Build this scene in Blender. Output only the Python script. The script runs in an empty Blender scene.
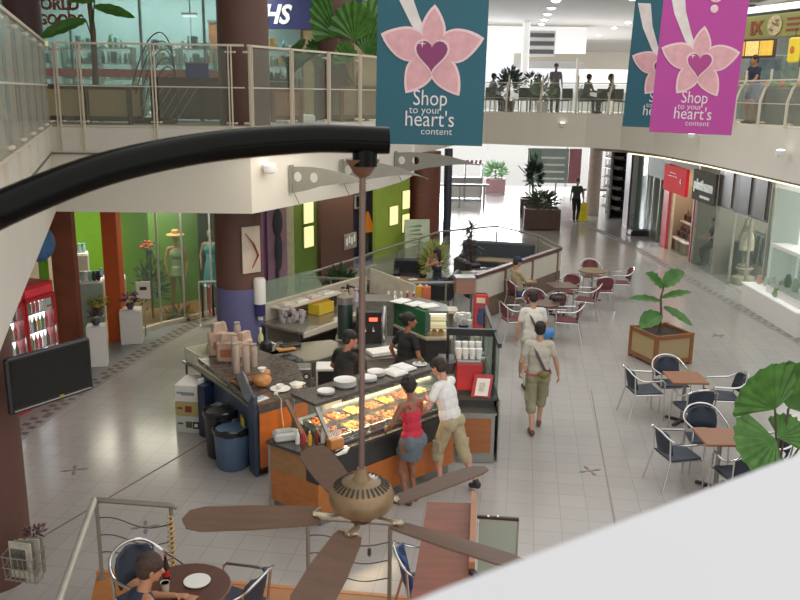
import bpy, bmesh, math, random
from mathutils import Vector, Matrix, Quaternion
C = bpy.context.scene.collection
random.seed(7)
PI = math.pi

# ---------------------------------------------------------------- materials
def lin(c):
    c = c / 255.0
    return c / 12.92 if c <= 0.04045 else ((c + 0.055) / 1.055) ** 2.4
def col(h):
    h = h.lstrip('#')
    return (lin(int(h[0:2], 16)), lin(int(h[2:4], 16)), lin(int(h[4:6], 16)), 1.0)
_mats = {}
def mat(name, hexc, rough=0.6, metal=0.0, emit=0.0, var=0.12, scale=6.0, spec=0.5, wave=None, bump=0.0, emitc=None):
    if name in _mats: return _mats[name]
    m = bpy.data.materials.new(name); m.use_nodes = True
    nt = m.node_tree; b = nt.nodes['Principled BSDF']
    b.inputs['Roughness'].default_value = rough
    b.inputs['Metallic'].default_value = metal
    b.inputs['Specular IOR Level'].default_value = spec
    c = col(hexc)
    tc = nt.nodes.new('ShaderNodeTexCoord')
    if wave and wave > 2:
        t = nt.nodes.new('ShaderNodeTexNoise'); t.inputs['Scale'].default_value = scale * .5; t.inputs['Detail'].default_value = 4; fac = t.outputs['Fac']
        mp = nt.nodes.new('ShaderNodeMapping'); mp.inputs['Scale'].default_value = (1, 6, 9)
        nt.links.new(tc.outputs['Object'], mp.inputs['Vector']); nt.links.new(mp.outputs['Vector'], t.inputs['Vector'])
    elif wave:
        t = nt.nodes.new('ShaderNodeTexWave'); t.inputs['Scale'].default_value = scale
        t.inputs['Distortion'].default_value = wave; t.inputs['Detail'].default_value = 3
        fac = t.outputs['Fac']
        mp = nt.nodes.new('ShaderNodeMapping'); mp.inputs['Scale'].default_value = (1, 1, 1)
        nt.links.new(tc.outputs['Object'], mp.inputs['Vector']); nt.links.new(mp.outputs['Vector'], t.inputs['Vector'])
    else:
        t = nt.nodes.new('ShaderNodeTexNoise'); t.inputs['Scale'].default_value = scale
        t.inputs['Detail'].default_value = 3; fac = t.outputs['Fac']
        nt.links.new(tc.outputs['Object'], t.inputs['Vector'])
    r = nt.nodes.new('ShaderNodeValToRGB')
    lo = tuple(max(0, x * (1 - var)) for x in c[:3]) + (1,); hi = tuple(min(1, x * (1 + var)) for x in c[:3]) + (1,)
    r.color_ramp.elements[0].color = lo; r.color_ramp.elements[1].color = hi
    r.color_ramp.elements[0].position = 0.3; r.color_ramp.elements[1].position = 0.7
    nt.links.new(fac, r.inputs['Fac']); nt.links.new(r.outputs['Color'], b.inputs['Base Color'])
    if emit > 0:
        b.inputs['Emission Color'].default_value = col(emitc) if emitc else c
        b.inputs['Emission Strength'].default_value = emit
    if bump > 0:
        bp = nt.nodes.new('ShaderNodeBump'); bp.inputs['Strength'].default_value = bump; bp.inputs['Distance'].default_value = 0.01
        nt.links.new(fac, bp.inputs['Height']); nt.links.new(bp.outputs['Normal'], b.inputs['Normal'])
    _mats[name] = m
    return m
def glassmat(name, hexc, alpha=0.25, rough=0.05):
    """thin sheet of tinted glass: mostly see-through, with a glossy coat"""
    if name in _mats: return _mats[name]
    m = bpy.data.materials.new(name); m.use_nodes = True
    nt = m.node_tree; nt.nodes.clear()
    out = nt.nodes.new('ShaderNodeOutputMaterial')
    tr = nt.nodes.new('ShaderNodeBsdfTransparent'); c = col(hexc)
    tr.inputs['Color'].default_value = tuple(0.75 + 0.25 * x for x in c[:3]) + (1,)
    pr = nt.nodes.new('ShaderNodeBsdfPrincipled'); pr.inputs['Base Color'].default_value = c
    pr.inputs['Roughness'].default_value = rough
    mx = nt.nodes.new('ShaderNodeMixShader'); mx.inputs[0].default_value = alpha
    nt.links.new(tr.outputs[0], mx.inputs[1]); nt.links.new(pr.outputs[0], mx.inputs[2])
    nt.links.new(mx.outputs[0], out.inputs['Surface'])
    _mats[name] = m
    return m
def tilemat(name, hexc, hexline, size, rot, rough=0.25, mortar=0.012, offset=0.0, w=1.0, hex2=None):
    m = bpy.data.materials.new(name); m.use_nodes = True
    nt = m.node_tree; b = nt.nodes['Principled BSDF']
    tc = nt.nodes.new('ShaderNodeTexCoord'); mp = nt.nodes.new('ShaderNodeMapping')
    mp.inputs['Rotation'].default_value = (0, 0, rot)
    br = nt.nodes.new('ShaderNodeTexBrick'); br.offset = offset; br.squash = 1
    br.inputs['Scale'].default_value = 1.0; br.inputs['Brick Width'].default_value = size * w; br.inputs['Row Height'].default_value = size
    br.inputs['Mortar Size'].default_value = mortar; br.inputs['Mortar Smooth'].default_value = 0.3
    c = col(hexc); c2 = col(hex2) if hex2 else tuple(x * 0.93 for x in c[:3]) + (1,)
    br.inputs['Color1'].default_value = c; br.inputs['Color2'].default_value = c2
    br.inputs['Mortar'].default_value = col(hexline)
    ns = nt.nodes.new('ShaderNodeTexNoise'); ns.inputs['Scale'].default_value = 0.6; ns.inputs['Detail'].default_value = 4
    mr = nt.nodes.new('ShaderNodeMapRange'); mr.inputs['To Min'].default_value = rough * 0.7; mr.inputs['To Max'].default_value = rough * 1.4
    nt.links.new(tc.outputs['Object'], mp.inputs['Vector']); nt.links.new(mp.outputs['Vector'], br.inputs['Vector'])
    nt.links.new(tc.outputs['Object'], ns.inputs['Vector']); nt.links.new(ns.outputs['Fac'], mr.inputs['Value'])
    nt.links.new(mr.outputs['Result'], b.inputs['Roughness'])
    nt.links.new(br.outputs['Color'], b.inputs['Base Color'])
    return m

# ---------------------------------------------------------------- mesh builder
class MB:
    def __init__(s): s.v = []; s.f = []
    def add(s, vs, fs):
        n = len(s.v); s.v += [tuple(v) for v in vs]; s.f += [tuple(i + n for i in f) for f in fs]; return s
    def box(s, cx, cy, cz, sx, sy, sz, rz=0.0, taper=1.0, bev=0.0):
        """centre, full sizes; bev chamfers the vertical edges and top rim"""
        hx, hy, hz = sx / 2, sy / 2, sz / 2
        if bev > 0:
            bev = min(bev, hx * .9, hy * .9, hz * .9)
            rings = [(-hz, bev), (-hz + bev, 0), (hz - bev, 0), (hz, bev)]
            vs = []
            for z, ins in rings:
                x, y = hx - ins, hy - ins; b = max(bev - ins * 0.3, bev * .5)
                for px, py in ((x - b, -y), (x, -y + b), (x, y - b), (x - b, y), (-x + b, y), (-x, y - b), (-x, -y + b), (-x + b, -y)):
                    vs.append((px, py, z))
            fs = [tuple(range(7, -1, -1)), tuple(range(24, 32))]
            for r in range(3):
                for k in range(8):
                    a = r * 8 + k; b2 = r * 8 + (k + 1) % 8
                    fs.append((a, b2, b2 + 8, a + 8))
        else:
            vs = [(-hx, -hy, -hz), (hx, -hy, -hz), (hx, hy, -hz), (-hx, hy, -hz),
                  (-hx * taper, -hy * taper, hz), (hx * taper, -hy * taper, hz), (hx * taper, hy * taper, hz), (-hx * taper, hy * taper, hz)]
            fs = [(3, 2, 1, 0), (4, 5, 6, 7), (0, 1, 5, 4), (1, 2, 6, 5), (2, 3, 7, 6), (3, 0, 4, 7)]
        c, n = math.cos(rz), math.sin(rz)
        return s.add([(cx + x * c - y * n, cy + x * n + y * c, cz + z) for x, y, z in vs], fs)
    def beam(s, p, q, w, h, up=(0, 0, 1)):
        p = Vector(p); q = Vector(q); d = (q - p).normalized(); u = Vector(up)
        if abs(d.dot(u)) > .98: u = Vector((0, 1, 0))
        r = d.cross(u).normalized() * (w / 2); t = r.cross(d).normalized() * (h / 2)
        vs = [p - r - t, p + r - t, p + r + t, p - r + t, q - r - t, q + r - t, q + r + t, q - r + t]
        return s.add(vs, [(0, 1, 2, 3), (7, 6, 5, 4), (0, 4, 5, 1), (1, 5, 6, 2), (2, 6, 7, 3), (3, 7, 4, 0)])
    def tube(s, pts, r, n=8, closed=False, caps=True, flat=1.0):
        pts = [Vector(p) for p in pts]; N = len(pts)
        rs = r if isinstance(r, (list, tuple)) else [r] * N
        vs = []; ref = None
        for i, p in enumerate(pts):
            if closed: d = (pts[(i + 1) % N] - pts[i - 1])
            else: d = pts[min(i + 1, N - 1)] - pts[max(i - 1, 0)]
            d.normalize()
            if ref is None:
                ref = Vector((0, 0, 1)) if abs(d.z) < .9 else Vector((1, 0, 0))
            a = d.cross(ref)
            if a.length < 1e-4: a = d.cross(Vector((0.3, 1, 0.2)))
            a.normalize(); b = a.cross(d).normalized(); ref = b
            for k in range(n):
                t = 2 * PI * k / n
                vs.append(p + a * (math.cos(t) * rs[i]) + b * (math.sin(t) * rs[i] * flat))
        fs = []
        for i in range(N if closed else N - 1):
            j = (i + 1) % N
            for k in range(n):
                l = (k + 1) % n
                fs.append((i * n + k, j * n + k, j * n + l, i * n + l))
        if caps and not closed:
            fs.append(tuple(range(n))); fs.append(tuple((N - 1) * n + k for k in range(n - 1, -1, -1)))
        return s.add(vs, fs)
    def lathe(s, prof, cx=0, cy=0, cz=0, n=20, sx=1, sy=1):
        vs = []; fs = []
        for r, z in prof:
            for k in range(n):
                t = 2 * PI * k / n; vs.append((cx + r * math.cos(t) * sx, cy + r * math.sin(t) * sy, cz + z))
        for i in range(len(prof) - 1):
            for k in range(n):
                l = (k + 1) % n; fs.append((i * n + k, i * n + l, (i + 1) * n + l, (i + 1) * n + k))
        fs.append(tuple(range(n - 1, -1, -1))); fs.append(tuple((len(prof) - 1) * n + k for k in range(n)))
        return s.add(vs, fs)
    def ell(s, c, r, n=12, m=8, rot=None):
        vs = []; fs = []; c = Vector(c)
        for i in range(m + 1):
            ph = PI * i / m
            for k in range(n):
                t = 2 * PI * k / n
                v = Vector((r[0] * math.sin(ph) * math.cos(t), r[1] * math.sin(ph) * math.sin(t), -r[2] * math.cos(ph)))
                if rot is not None: v = rot @ v
                vs.append(c + v)
        for i in range(m):
            for k in range(n):
                l = (k + 1) % n; fs.append((i * n + k, i * n + l, (i + 1) * n + l, (i + 1) * n + k))
        return s.add(vs, fs)
    def cap(s, p, q, r1, r2, n=10):
        """tapered capsule"""
        p = Vector(p); q = Vector(q); d = q - p; L = d.length or 1e-5; d.normalize()
        pts = []; rs = []
        for t in (-1, -.85, -.5, 0): pts.append(p + d * t * r1); rs.append(max(r1 * math.sqrt(max(0, 1 - t * t)), r1 * .02))
        for t in (0, .5, .85, 1): pts.append(q + d * t * r2); rs.append(max(r2 * math.sqrt(max(0, 1 - t * t)), r2 * .02))
        return s.tube(pts, rs, n)
    def prism(s, poly, z0, z1):
        n = len(poly)
        a = sum(poly[i][0] * poly[(i + 1) % n][1] - poly[(i + 1) % n][0] * poly[i][1] for i in range(n))
        if a < 0: poly = poly[::-1]
        vs = [(x, y, z0) for x, y in poly] + [(x, y, z1) for x, y in poly]
        fs = [tuple(range(n - 1, -1, -1)), tuple(range(n, 2 * n))]
        fs += [(i, (i + 1) % n, (i + 1) % n + n, i + n) for i in range(n)]
        return s.add(vs, fs)
    def quad(s, a, b, c, d): return s.add([a, b, c, d], [(0, 1, 2, 3)])
    def plate(s, pts, th):
        """flat polygon given as 3D points, thickened along its normal"""
        pts = [Vector(p) for p in pts]; n = len(pts)
        nr = Vector((0, 0, 0))
        for i in range(n): nr += pts[i].cross(pts[(i + 1) % n])
        nr.normalize(); o = nr * th / 2
        vs = [p + o for p in pts] + [p - o for p in pts]
        fs = [tuple(range(n)), tuple(range(2 * n - 1, n - 1, -1))] + [(i, i + n, (i + 1) % n + n, (i + 1) % n) for i in range(n)]
        return s.add(vs, fs)
    def build(s, name, m, parent=None, smooth=False, loc=None, rz=None):
        me = bpy.data.meshes.new(name); me.from_pydata(s.v, [], s.f); me.update()
        if smooth:
            me.polygons.foreach_set('use_smooth', [True] * len(me.polygons))
            try: me.set_sharp_from_angle(angle=math.radians(40))
            except Exception: pass
        if m: me.materials.append(m)
        o = bpy.data.objects.new(name, me); C.objects.link(o)
        if parent: o.parent = parent
        if loc: o.location = loc
        if rz: o.rotation_euler = (0, 0, rz)
        return o
def tag(o, label=None, cat=None, group=None, kind=None):
    if label: o['label'] = label
    if cat: o['category'] = cat
    if group: o['group'] = group
    if kind: o['kind'] = kind
    return o
def thing(name, label, cat, loc=(0, 0, 0), rz=0.0, group=None):
    o = bpy.data.objects.new(name, None); C.objects.link(o); o.empty_display_size = .2
    o.location = loc; o.rotation_euler = (0, 0, rz)
    return tag(o, label, cat, group)
def struct(name, mb, m, smooth=False, label=None):
    o = mb.build(name, m, None, smooth); o['kind'] = 'structure'
    if label: o['label'] = label; 
    return o
def dup(root, loc=None, rz=None, label=None, group=None):
    kids = {}
    for o in list(C.objects):
        if o.parent: kids.setdefault(o.parent.name, []).append(o)
    def rec(o, par):
        c = o.copy(); C.objects.link(c)
        if par: c.parent = par
        for k in kids.get(o.name, []): rec(k, c)
        return c
    r = rec(root, None)
    if loc: r.location = loc
    if rz is not None: r.rotation_euler = (0, 0, rz)
    if label: r['label'] = label
    if group: r['group'] = group
    return r
def text(name, body, size, m, parent, loc, rot, ext=0.004, align='CENTER', sx=1.0, shear=0.0, bold=0.0, space=1.0):
    cu = bpy.data.curves.new(name, 'FONT'); cu.body = body; cu.size = size; cu.extrude = ext; cu.align_x = align
    cu.shear = shear; cu.offset = bold; cu.space_character = space; cu.resolution_u = 3
    t = bpy.data.objects.new('tmp_text', cu); C.objects.link(t)
    bpy.context.view_layer.update()
    me = bpy.data.meshes.new_from_object(t.evaluated_get(bpy.context.evaluated_depsgraph_get()))
    bpy.data.objects.remove(t)
    me.materials.clear(); me.materials.append(m); me.name = name
    o = bpy.data.objects.new(name, me); C.objects.link(o); o.parent = parent
    o.location = loc; o.rotation_euler = rot; o.scale = (sx, 1, 1)
    return o
def cr(P, n=6):
    """smooth curve through the points"""
    P = [Vector(p) for p in P]; out = []
    for i in range(len(P) - 1):
        a, b, c, d = P[max(i - 1, 0)], P[i], P[i + 1], P[min(i + 2, len(P) - 1)]
        for k in range(n): q = k / n; out.append(.5 * ((2 * b) + (c - a) * q + (2 * a - 5 * b + 4 * c - d) * q * q + (3 * b - a - 3 * c + d) * q ** 3))
    return out + [P[-1]]
def rot_of(axis_z, axis_y=(0, 1, 0)):
    z = Vector(axis_z).normalized(); y = Vector(axis_y); x = y.cross(z).normalized(); y = z.cross(x)
    return Matrix((x, y, z)).transposed()
# ---------------------------------------------------------------- people
def fused(mb, name, m, parent, vox, smooth=3, dec=None):
    """one continuous skin over overlapping volumes"""
    me = bpy.data.meshes.new(name); me.from_pydata(mb.v, [], mb.f); me.update()
    t = bpy.data.objects.new('tmp', me); C.objects.link(t)
    md = t.modifiers.new('r', 'REMESH'); md.mode = 'VOXEL'; md.voxel_size = vox; md.use_smooth_shade = True
    if smooth:
        sm = t.modifiers.new('s', 'SMOOTH'); sm.factor = .5; sm.iterations = smooth
    if dec:
        dc = t.modifiers.new('d', 'DECIMATE'); dc.ratio = dec
    bpy.context.view_layer.update()
    me2 = bpy.data.meshes.new_from_object(t.evaluated_get(bpy.context.evaluated_depsgraph_get()))
    bpy.data.objects.remove(t); bpy.data.meshes.remove(me)
    me2.name = name; me2.materials.clear(); me2.materials.append(m)
    me2.polygons.foreach_set('use_smooth', [True] * len(me2.polygons))
    o = bpy.data.objects.new(name, me2); C.objects.link(o); o.parent = parent
    return o
def ik(a, c, l1, l2, hint):
    a = Vector(a); c = Vector(c); d = c - a; L = d.length
    mx = (l1 + l2) * .995
    if L > mx: c = a + d * (mx / L); d = c - a; L = mx
    x = (l1 * l1 - l2 * l2 + L * L) / (2 * L); h = math.sqrt(max(0, l1 * l1 - x * x))
    dn = d.normalized(); hv = Vector(hint); hv = hv - dn * hv.dot(dn)
    if hv.length < 1e-4: hv = Vector((0, 1, 0))
    hv.normalize()
    return a + dn * x + hv * h, c
def hand(mb, w, d, palm_n, side, curl=.5, k=1.0, lod=0):
    """palm and five fingers at wrist w, pointing along d, palm facing palm_n, thumb towards side"""
    d = Vector(d).normalized(); pn = Vector(palm_n); pn = (pn - d * pn.dot(d)).normalized(); s = d.cross(pn) * side
    p0 = w + d * .02 * k
    for t in (-.026, -.009, .009, .026):
        mb.cap(p0 + s * t * k * .7, w + d * .085 * k + s * t * k, .013 * k, .011 * k, 8)
    for i, (t, ln) in enumerate(((.029, .072), (.010, .080), (-.010, .074), (-.029, .058))):
        b = w + d * .088 * k + s * t * k; c1 = curl * (0.8 + .12 * i)
        d1 = (d * math.cos(c1) + pn * math.sin(c1) + s * t * 2.2).normalized(); m1 = b + d1 * ln * .5 * k
        c2 = c1 * 2.1; d2 = (d * math.cos(c2) + pn * math.sin(c2) + s * t * 2).normalized(); m2 = m1 + d2 * ln * .5 * k
        mb.cap(b, m1, .0088 * k, .0078 * k, 7); mb.cap(m1, m2, .0078 * k, .0066 * k, 7)
    b = w + d * .035 * k + s * .030 * k; t1 = b + (d * .6 + s * .75 + pn * .3).normalized() * .036 * k
    t2 = t1 + (d * .9 + s * .25 + pn * .35 * (1 + curl)).normalized() * .032 * k
    mb.cap(b, t1, .013 * k, .0105 * k, 8); mb.cap(t1, t2, .0105 * k, .008 * k, 8)
def person(label, loc, rz, L, group=None):
    """L: look and pose. Local frame: x right, y forward, z up."""
    root = thing('person', label, 'person', loc, rz, group)
    g = L.get; H = g('h', 1.72); k = H / 1.72; vox = g('vox', .0085); fem = g('fem', False)
    hip = Vector(g('hip', (0, 0, .93))) * k
    lean = math.radians(g('lean', 3)); side = math.radians(g('side', 0)); tw = math.radians(g('twist', 0))
    up = Vector((math.sin(side), math.sin(lean), math.cos(lean) * math.cos(side))).normalized()
    rt = Vector((math.cos(tw), math.sin(tw), 0)); rt = (rt - up * rt.dot(up)).normalized(); fw = up.cross(rt)
    R3 = Matrix((rt, fw, up)).transposed()
    hrt = Vector((1, 0, 0))
    chest = hip + up * .33 * k; neck = hip + up * .535 * k
    sw = (.16 if fem else .170) * k
    hl = math.radians(g('head_pitch', -5)); hy = math.radians(g('head_yaw', 0)); 
    hf = Vector((math.sin(-hy), math.cos(hy), 0)); hf = (R3 @ Vector((hf.x, hf.y, 0))); hf.z = 0; hf.normalize()
    hfw = (hf * math.cos(hl) + Vector((0, 0, 1)) * math.sin(hl)).normalized(); hup = (Vector((0, 0, 1)) * math.cos(hl) - hf * math.sin(hl)).normalized()
    hrt2 = hfw.cross(hup); RH = Matrix((hrt2, hfw, hup)).transposed()
    hc = neck + up * .045 * k + hup * .115 * k + hfw * .02 * k
    # joints
    sh = {s: neck - up * .065 * k + rt * sw * s for s in (-1, 1)}
    hj = {s: hip + hrt * .092 * k * s - up * .03 * k for s in (-1, 1)}
    hands = {1: Vector(g('hr', (.27, .08, .80))) * k, -1: Vector(g('hl', (-.27, .08, .80))) * k}
    feet = {1: Vector(g('fr', (.10, 0, .085))) * k, -1: Vector(g('fl', (-.10, 0, .085))) * k}
    eh = {1: g('er', (.4, -1, -.2)), -1: g('el', (-.4, -1, -.2))}
    kh = {1: g('kr', (.1, 1, 0)), -1: g('kl', (-.1, 1, 0))}
    elb = {}; wr = {}; kn = {}; an = {}
    for s in (-1, 1):
        elb[s], wr[s] = ik(sh[s], hands[s], .285 * k, .245 * k, eh[s])
        kn[s], an[s] = ik(hj[s], feet[s], .43 * k, .415 * k, kh[s])
    f = .92 if fem else 1.0
    B = MB()
    B.ell(hip, (.158 * k, .112 * k, .12 * k), rot=R3)
    B.ell(hip + up * .15 * k, (.128 * k * f, .095 * k * f, .14 * k), rot=R3)
    B.ell(chest, (.155 * k * f, .108 * k * f, .17 * k), rot=R3)
    B.ell(neck - up * .09 * k, (.15 * k * f, .075 * k * f, .075 * k), rot=R3)
    B.cap(sh[-1] + rt * .02, sh[1] - rt * .02, .052 * k * f, .052 * k * f)
    if fem:
        for s in (-1, 1): B.ell(chest + up * .02 * k + fw * .085 * k + rt * .065 * k * s, (.058 * k, .05 * k, .055 * k), rot=R3)
    B.cap(neck - up * .05 * k, neck + up * .075 * k + hfw * .008, .056 * k * f, .050 * k * f)
    # head
    B.ell(hc + hup * .025 * k - hfw * .01 * k, (.075 * k, .094 * k, .092 * k), rot=RH)
    B.ell(hc - hup * .035 * k + hfw * .022 * k, (.058 * k, .07 * k, .078 * k), rot=RH)
    B.ell(hc - hup * .088 * k + hfw * .062 * k, (.024 * k, .022 * k, .022 * k), rot=RH)
    B.cap(hc + hup * .012 * k + hfw * .083 * k, hc - hup * .030 * k + hfw * .104 * k, .010 * k, .015 * k, 8)
    B.ell(hc - hup * .058 * k + hfw * .086 * k, (.024 * k, .010 * k, .009 * k), rot=RH)
    B.cap(hc + hup * .022 * k + hfw * .078 * k - hrt2 * .035 * k, hc + hup * .022 * k + hfw * .078 * k + hrt2 * .035 * k, .011 * k, .011 * k, 8)
    for s in (-1, 1): B.ell(hc + hrt2 * .078 * k * s - hfw * .008 * k - hup * .01 * k, (.010 * k, .018 * k, .032 * k), rot=RH)
    # arms, legs
    for s in (-1, 1):
        B.cap(sh[s], elb[s], .046 * k * f, .036 * k * f); B.cap(elb[s], wr[s], .038 * k * f, .025 * k * f)
        md_ = elb[s].lerp(wr[s], .3); B.ell(md_, (.038 * k * f,) * 3)
        fd = (wr[s] - elb[s]).normalized(); hd = Vector(g('hdr' if s > 0 else 'hdl', tuple(fd)))
        pn = Vector(g('pnr' if s > 0 else 'pnl', (-s, 0, -.2)))
        if abs(hd.normalized().dot(pn.normalized())) > .95: pn = Vector((0, .3, 1))
        hand(B, wr[s], hd, pn, s, g('curl', .45), k)
        B.cap(hj[s], kn[s], .083 * k, .054 * k, 12); B.cap(kn[s], an[s], .052 * k, .034 * k)
        cf = kn[s].lerp(an[s], .28) - Vector((0, .016, 0)); B.ell(cf, (.050 * k, .052 * k, .095 * k))
        if not (L.get('bottom') and L['bottom'][0] == 'skirt'): B.ell(hj[s] - fw * .04 * k, (.09 * k, .09 * k, .10 * k))
        tdir = g('tr' if s > 0 else 'tl', None) or (.12 * s, 1, 0); tdir = Vector(tdir).normalized()
        heel = an[s] - Vector((0, 0, 1)) * .045 * k * max(.0, 1 - abs(tdir.z)) - tdir * .035 * k
        B.cap(heel, heel + tdir * .19 * k - Vector((0, 0, .012)), .032 * k, .028 * k, 8)
        B.cap(an[s], heel + tdir * .08 * k, .034 * k, .034 * k, 8)
    skin = mat('skin_' + g('skin', '#c8957a').strip('#'), g('skin', '#c8957a'), .55, var=.06)
    fused(B, 'body', skin, root, vox)
    # eyes, brows
    if g('eyes', True):
        for s in (-1, 1):
            e = MB().ell(hc + hup * .004 * k + hfw * .079 * k + hrt2 * .031 * k * s, (.012 * k, .009 * k, .008 * k), 10, 6, RH)
            eo = e.build('eye', mat('eye_white', '#d8d2cc', .3, var=0), root, True)
            MB().ell(hc + hup * .004 * k + hfw * .086 * k + hrt2 * .031 * k * s, (.006 * k, .004 * k, .006 * k), 8, 6, RH).build('iris', mat('eye_dark', '#2a1a12', .3, var=0), eo, True)
    # hair
    if g('hair'):
        hm = mat('hair_' + g('hair').strip('#'), g('hair'), .7, var=.3, scale=40, bump=.6)
        A = MB(); st = g('style', 'short'); e = g('vol', 1.0)
        A.ell(hc + hup * .045 * k - hfw * .022 * k, (.088 * k * e, .100 * k * e, .088 * k * e), 16, 10, RH)
        A.ell(hc + hup * .0 * k - hfw * .045 * k, (.082 * k * e, .070 * k * e, .085 * k * e), 16, 10, RH)
        for s in (-1, 1): A.ell(hc + hup * .05 * k + hrt2 * .04 * k * s + hfw * .03 * k, (.045 * k, .055 * k, .05 * k), rot=RH)
        if st == 'afro':
            rr = random.Random(3)
            for i in range(26):
                v = Vector((rr.uniform(-1, 1), rr.uniform(-1, .35), rr.uniform(-.5, 1))).normalized()
                A.ell(hc + hup * .045 * k - hfw * .02 * k + (RH @ v) * .085 * k, (.034 * k,) * 3, 8, 6)
        if st == 'bun': A.ell(hc + hup * .05 * k - hfw * .13 * k, (.05 * k, .045 * k, .05 * k), rot=RH); 
        if st == 'ponytail': A.cap(hc + hup * .05 * k - hfw * .11 * k, hc - hup * .12 * k - hfw * .14 * k, .04 * k, .018 * k)
        if st == 'long':
            for s in (-1, 0, 1): A.cap(hc - hfw * .06 * k + hrt2 * .05 * k * s, hc - hup * .19 * k - hfw * .07 * k + hrt2 * .055 * k * s, .045 * k, .03 * k)
        fused(A, 'hair', hm, root, vox, 2)
    # cap
    if g('cap'):
        cm = mat('cap_' + g('cap').strip('#'), g('cap'), .8)
        A = MB(); A.ell(hc + hup * .05 * k - hfw * .012 * k, (.092 * k, .108 * k, .085 * k), 16, 10, RH)
        A.ell(hc + hup * .045 * k + hfw * .12 * k, (.068 * k, .07 * k, .011 * k), 16, 8, RH)
        fused(A, 'cap', cm, root, vox, 1)
    # top
    if g('top'):
        tm = mat('cloth_' + g('top').strip('#'), g('top'), .85, var=.10, scale=14, bump=.25)
        A = MB(); i = .014 * k; tt = g('toptype', 'tee')
        A.ell(hip + up * .05 * k, (.158 * k + i, .112 * k + i, .10 * k), rot=R3) if tt != 'crop' else None
        A.ell(hip + up * .16 * k, (.132 * k * f + i, .10 * k * f + i, .16 * k), rot=R3)
        if tt == 'tank' and g('tankhi'): A.ell(neck - up * .13 * k, (.135 * k, .092 * k, .09 * k), rot=R3); A.ell(chest, (.158 * k + i, .112 * k + i, .165 * k), rot=R3)
        if tt == 'tank':
            A.ell(chest - up * .02 * k, (.150 * k * f + i, .106 * k * f + i, .145 * k), rot=R3)
            for s in (-1, 1):
                A.tube([chest + rt * .075 * k * s + up * .09 * k + fw * .10 * k * f, neck - up * .028 * k + rt * .085 * k * s, chest + rt * .07 * k * s + up * .09 * k - fw * .095 * k * f], .018 * k, 8)
        else:
            A.ell(chest, (.157 * k * f + i, .112 * k * f + i, .185 * k), rot=R3); A.ell(chest - up * .10 * k, (.150 * k * f + i, .112 * k * f + i, .19 * k), rot=R3); A.ell(hip + up * .09 * k, (.156 * k + i, .118 * k + i, .15 * k), rot=R3)
            A.ell(neck - up * .09 * k, (.152 * k * f + i, .077 * k * f + i, .082 * k), rot=R3)
            if tt != 'vest': A.cap(sh[-1] + rt * .02, sh[1] - rt * .02, .052 * k * f + i, .052 * k * f + i)
            for s in (-1, 1) if tt != 'vest' else ():
                fr = 1.0 if tt == 'long' else .55
                e2 = sh[s].lerp(elb[s], min(1, fr)); A.cap(sh[s], e2, .050 * k * f + i * .5, (.048 if tt != 'long' else .040) * k * f + i * .5)
                if tt == 'long': A.cap(elb[s], elb[s].lerp(wr[s], .85), .040 * k * f + i * .6, .03 * k * f + i * .5)
        if fem:
            for s in (-1, 1): A.ell(chest + up * .02 * k + fw * .088 * k + rt * .065 * k * s, (.066 * k, .058 * k, .063 * k), rot=R3)
        fused(A, 'top', tm, root, vox, 5 if tt == 'tank' else 12)
    # bottoms
    bt = g('bottom')
    if bt:
        bm_ = mat('cloth_' + bt[1].strip('#'), bt[1], .85, var=.14, scale=12, bump=.3)
        A = MB(); i = .016 * k
        A.ell(hip - up * .005 * k, (.16 * k + i, .114 * k + i, .115 * k), rot=R3)
        if bt[0] == 'skirt':
            for s in (-1, 1):
                A.ell(hj[s] - fw * .04 * k - up * .01 * k, (.098 * k, .104 * k, .12 * k))
            a = hip; b2 = (hj[-1].lerp(kn[-1], .55) + hj[1].lerp(kn[1], .55)) / 2
            A.tube([a + up * .02, a.lerp(b2, .5), b2], [.155 * k, .178 * k, .188 * k], 18, flat=.9)
        else:
            cut = {'shorts': .6, 'cargo': 1.0, 'pants': 1.0, 'jeans': 1.0}[bt[0]]
            for s in (-1, 1):
                A.ell(hj[s] - fw * .04 * k, (.093 * k + i * .5, .093 * k + i * .5, .105 * k))
                e2 = hj[s].lerp(kn[s], cut); w2 = .068 if bt[0] != 'cargo' else .078
                A.cap(hj[s], e2, .088 * k + i * .6, w2 * k + i * .4, 12)
                if bt[0] == 'cargo':
                    e3 = kn[s].lerp(an[s], g('cut', .38)); A.cap(kn[s], e3, .078 * k, .084 * k, 12)
                    A.box(*(hj[s].lerp(kn[s], .72) + hrt * .075 * k * s), .04 * k, .12 * k, .14 * k)
                if bt[0] in ('pants', 'jeans'): A.cap(kn[s], kn[s].lerp(an[s], .97), .062 * k, .05 * k, 12)
        fused(A, 'trousers' if bt[0] in ('pants', 'jeans') else ('skirt' if bt[0] == 'skirt' else 'shorts'), bm_, root, vox, 3)
    # shoes
    if g('shoes'):
        sm_ = mat('shoe_' + g('shoes').strip('#'), g('shoes'), .6)
        for s in (-1, 1):
            tdir = Vector(g('tr' if s > 0 else 'tl', None) or (.12 * s, 1, 0)).normalized()
            heel = an[s] - Vector((0, 0, 1)) * .045 * k * max(.0, 1 - abs(tdir.z)) - tdir * .035 * k
            A = MB(); A.cap(heel, heel + tdir * .20 * k - Vector((0, 0, .008)), .040 * k, .036 * k, 10)
            A.cap(heel + Vector((0, 0, .02)), heel + tdir * .10 * k + Vector((0, 0, .01)), .040 * k, .040 * k, 10)
            if g('socks'): A.cap(an[s], an[s].lerp(kn[s], .1), .042 * k, .040 * k)
            fused(A, 'shoe', sm_, root, vox, 2)
    return root, dict(R=R3, up=up, fw=fw, rt=rt, chest=chest, neck=neck, hip=hip, k=k, sh=sh, hc=hc, wr=wr, elb=elb, RH=RH)
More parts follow.
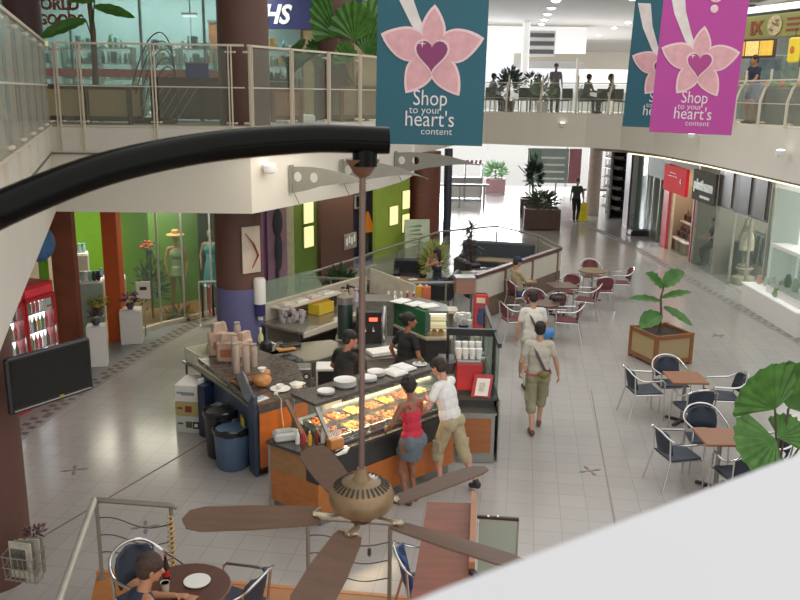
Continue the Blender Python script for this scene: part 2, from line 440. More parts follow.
def bag_strap(root, J, s, m, drop=-.02):
    """strap from one shoulder across the back to the other hip"""
    up, fw, rt, k = J['up'], J['fw'], J['rt'], J['k']
    a = J['neck'] - up * .02 * k + rt * s * .10 * k
    b = J['chest'] - fw * .148 * k + rt * s * .03 * k; c = J['hip'] + up * .10 * k - fw * .14 * k - rt * s * .09 * k
    d = J['hip'] + up * .06 * k - rt * s * .18 * k; e = J['chest'] + fw * .15 * k
    MB().tube([a, b, c, d, e], [.028] * 5, 8, closed=True, flat=.6).build('bag_strap', m, root, True)
# ---------------------------------------------------------------- camera (eye height 5 m above the ground-floor tiles)
TH = math.radians(13.75); RL = 0.014
cam_d = bpy.data.cameras.new('camera'); cam = bpy.data.objects.new('camera', cam_d); C.objects.link(cam)
cam_d.sensor_width = 36; cam_d.lens = 850 / 800 * 36; cam_d.clip_start = .05; cam_d.clip_end = 300
Fw = Vector((0, math.cos(TH), -math.sin(TH))); r0 = Vector((1, 0, 0)); u0 = Vector((0, math.sin(TH), math.cos(TH)))
Rv = r0 * math.cos(RL) + u0 * math.sin(RL); Uv = u0 * math.cos(RL) - r0 * math.sin(RL)
Mx = Matrix((Rv, Uv, -Fw)).transposed().to_4x4(); Mx.translation = Vector((0, 0, 5)); cam.matrix_world = Mx
cam_d.dof.use_dof = True; cam_d.dof.focus_distance = 12.0; cam_d.dof.aperture_fstop = 5.6
bpy.context.scene.camera = cam
sc = bpy.context.scene
sc.view_settings.view_transform = 'Standard'; sc.view_settings.look = 'None'; sc.view_settings.exposure = 0.0; sc.view_settings.gamma = 1.12
w = bpy.data.worlds.new('sky'); sc.world = w; w.use_nodes = True
bg = w.node_tree.nodes['Background']; bg.inputs[0].default_value = (1.0, 0.985, 0.95, 1); bg.inputs[1].default_value = 1.27

# ---------------------------------------------------------------- shared materials
M_white = mat('painted_plaster', '#d6d0c3', .8, var=.02, scale=1.5)
M_fasc = mat('balcony_plaster', '#d3cdc0', .75, var=.02, scale=1.2)
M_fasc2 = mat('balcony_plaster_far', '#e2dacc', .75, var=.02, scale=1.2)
M_steel = mat('brushed_steel', '#9b9a96', .35, .85, var=.05)
M_chrome = mat('polished_steel', '#d6d6d8', .18, 1.0, var=.02)
M_cream = mat('cream_paint', '#d3c8b2', .5, var=.03)
M_brown = mat('brown_column_paint', '#5c3d33', .6, var=.06, scale=3)
M_black = mat('matte_black', '#17171a', .45, var=.1)
M_gran = mat('dark_granite', '#3d3b38', .22, var=.25, scale=60)
M_wood = mat('orange_wood_veneer', '#b0672f', .4, wave=4.0, scale=5, var=.16)
M_red = mat('gloss_red', '#b3262b', .35, var=.05)
M_wpl = mat('white_plastic', '#e6e4df', .4, var=.02)
M_leaf = mat('leaf_green', '#3c6c24', .45, var=.3, scale=9)
M_leafd = mat('leaf_dark_green', '#24451f', .5, var=.35, scale=14)
M_paper = mat('white_paper', '#ece9e2', .7, var=.02)
G_clear = glassmat('clear_glass', '#b9cbc2', .10)
G_rail = glassmat('rail_glass', '#c3cbbd', .10)
G_frost = glassmat('rail_glass_frosted', '#b3b6a8', .42, .2)
G_shop = glassmat('shop_glass', '#a8bdb2', .13)

# ---------------------------------------------------------------- floor
F_t = tilemat('floor_tiles', '#aaa6a2', '#98948f', .33, math.radians(8), .17, mortar=.007)
struct('floor', MB().box(2, 28, -.1, 34, 66, .2), F_t)
F_w = tilemat('walkway_tiles', '#868b8d', '#7b8084', .33, math.radians(8), .3)
Lb = [(-5.75, 10.5), (-5.62, 11.7), (-5.56, 12.5), (-5.42, 13.5), (-5.27, 14.35), (-4.95, 16.27), (-4.42, 18.3), (-3.7, 20.5)]
struct('floor', MB().prism(Lb + [(-12, 20.5), (-12, 10.5)], .0, .004), F_w)
def strip(path, wd):
    mb = MB(); P = [Vector((x, y, 0)) for x, y in path]; L = []; Rr = []
    for i, p in enumerate(P):
        d = (P[min(i + 1, len(P) - 1)] - P[max(0, i - 1)]).normalized(); n = Vector((-d.y, d.x, 0)) * wd / 2
        L.append(p + n); Rr.append(p - n)
    return [(v.x, v.y) for v in L] + [(v.x, v.y) for v in Rr[::-1]]
M_bandbase = mat('inlay_grey', '#8a8684', .35, var=.03)
M_brick = mat('inlay_brick', '#5c4a47', .5, var=.15)
struct('trim_1', MB().prism(strip(Lb, .34), .0, .008), M_bandbase)
def studs(path, s, off, rows):
    mb = MB(); P = [Vector((x, y, 0)) for x, y in path]
    for a, b in zip(P, P[1:]):
        d = b - a; n = int(d.length / s); ang = math.atan2(d.y, d.x); nn = Vector((-d.y, d.x, 0)).normalized()
        for i in range(n):
            for r in rows:
                if (i + (r > 0)) % 2: continue
                q = a + d * ((i + .5) / n) + nn * r; mb.box(q.x, q.y, .008, d.length / n * .85, off, .006, ang)
    return mb
struct('trim_1', studs(Lb, .11, .11, (-.07, .07)), M_brick)
Rb = [(7.0, 35), (7.55, 31.5), (7.96, 27.9), (8.17, 22.6), (8.29, 20.1), (8.46, 17.7), (8.5, 12)]
struct('trim_2', MB().prism(strip(Rb, .3), .0, .008), mat('inlay_pale', '#9a9591', .35, var=.03))
struct('trim_2', studs(Rb, .16, .10, (-.06, .06)), mat('inlay_slate', '#77757a', .5, var=.1))
# long expansion joints and small star inlays in the tiling
struct('trim_3', MB().beam((-4.4, 8.0, .003), (-2.55, 12.2, .003), .02, .004), mat('joint_brown', '#6d5f57', .8)) 
struct('trim_3', MB().beam((2.2, 6.6, .003), (3.35, 14.0, .003), .014, .004), mat('joint_grey', '#857d78', .8)) 
for i, (x, y) in enumerate([(-4.35, 10.55), (-2.95, 9.05), (2.63, 10.75), (6.85, 17.6), (1.05, 16.6)]):
    mb = MB()
    for q in range(4):
        a = q * PI / 2 + .3; mb.prism([(x + .03 * math.cos(a), y + .03 * math.sin(a)), (x + .11 * math.cos(a + .25), y + .11 * math.sin(a + .25)), (x + .17 * math.cos(a), y + .17 * math.sin(a)), (x + .11 * math.cos(a - .25), y + .11 * math.sin(a - .25))], 0, .006)
    struct('trim_4', mb, mat('inlay_blue', '#6d6a72', .5)); struct('trim_4', MB().box(x, y, .004, .06, .06, .006, .3), mat('inlay_ochre', '#a07658', .5))

# ---------------------------------------------------------------- upper floor slabs and their fascias
ZL, ZR = 4.40, 4.33
Lp = [(-1.2, .9), (-1.75, 2.5), (-3.2, 6.7), (-5.49, 13.45), (-2.38, 13.5), (-1.76, 14.76), (-1.04, 16.1), (-.45, 17.4), (-.02, 18.75), (.22, 20.0), (.3, 21.0), (.1, 21.8), (-.5, 22.3)]
struct('wall_balcony_left', MB().prism(Lp + [(-.9, 23.4), (-.5, 30), (-12, 30), (-12, .9)], 3.08, ZL), M_fasc, label='cream fascia and slab of the upper floor on the left')
Rp = [(8.7, 2), (8.62, 15), (8.52, 18.3), (8.46, 20.9), (8.35, 24.2), (8.0, 27.4), (7.4, 29.3), (6.4, 30.2), (5.2, 30.6), (3.04, 31.6), (1.9, 30.6), (1.0, 27.5), (-.4, 24.0)]
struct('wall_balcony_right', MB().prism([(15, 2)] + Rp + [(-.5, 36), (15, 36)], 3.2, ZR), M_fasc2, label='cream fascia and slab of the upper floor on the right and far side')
# shadow groove / ledge along left fascia, cove light under the right one
def ribbon(path, z0, z1, off=.02, th=.03):
    mb = MB()
    for a, b in zip(path, path[1:]):
        mb.beam((a[0] + off, a[1] - .0, (z0 + z1) / 2), (b[0] + off, b[1], (z0 + z1) / 2), th, z1 - z0)
    return mb
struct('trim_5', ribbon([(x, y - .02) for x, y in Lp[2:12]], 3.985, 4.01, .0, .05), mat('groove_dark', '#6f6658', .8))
struct('trim_6', ribbon([(x + .2, y) for x, y in Rp[1:7]], 3.06, 3.1, .12, .06), mat('cove_light', '#fff3c8', .5, emit=1.6, var=0))
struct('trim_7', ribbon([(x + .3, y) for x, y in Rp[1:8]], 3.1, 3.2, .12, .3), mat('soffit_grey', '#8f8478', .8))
# upper ceiling over the shops (open skylight over the atrium)
M_ceil = mat('ceiling_paint', '#b5b1aa', .9, var=.02)
struct('ceiling', MB().box(5.5, 31.2, 7.81, 22, 12.6, .12), M_ceil)
struct('ceiling', MB().box(-7.0, 14.5, 8.0, 11, 27, .12), M_ceil)  # left ceiling drawn out past the shops, to keep skylight off this side
struct('ceiling', MB().box(12.5, 15, 7.45, 5.6, 19.5, .12), M_ceil)
# far upper facade: white bulkhead over tall bright windows
struct('ceiling', MB().box(11.8, 48, 7.81, 8.2, 21, .12), M_ceil)
struct('wall_far', MB().box(11.8, 58.5, 7.2, 9, .2, 1.1), M_white)
struct('wall_far', MB().box(1.7, 37.5, 7.22, 12.0, .2, 1.08), mat('bulkhead_white_glow', '#e4e4e6', .7, emit=.75, var=0))  # glow in the bulkhead paint stands in for bright window light
struct('wall_far', MB().box(-7.0, 37.5, 5.0, 5, .2, 6.2), M_white)
for i in range(5):
    x = -2.2 + i * 2.4
    o = MB().box(x, 37.4, 5.4, .1, .1, 2.2).build('window_1', M_white); o['kind'] = 'structure'
struct('window_1', MB().box(1.7, 37.5, 5.3, 12, .02, 2.1), glassmat('window_glass', '#e8f0ff', .12))
struct('wall_right', MB().box(13.6, 20, 4.0, .2, 36, 8), M_white)
struct('wall_left', MB().box(-11.9, 16, 4.0, .2, 36, 8), M_white)
# ground-floor far end: glazed entrance, open and very bright
struct('wall_end', MB().box(-1.5, 48, 1.6, 6, .3, 3.4), M_white)
struct('wall_end', MB().box(14.2, 48, 1.6, 5, .3, 3.4), M_white)
struct('wall_end', MB().box(5, 48, 4.2, 24, .3, 1.9), M_white)
struct('wall_end', MB().box(-4.2, 40, 1.6, .3, 20, 3.4), M_white)
for i in range(5):
    struct('door_1', MB().box(2.6 + i * 2.2, 48, 1.6, .08, .1, 3.2), mat('door_frame', '#b9bcc6', .4))
# outside forecourt beyond the doors
struct('floor_forecourt', MB().box(5, 75, -.12, 60, 50, .2), mat('forecourt_concrete', '#d9d9d6', .8, var=.03))

# ---------------------------------------------------------------- columns
def column(name, label, x, y, r, z0, z1, m, parts=()):
    t = thing(name, label, 'column', (x, y, 0))
    MB().lathe([(r, z0), (r, z1)], n=28).build('shaft', m, t, True)
    for (pn, a, b, rr, mm) in parts: MB().lathe([(rr, a), (rr, b)], n=28).build(pn, mm, t, True)
    return t
M_purple = mat('purple_column_paint', '#5f5e8c', .6, var=.05)
cB = column('column', 'round brown column with purple base beside the cafe counter', -2.9, 15.0, .42, 1.56, 3.1, M_brown, [('base', 0, 1.56, .43, M_purple)])
column('column', 'large brown round column rising from the left upper floor behind the glass rail', -2.78, 15.35, .44, ZL, 8, M_brown)
column('column', 'second brown round column on the left upper floor, right of the wider one', -1.42, 18.4, .40, ZL, 8, M_brown)
column('column', 'brown column at the far left of the upper floor, behind the railing corner', -6.80, 15.9, .32, ZL, 8, mat('dark_maroon_paint', '#4a2c2c', .6))
column('column', 'near brown column on the left edge carrying the television and the magazine rack', -4.27, 8.0, .42, 0, 3.1, M_brown)
column('column', 'redwood clad round column at the end of the left shops', .72, 27.2, .52, 0, 3.2, mat('redwood', '#5d3022', .45, wave=3.0, scale=7, var=.25), [('pilaster', 0, 3.15, .2, M_brown)])
column('column', 'slim dark column beside the redwood column', 1.55, 28.6, .14, 0, 3.2, mat('dark_slate', '#2c3340', .5))
column('column', 'slim cream column by the far entrance hoarding', 8.15, 36.2, .28, 0, 3.2, mat('pinkish_cream', '#b9a79c', .6))
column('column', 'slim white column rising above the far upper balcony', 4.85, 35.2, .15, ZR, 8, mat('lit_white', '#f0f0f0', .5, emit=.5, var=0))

# ---------------------------------------------------------------- glass balustrades
def balustrade(label, path, z, h, step, group, postm, glassm, midz=.5, y_posts=False, drop=.36, marks=None):
    t = thing('glass_balustrade', label, 'railing', (path[0][0], path[0][1], z), 0, group)
    o = Vector((path[0][0], path[0][1], 0)); P = [Vector((x, y, 0)) - o for x, y in path]
    top = MB(); mid = MB(); 
    for a, b in zip(P, P[1:]):
        for (zz, m_, r) in ((h, top, .016), (h * midz, mid, .009), (0.02, mid, .012)):
            m_.beam(a + Vector((0, 0, zz)), b + Vector((0, 0, zz)), r * 2, r * 2)
    top.build('top_rail', postm, t); mid.build('cross_rail', postm, t)
    # panels and posts
    cum = [0]
    for a, b in zip(P, P[1:]): cum.append(cum[-1] + (b - a).length)
    def at(s):
        for i in range(len(P) - 1):
            if s <= cum[i + 1] + 1e-6:
                d = P[i + 1] - P[i]; return P[i] + d * ((s - cum[i]) / d.length), d.normalized()
        return P[-1], (P[-1] - P[-2]).normalized()
    n = max(1, round(cum[-1] / step)); st = cum[-1] / n
    S = marks if marks else [i * st for i in range(n + 1)]
    for s0_ in S:
        p, d = at(s0_); nrm = Vector((d.y, -d.x, 0)); ang = math.atan2(d.y, d.x)
        mb = MB()
        if y_posts:
            mb.tube([p + nrm * .10 + Vector((0, 0, 0)), p + nrm * .10 + Vector((0, 0, h * .55)), p + nrm * .02 + Vector((0, 0, h * .8)), p - nrm * .10 + Vector((0, 0, h * 1.0)), p - nrm * .10 + Vector((0, 0, h + .26))], [.035, .035, .032, .03, .03], 8)
            mb.tube([p + nrm * .04 + Vector((0, 0, h * .72)), p + d * .18 + Vector((0, 0, h * .95))], .012, 6)
        else:
            for s in (-.022, .022): mb.box(p.x + d.x * s + nrm.x * .05, p.y + d.y * s + nrm.y * .05, (h - drop) / 2, .014, .05, h + drop, ang)
        mb.build('post', postm, t, y_posts)
        mb = MB()
        for zz in (.09, h - .1):
            for s in (-.07, .07):
                q = p + d * s; mb.cap(q + nrm * .03 + Vector((0, 0, zz)), q - nrm * .03 + Vector((0, 0, zz)), .017, .017, 8)
                mb.beam(p + Vector((0, 0, zz)), q + Vector((0, 0, zz)), .02, .02)
        mb.build('glass_clamp', postm, t, True)
    for sa, sb in zip(S, S[1:]):
        a, _ = at(sa + .05); b, _ = at(sb - .05)
        MB().beam(a + Vector((0, 0, h * .5)), b + Vector((0, 0, h * .5)), .012, h - .08).build('glass_panel', glassm, t)
    return t
G1 = 'glass balustrades of the upper floor'
balustrade('grazing frosted glass balustrade running towards the camera on the left balcony', [(-5.40, 13.3), (-3.1, 6.6), (-1.75, 2.6)], ZL, 1.26, 1.25, G1, M_cream, G_frost)
balustrade('clear glass balustrade across the left balcony in front of the large planters', [(-5.32, 13.5), (-2.45, 13.55)], ZL, 1.26, .96, G1, M_cream, G_rail, marks=[.0, .36, 1.49, 2.66])
balustrade('glass balustrade on the curved balcony edge right of the brown column', [(-2.40, 13.6), (-1.78, 14.85), (-1.1, 16.1), (-.5, 17.4), (-.1, 18.7), (.12, 20.0), (.2, 21.0)], ZL, 1.26, 1.15, G1, M_cream, G_rail)
balustrade('far glass balustrade in front of the seated people on the upper floor', [(1.0, 28.2), (1.95, 30.75), (3.04, 31.75), (5.2, 30.75), (6.4, 30.35), (7.4, 29.45), (8.05, 27.5)], ZR, 1.05, 1.3, G1, M_cream, G_rail, y_posts=True)
balustrade('glass balustrade with branching cream posts before the upper food shop', [(8.05, 27.5), (8.4, 24.2), (8.5, 20.9), (8.56, 18.3), (8.66, 15)], ZR, 1.05, 1.35, G1, M_cream, G_rail, y_posts=True)
# ---------------------------------------------------------------- generic plants
def fan_leaf(base, tip, width, m, parent, pleats=9, droop=.1, nrm=(0, -.85, .55)):
    """pleated, fan-shaped leaf blade from base to tip"""
    b = Vector(base); t = Vector(tip); d = t - b; L = d.length; dn = d.normalized()
    s = dn.cross(Vector(nrm)); s = s.normalized() if s.length > .1 else Vector((1, 0, 0))
    u = s.cross(dn).normalized(); mb = MB(); vs = [b]; N = pleats * 2
    for ring, rr in ((1, .5), (2, 1.0)):
        for i in range(N + 1):
            a = (i / N - .5) * 2; ang = a * 1.25; R = L * rr * (1 - .12 * abs(a) ** 2) * (1 + (.05 if i % 2 else -.04) * (ring == 2))
            p = b + dn * (math.cos(ang) * R) + s * (math.sin(ang) * R * width) + u * ((.03 if i % 2 else -.03) * L * rr) - Vector((0, 0, droop * L * (rr ** 2) * (abs(a) + .5)))
            vs.append(p)
    fs = [(0, i + 1, i + 2) for i in range(N)] + [(i + 1, i + 2 + N, i + 3 + N, i + 2) for i in range(N)]
    mb.add(vs, fs); return mb.build('leaf', m, parent)
def paddle_leaf(base, tip, w, m, parent, droop=.15, name='leaf', nrm=(0, -.5, .8)):
    b = Vector(base); t = Vector(tip); d = t - b; L = d.length; dn = d.normalized()
    s = dn.cross(Vector(nrm)); s = s.normalized() if s.length > .1 else Vector((1, 0, 0)); u = s.cross(dn)
    vs = []; N = 8
    for i in range(N + 1):
        f = i / N; ww = w * math.sin(PI * min(1, f * .93 + .05)) ** .7 * .5; c = b + dn * L * f - Vector((0, 0, droop * L * f * f))
        wave = .12 * ww * (1 if i % 2 else -1)
        vs += [c - s * ww + u * (ww * .35 + wave), c, c + s * ww + u * (ww * .35 - wave)]
    fs = []
    for i in range(N): a = i * 3; fs += [(a, a + 1, a + 4, a + 3), (a + 1, a + 2, a + 5, a + 4)]
    mb = MB().add(vs, fs); return mb.build(name, m, parent, True)
def bushy(parent, c, r, n, L, w, m, seed=1, name='foliage', up=.3):
    """one foliage mesh of many small leaves"""
    rr = random.Random(seed); mb = MB(); c = Vector(c)
    for i in range(n):
        v = Vector((rr.uniform(-1, 1), rr.uniform(-1, 1), rr.uniform(-.6, 1))).normalized()
        p = c + Vector((v.x * r[0], v.y * r[1], v.z * r[2])) * rr.uniform(.25, 1); q = p + (v + Vector((0, 0, up))).normalized() * L * rr.uniform(.6, 1.2)
        s = (q - p).cross(Vector((rr.uniform(-1, 1), rr.uniform(-1, 1), .4))).normalized() * w * .5; mid = (p + q) / 2
        mb.add([p, mid - s, q, mid + s], [(0, 1, 2, 3)])
    return mb.build(name, m, parent)
M_cane = mat('woven_cane', '#a8936a', .6, wave=1.0, scale=30, var=.15)
M_pwood = mat('planter_wood', '#7d4f33', .5, wave=3.0, scale=6, var=.2)
M_pdark = mat('planter_dark_wood', '#4b3026', .55, wave=3.0, scale=6, var=.2)
M_soil = mat('soil', '#33261d', .9, var=.4, scale=40)
def planter(label, loc, rz, sx, sy, h, wood, panel, group=None, name='planter_box', nx=1):
    t = thing(name, label, 'planter', loc, rz, group)
    f = MB(); p = .07
    for x in (-sx / 2 + p / 2, sx / 2 - p / 2):
        for y in (-sy / 2 + p / 2, sy / 2 - p / 2): f.box(x, y, h / 2, p, p, h)
    for i in range(1, nx):
        x = -sx / 2 + sx * i / nx
        for y in (-sy / 2 + p / 2, sy / 2 - p / 2): f.box(x, y, h / 2, p, p * .9, h * .96)
    for z in (.09, h - .05):
        for y in (-sy / 2 + p / 2, sy / 2 - p / 2): f.box(0, y, z, sx - p, p * .8, .08)
        for x in (-sx / 2 + p / 2, sx / 2 - p / 2): f.box(x, 0, z, p * .8, sy - p, .08)
    f.build('frame', wood, t)
    for y in (-sy / 2 + .035, sy / 2 - .035): MB().box(0, y, h / 2, sx - p * 1.6, .02, h - .16).build('side_panel', panel, t)
    for x in (-sx / 2 + .035, sx / 2 - .035): MB().box(x, 0, h / 2, .02, sy - p * 1.6, h - .16).build('side_panel', panel, t)
    MB().box(0, 0, h - .09, sx - .1, sy - .1, .04).build('soil', M_soil, t)
    return t
# ---------------------------------------------------------------- upper left: shop window, planters
def shop_sign(label, loc, rz, sx, sz, m, name='shop_sign'):
    t = thing(name, label, 'sign', loc, rz); MB().box(0, 0, 0, sx, .08, sz, bev=.01).build('board', m, t); return t
M_aqua = mat('aqua_glass_wall', '#8fa9a5', .3, var=.12, scale=.8)
# back wall and fittings of the gift shop behind the upper glass
struct('wall_shop_back', MB().box(-7.2, 23.2, 6.2, 9, .15, 3.6), mat('teal_grey_wall', '#7d9793', .7, var=.15, scale=.6))
struct('window_2', MB().box(-6.2, 19.6, 6.2, 5.4, .03, 3.6), glassmat('aqua_glass', '#a5c4be', .26))
for x in (-8.9, -7.35, -5.8, -4.4, -3.5): struct('window_2', MB().box(x, 19.6, 6.2, .05, .07, 3.6), mat('mullion', '#7c8c8a', .4))
struct('window_2', MB().box(-6.2, 19.5, 5.32, 5.4, .05, .17), mat('pink_red_band', '#b4706a', .5))
s = shop_sign('red brown letters of the shop name fixed on the upper left shop window', (-6.75, 19.4, 6.25), 0, .02, .02, M_aqua)
for o in list(s.children): bpy.data.objects.remove(o)
M_lett = mat('brown_red_letter', '#7b4438', .6, var=.3, scale=5)
text('lettering', 'GOODS', .30, M_lett, s, (-.72, 0, .08), (PI / 2, 0, 0), .02, bold=.012, sx=.93)
text('lettering', 'WORLD', .34, M_lett, s, (-.88, 0, .39), (PI / 2, 0, 0), .02, bold=.012, sx=.93)
rr = random.Random(11)
pal = ['#56758a', '#b2b9b4', '#3b4b57', '#8fb3ad', '#a85c4a', '#6d8f5a', '#d7d7cf', '#344c43', '#7fb5b0', '#26323c', '#c9a45e']
for sh in range(7):
    x = -8.6 + sh * .95; y = 20.6 + .35 * (sh % 2)
    t = thing('display_shelf', 'shop display shelf with %s goods, number %s from the left upstairs' % (['teal and white', 'mixed blue', 'grey green', 'white', 'dark blue', 'multicoloured', 'small pale'][sh], ['one', 'two', 'three', 'four', 'five', 'six', 'seven'][sh]), 'shelf', (x, y, ZL), 0, 'display shelves in the upper left shop')
    f = MB()
    for sx in (-.4, .4): f.box(sx, 0, .75, .03, .35, 1.5)
    for z in (.1, .45, .8, 1.15, 1.5): f.box(0, 0, z, .83, .35, .025)
    f.build('frame', M_steel, t)
    for z in (.1, .45, .8, 1.15, 1.5):
        xx = -.36
        while xx < .33:
            w_ = rr.uniform(.07, .16); hh = rr.uniform(.1, .28)
            mb = MB()
            if rr.random() < .5: mb.box(xx + w_ / 2, -.03, z + .014 + hh / 2, w_ * .9, .2, hh, bev=.01)
            else: mb.lathe([(w_ * .3, 0), (w_ * .45, hh * .4), (w_ * .2, hh * .8), (w_ * .25, hh)], xx + w_ / 2, -.03, z + .013, 10)
            cc = rr.choice(pal); mb.build('merchandise', mat('goods_' + cc[1:], cc, .6), t); xx += w_ + .02
# planters on the upper left floor
p1 = planter('long dark wood planter with pale cane panels behind the left balcony glass', (-5.35, 15.1, ZL), 0, 1.5, .7, .66, M_pdark, M_cane, 'planter boxes on the upper left floor', nx=2)
pl = thing('potted_palm', 'tall palm with drooping paddle leaves growing from the long cane planter', 'plant', (-5.3, 15.1, ZL + .6), 0)
MB().tube([(0, 0, 0), (.02, 0, .9), (-.02, 0, 1.6), (.03, 0, 2.4)], [.055, .05, .04, .03], 8).build('trunk', mat('palm_trunk', '#5a4a3a', .8, var=.3, scale=20), pl, True)
for a, b, w_ in (((-.05, -.1, 1.10), (-.78, -.35, .84), .26), ((.1, -.1, 1.32), (.80, -.2, 1.2), .20), ((.1, -.05, 1.42), (-.52, -.3, 1.58), .34), ((0, 0, 1.6), (.6, -.3, 1.85), .3), ((0, 0, 1.9), (-.6, .1, 2.2), .4), ((0, 0, 2.1), (.4, .2, 2.5), .4)):
    MB().tube([(0, 0, max(.8, a[2] - .5)), a], .012, 6).build('stalk', M_leafd, pl); paddle_leaf(a, b, w_, M_leaf, pl, .08, nrm=(0, -.85, .5))
p2 = planter('wide dark planter box behind the balcony rail in front of the brown column', (-3.75, 16.6, ZL), 0, 1.9, .7, .82, M_pdark, mat('dark_panel', '#5b3f33', .6), 'planter boxes on the upper left floor', nx=2)
sp = thing('wire_sculpture', 'fan of curved dark metal rods standing beside the wide dark planter', 'sculpture', (-4.15, 15.3, ZL))
for i in range(7):
    k_ = .42 + .097 * i; q = [(-1.02, .45), (-.78, .95), (-.5, 1.32), (-.22, 1.42), (-.02, 1.2), (.06, .72), (.08, .1)]
    pts = [Vector((.2 + x * k_ * .72, -.04 * i, .1 + z * k_)) for x, z in q]; out = []
    for a in range(len(pts) - 1):
        A_, B_, C_, D_ = pts[max(a - 1, 0)], pts[a], pts[a + 1], pts[min(a + 2, len(pts) - 1)]
        for b in range(5): u_ = b / 5; out.append(.5 * ((2 * B_) + (C_ - A_) * u_ + (2 * A_ - 5 * B_ + 4 * C_ - D_) * u_ * u_ + (3 * B_ - A_ - 3 * C_ + D_) * u_ ** 3))
    MB().tube(out + [pts[-1]], .011, 6).build('rod', mat('dark_rod', '#3d3733', .4, .6), sp, True)
MB().box(-.2, 0, .05, .7, .4, .1, bev=.02).build('base', M_pdark, sp)
f = MB()
for i in range(6): f.beam((-.55 + i * .15, 0, .1), (-.2 + i * .15, 0, .62), .012, .012)
f.build('strut', M_steel, sp)
p3 = planter('tan panelled planter box at the right end of the left balcony', (-1.0, 18.1, ZL), .5, .95, .7, .72, M_pwood, mat('tan_panel', '#9c8466', .6), 'planter boxes on the upper left floor')
p4 = planter('small wooden planter box just right of the wide brown column', (-2.25, 16.9, ZL), .2, .6, .5, .66, M_pwood, mat('tan_panel2', '#a3775a', .6), 'planter boxes on the upper left floor')
pl = thing('fan_palm', 'big bright green fan palm beside the teal banner on the upper floor', 'plant', (-1.0, 18.1, ZL + .63), 0)
for i, (tip, w_) in enumerate((((.0, -.4, 1.75), .75), ((.45, -.3, 1.3), .7), ((-.25, -.5, .95), .62), ((-.75, -.2, 1.85), .5), ((.5, .2, 1.9), .7), ((-.95, .1, 1.0), .5))):
    base = (tip[0] * .45, tip[1] * .4, tip[2] * .55); MB().tube([(0, 0, 0), (base[0] * .6, base[1] * .6, base[2] * .6), base], .013, 6).build('stalk', mat('pale_stem', '#a8895f', .6), pl, True)
    fan_leaf(base, tip, w_, mat('fan_leaf', '#3f6f25', .45, var=.35, scale=7) if i % 2 == 0 else M_leaf, pl)
for i in range(3): MB().tube([(.06 * i - .05, 0, 0), (.1 * i - .1, 0, .65)], .018, 6).build('cane_stem', mat('pale_stem', '#a8895f', .6), pl, True)
pl = thing('fan_palm', 'dark drooping palm in the small wooden planter behind the balcony rail', 'plant', (-2.2, 16.9, ZL + .58), 0)
for i, (tip, w_) in enumerate((((.35, -.2, 1.15), .34), ((-.1, -.3, .75), .36), ((.2, -.1, .62), .3), ((.5, .2, .9), .3))):
    paddle_leaf((0, 0, .3), tip, w_, M_leafd if i % 2 else M_leaf, pl, .2)
MB().tube([(0, 0, 0), (0, 0, .4)], .025, 6).build('trunk', mat('palm_trunk', '#5a4a3a', .8), pl)
pl = thing('fan_palm', 'wide low palm leaf clump between the two thinner rail posts', 'plant', (-1.75, 17.6, ZL), 0)
MB().tube([(0, 0, 0), (0, 0, 1.3)], .02, 6).build('trunk', mat('palm_trunk', '#5a4a3a', .8), pl)
for tip in ((-.35, -.1, 1.2), (.35, -.2, 1.35), (.15, -.3, 1.3), (.4, .1, 1.2), (-.2, -.3, 1.45)): paddle_leaf((0, 0, 1.25), tip, .26, M_leafd, pl, .25)
# navy shop front with lettering, right of the first column
s = shop_sign('navy shop fascia sign with white italic lettering between the two upper columns', (-2.6, 22.4, 7.0), 0, 3.2, 1.0, mat('navy_sign', '#1f2152', .5))
text('lettering', 'HS', .62, M_paper, s, (-.62, -.05, -.36), (PI / 2, 0, 0), .01, shear=.3, bold=.02, sx=.9)
struct('wall_upper_shop', MB().box(-2.6, 23.4, 5.5, 4.2, .1, 2.4), mat('tan_shop_wall', '#a08c6b', .7, var=.2, scale=2))
struct('trim_8', MB().box(-2.35, 22.5, 5.55, .35, .2, 2.3), mat('olive_trim', '#7a6a45', .6))
struct('trim_8', MB().box(-1.2, 22.4, 6.4, .8, .1, .16), mat('tube_glow', '#f3f6ff', .5, emit=1.5, var=0))
for i, (x, w_, hexc) in enumerate(((-2.9, .9, '#59605a'), (-1.7, .9, '#6f7a70'))):
    t = thing('display_case', ['grey glass display case with bottles left of the post', 'greenish glass display case right of the post'][i] + ' in the upper navy shop', 'display case', (x, 21.3, ZL), 0)
    MB().box(0, 0, .45, w_, .45, .9, bev=.02).build('cabinet', mat('case_' + hexc[1:], hexc, .5), t)
    MB().box(0, 0, 1.15, w_, .45, .5).build('glass_top', G_rail, t)
    for k in range(6): MB().lathe([(.03, 0), (.04, .1), (.015, .16), (.015, .22)], -w_ * .4 + k * w_ * .16, 0, .91, 8).build('bottle', mat('goods_' + pal[k][1:], pal[k], .5), t)
t = thing('wall_poster', 'orange poster hanging in the upper shop left of the wide brown column', 'poster', (-4.55, 21.7, 6.1)); MB().box(0, 0, 0, .42, .03, .95).build('sheet', mat('orange_poster', '#b96a2c', .6, var=.2, scale=3), t); MB().box(0, -.01, .5, .46, .05, .06).build('rail', M_steel, t)
t = thing('wall_poster', 'dark blue poster low beside the wide brown column on the upper floor', 'poster', (-4.45, 19.0, 5.35)); MB().box(0, 0, 0, .5, .03, .4).build('sheet', mat('blue_poster', '#2d3f86', .6, var=.2, scale=6), t); MB().box(0, .01, .2, .54, .05, .03).build('rail', M_steel, t)
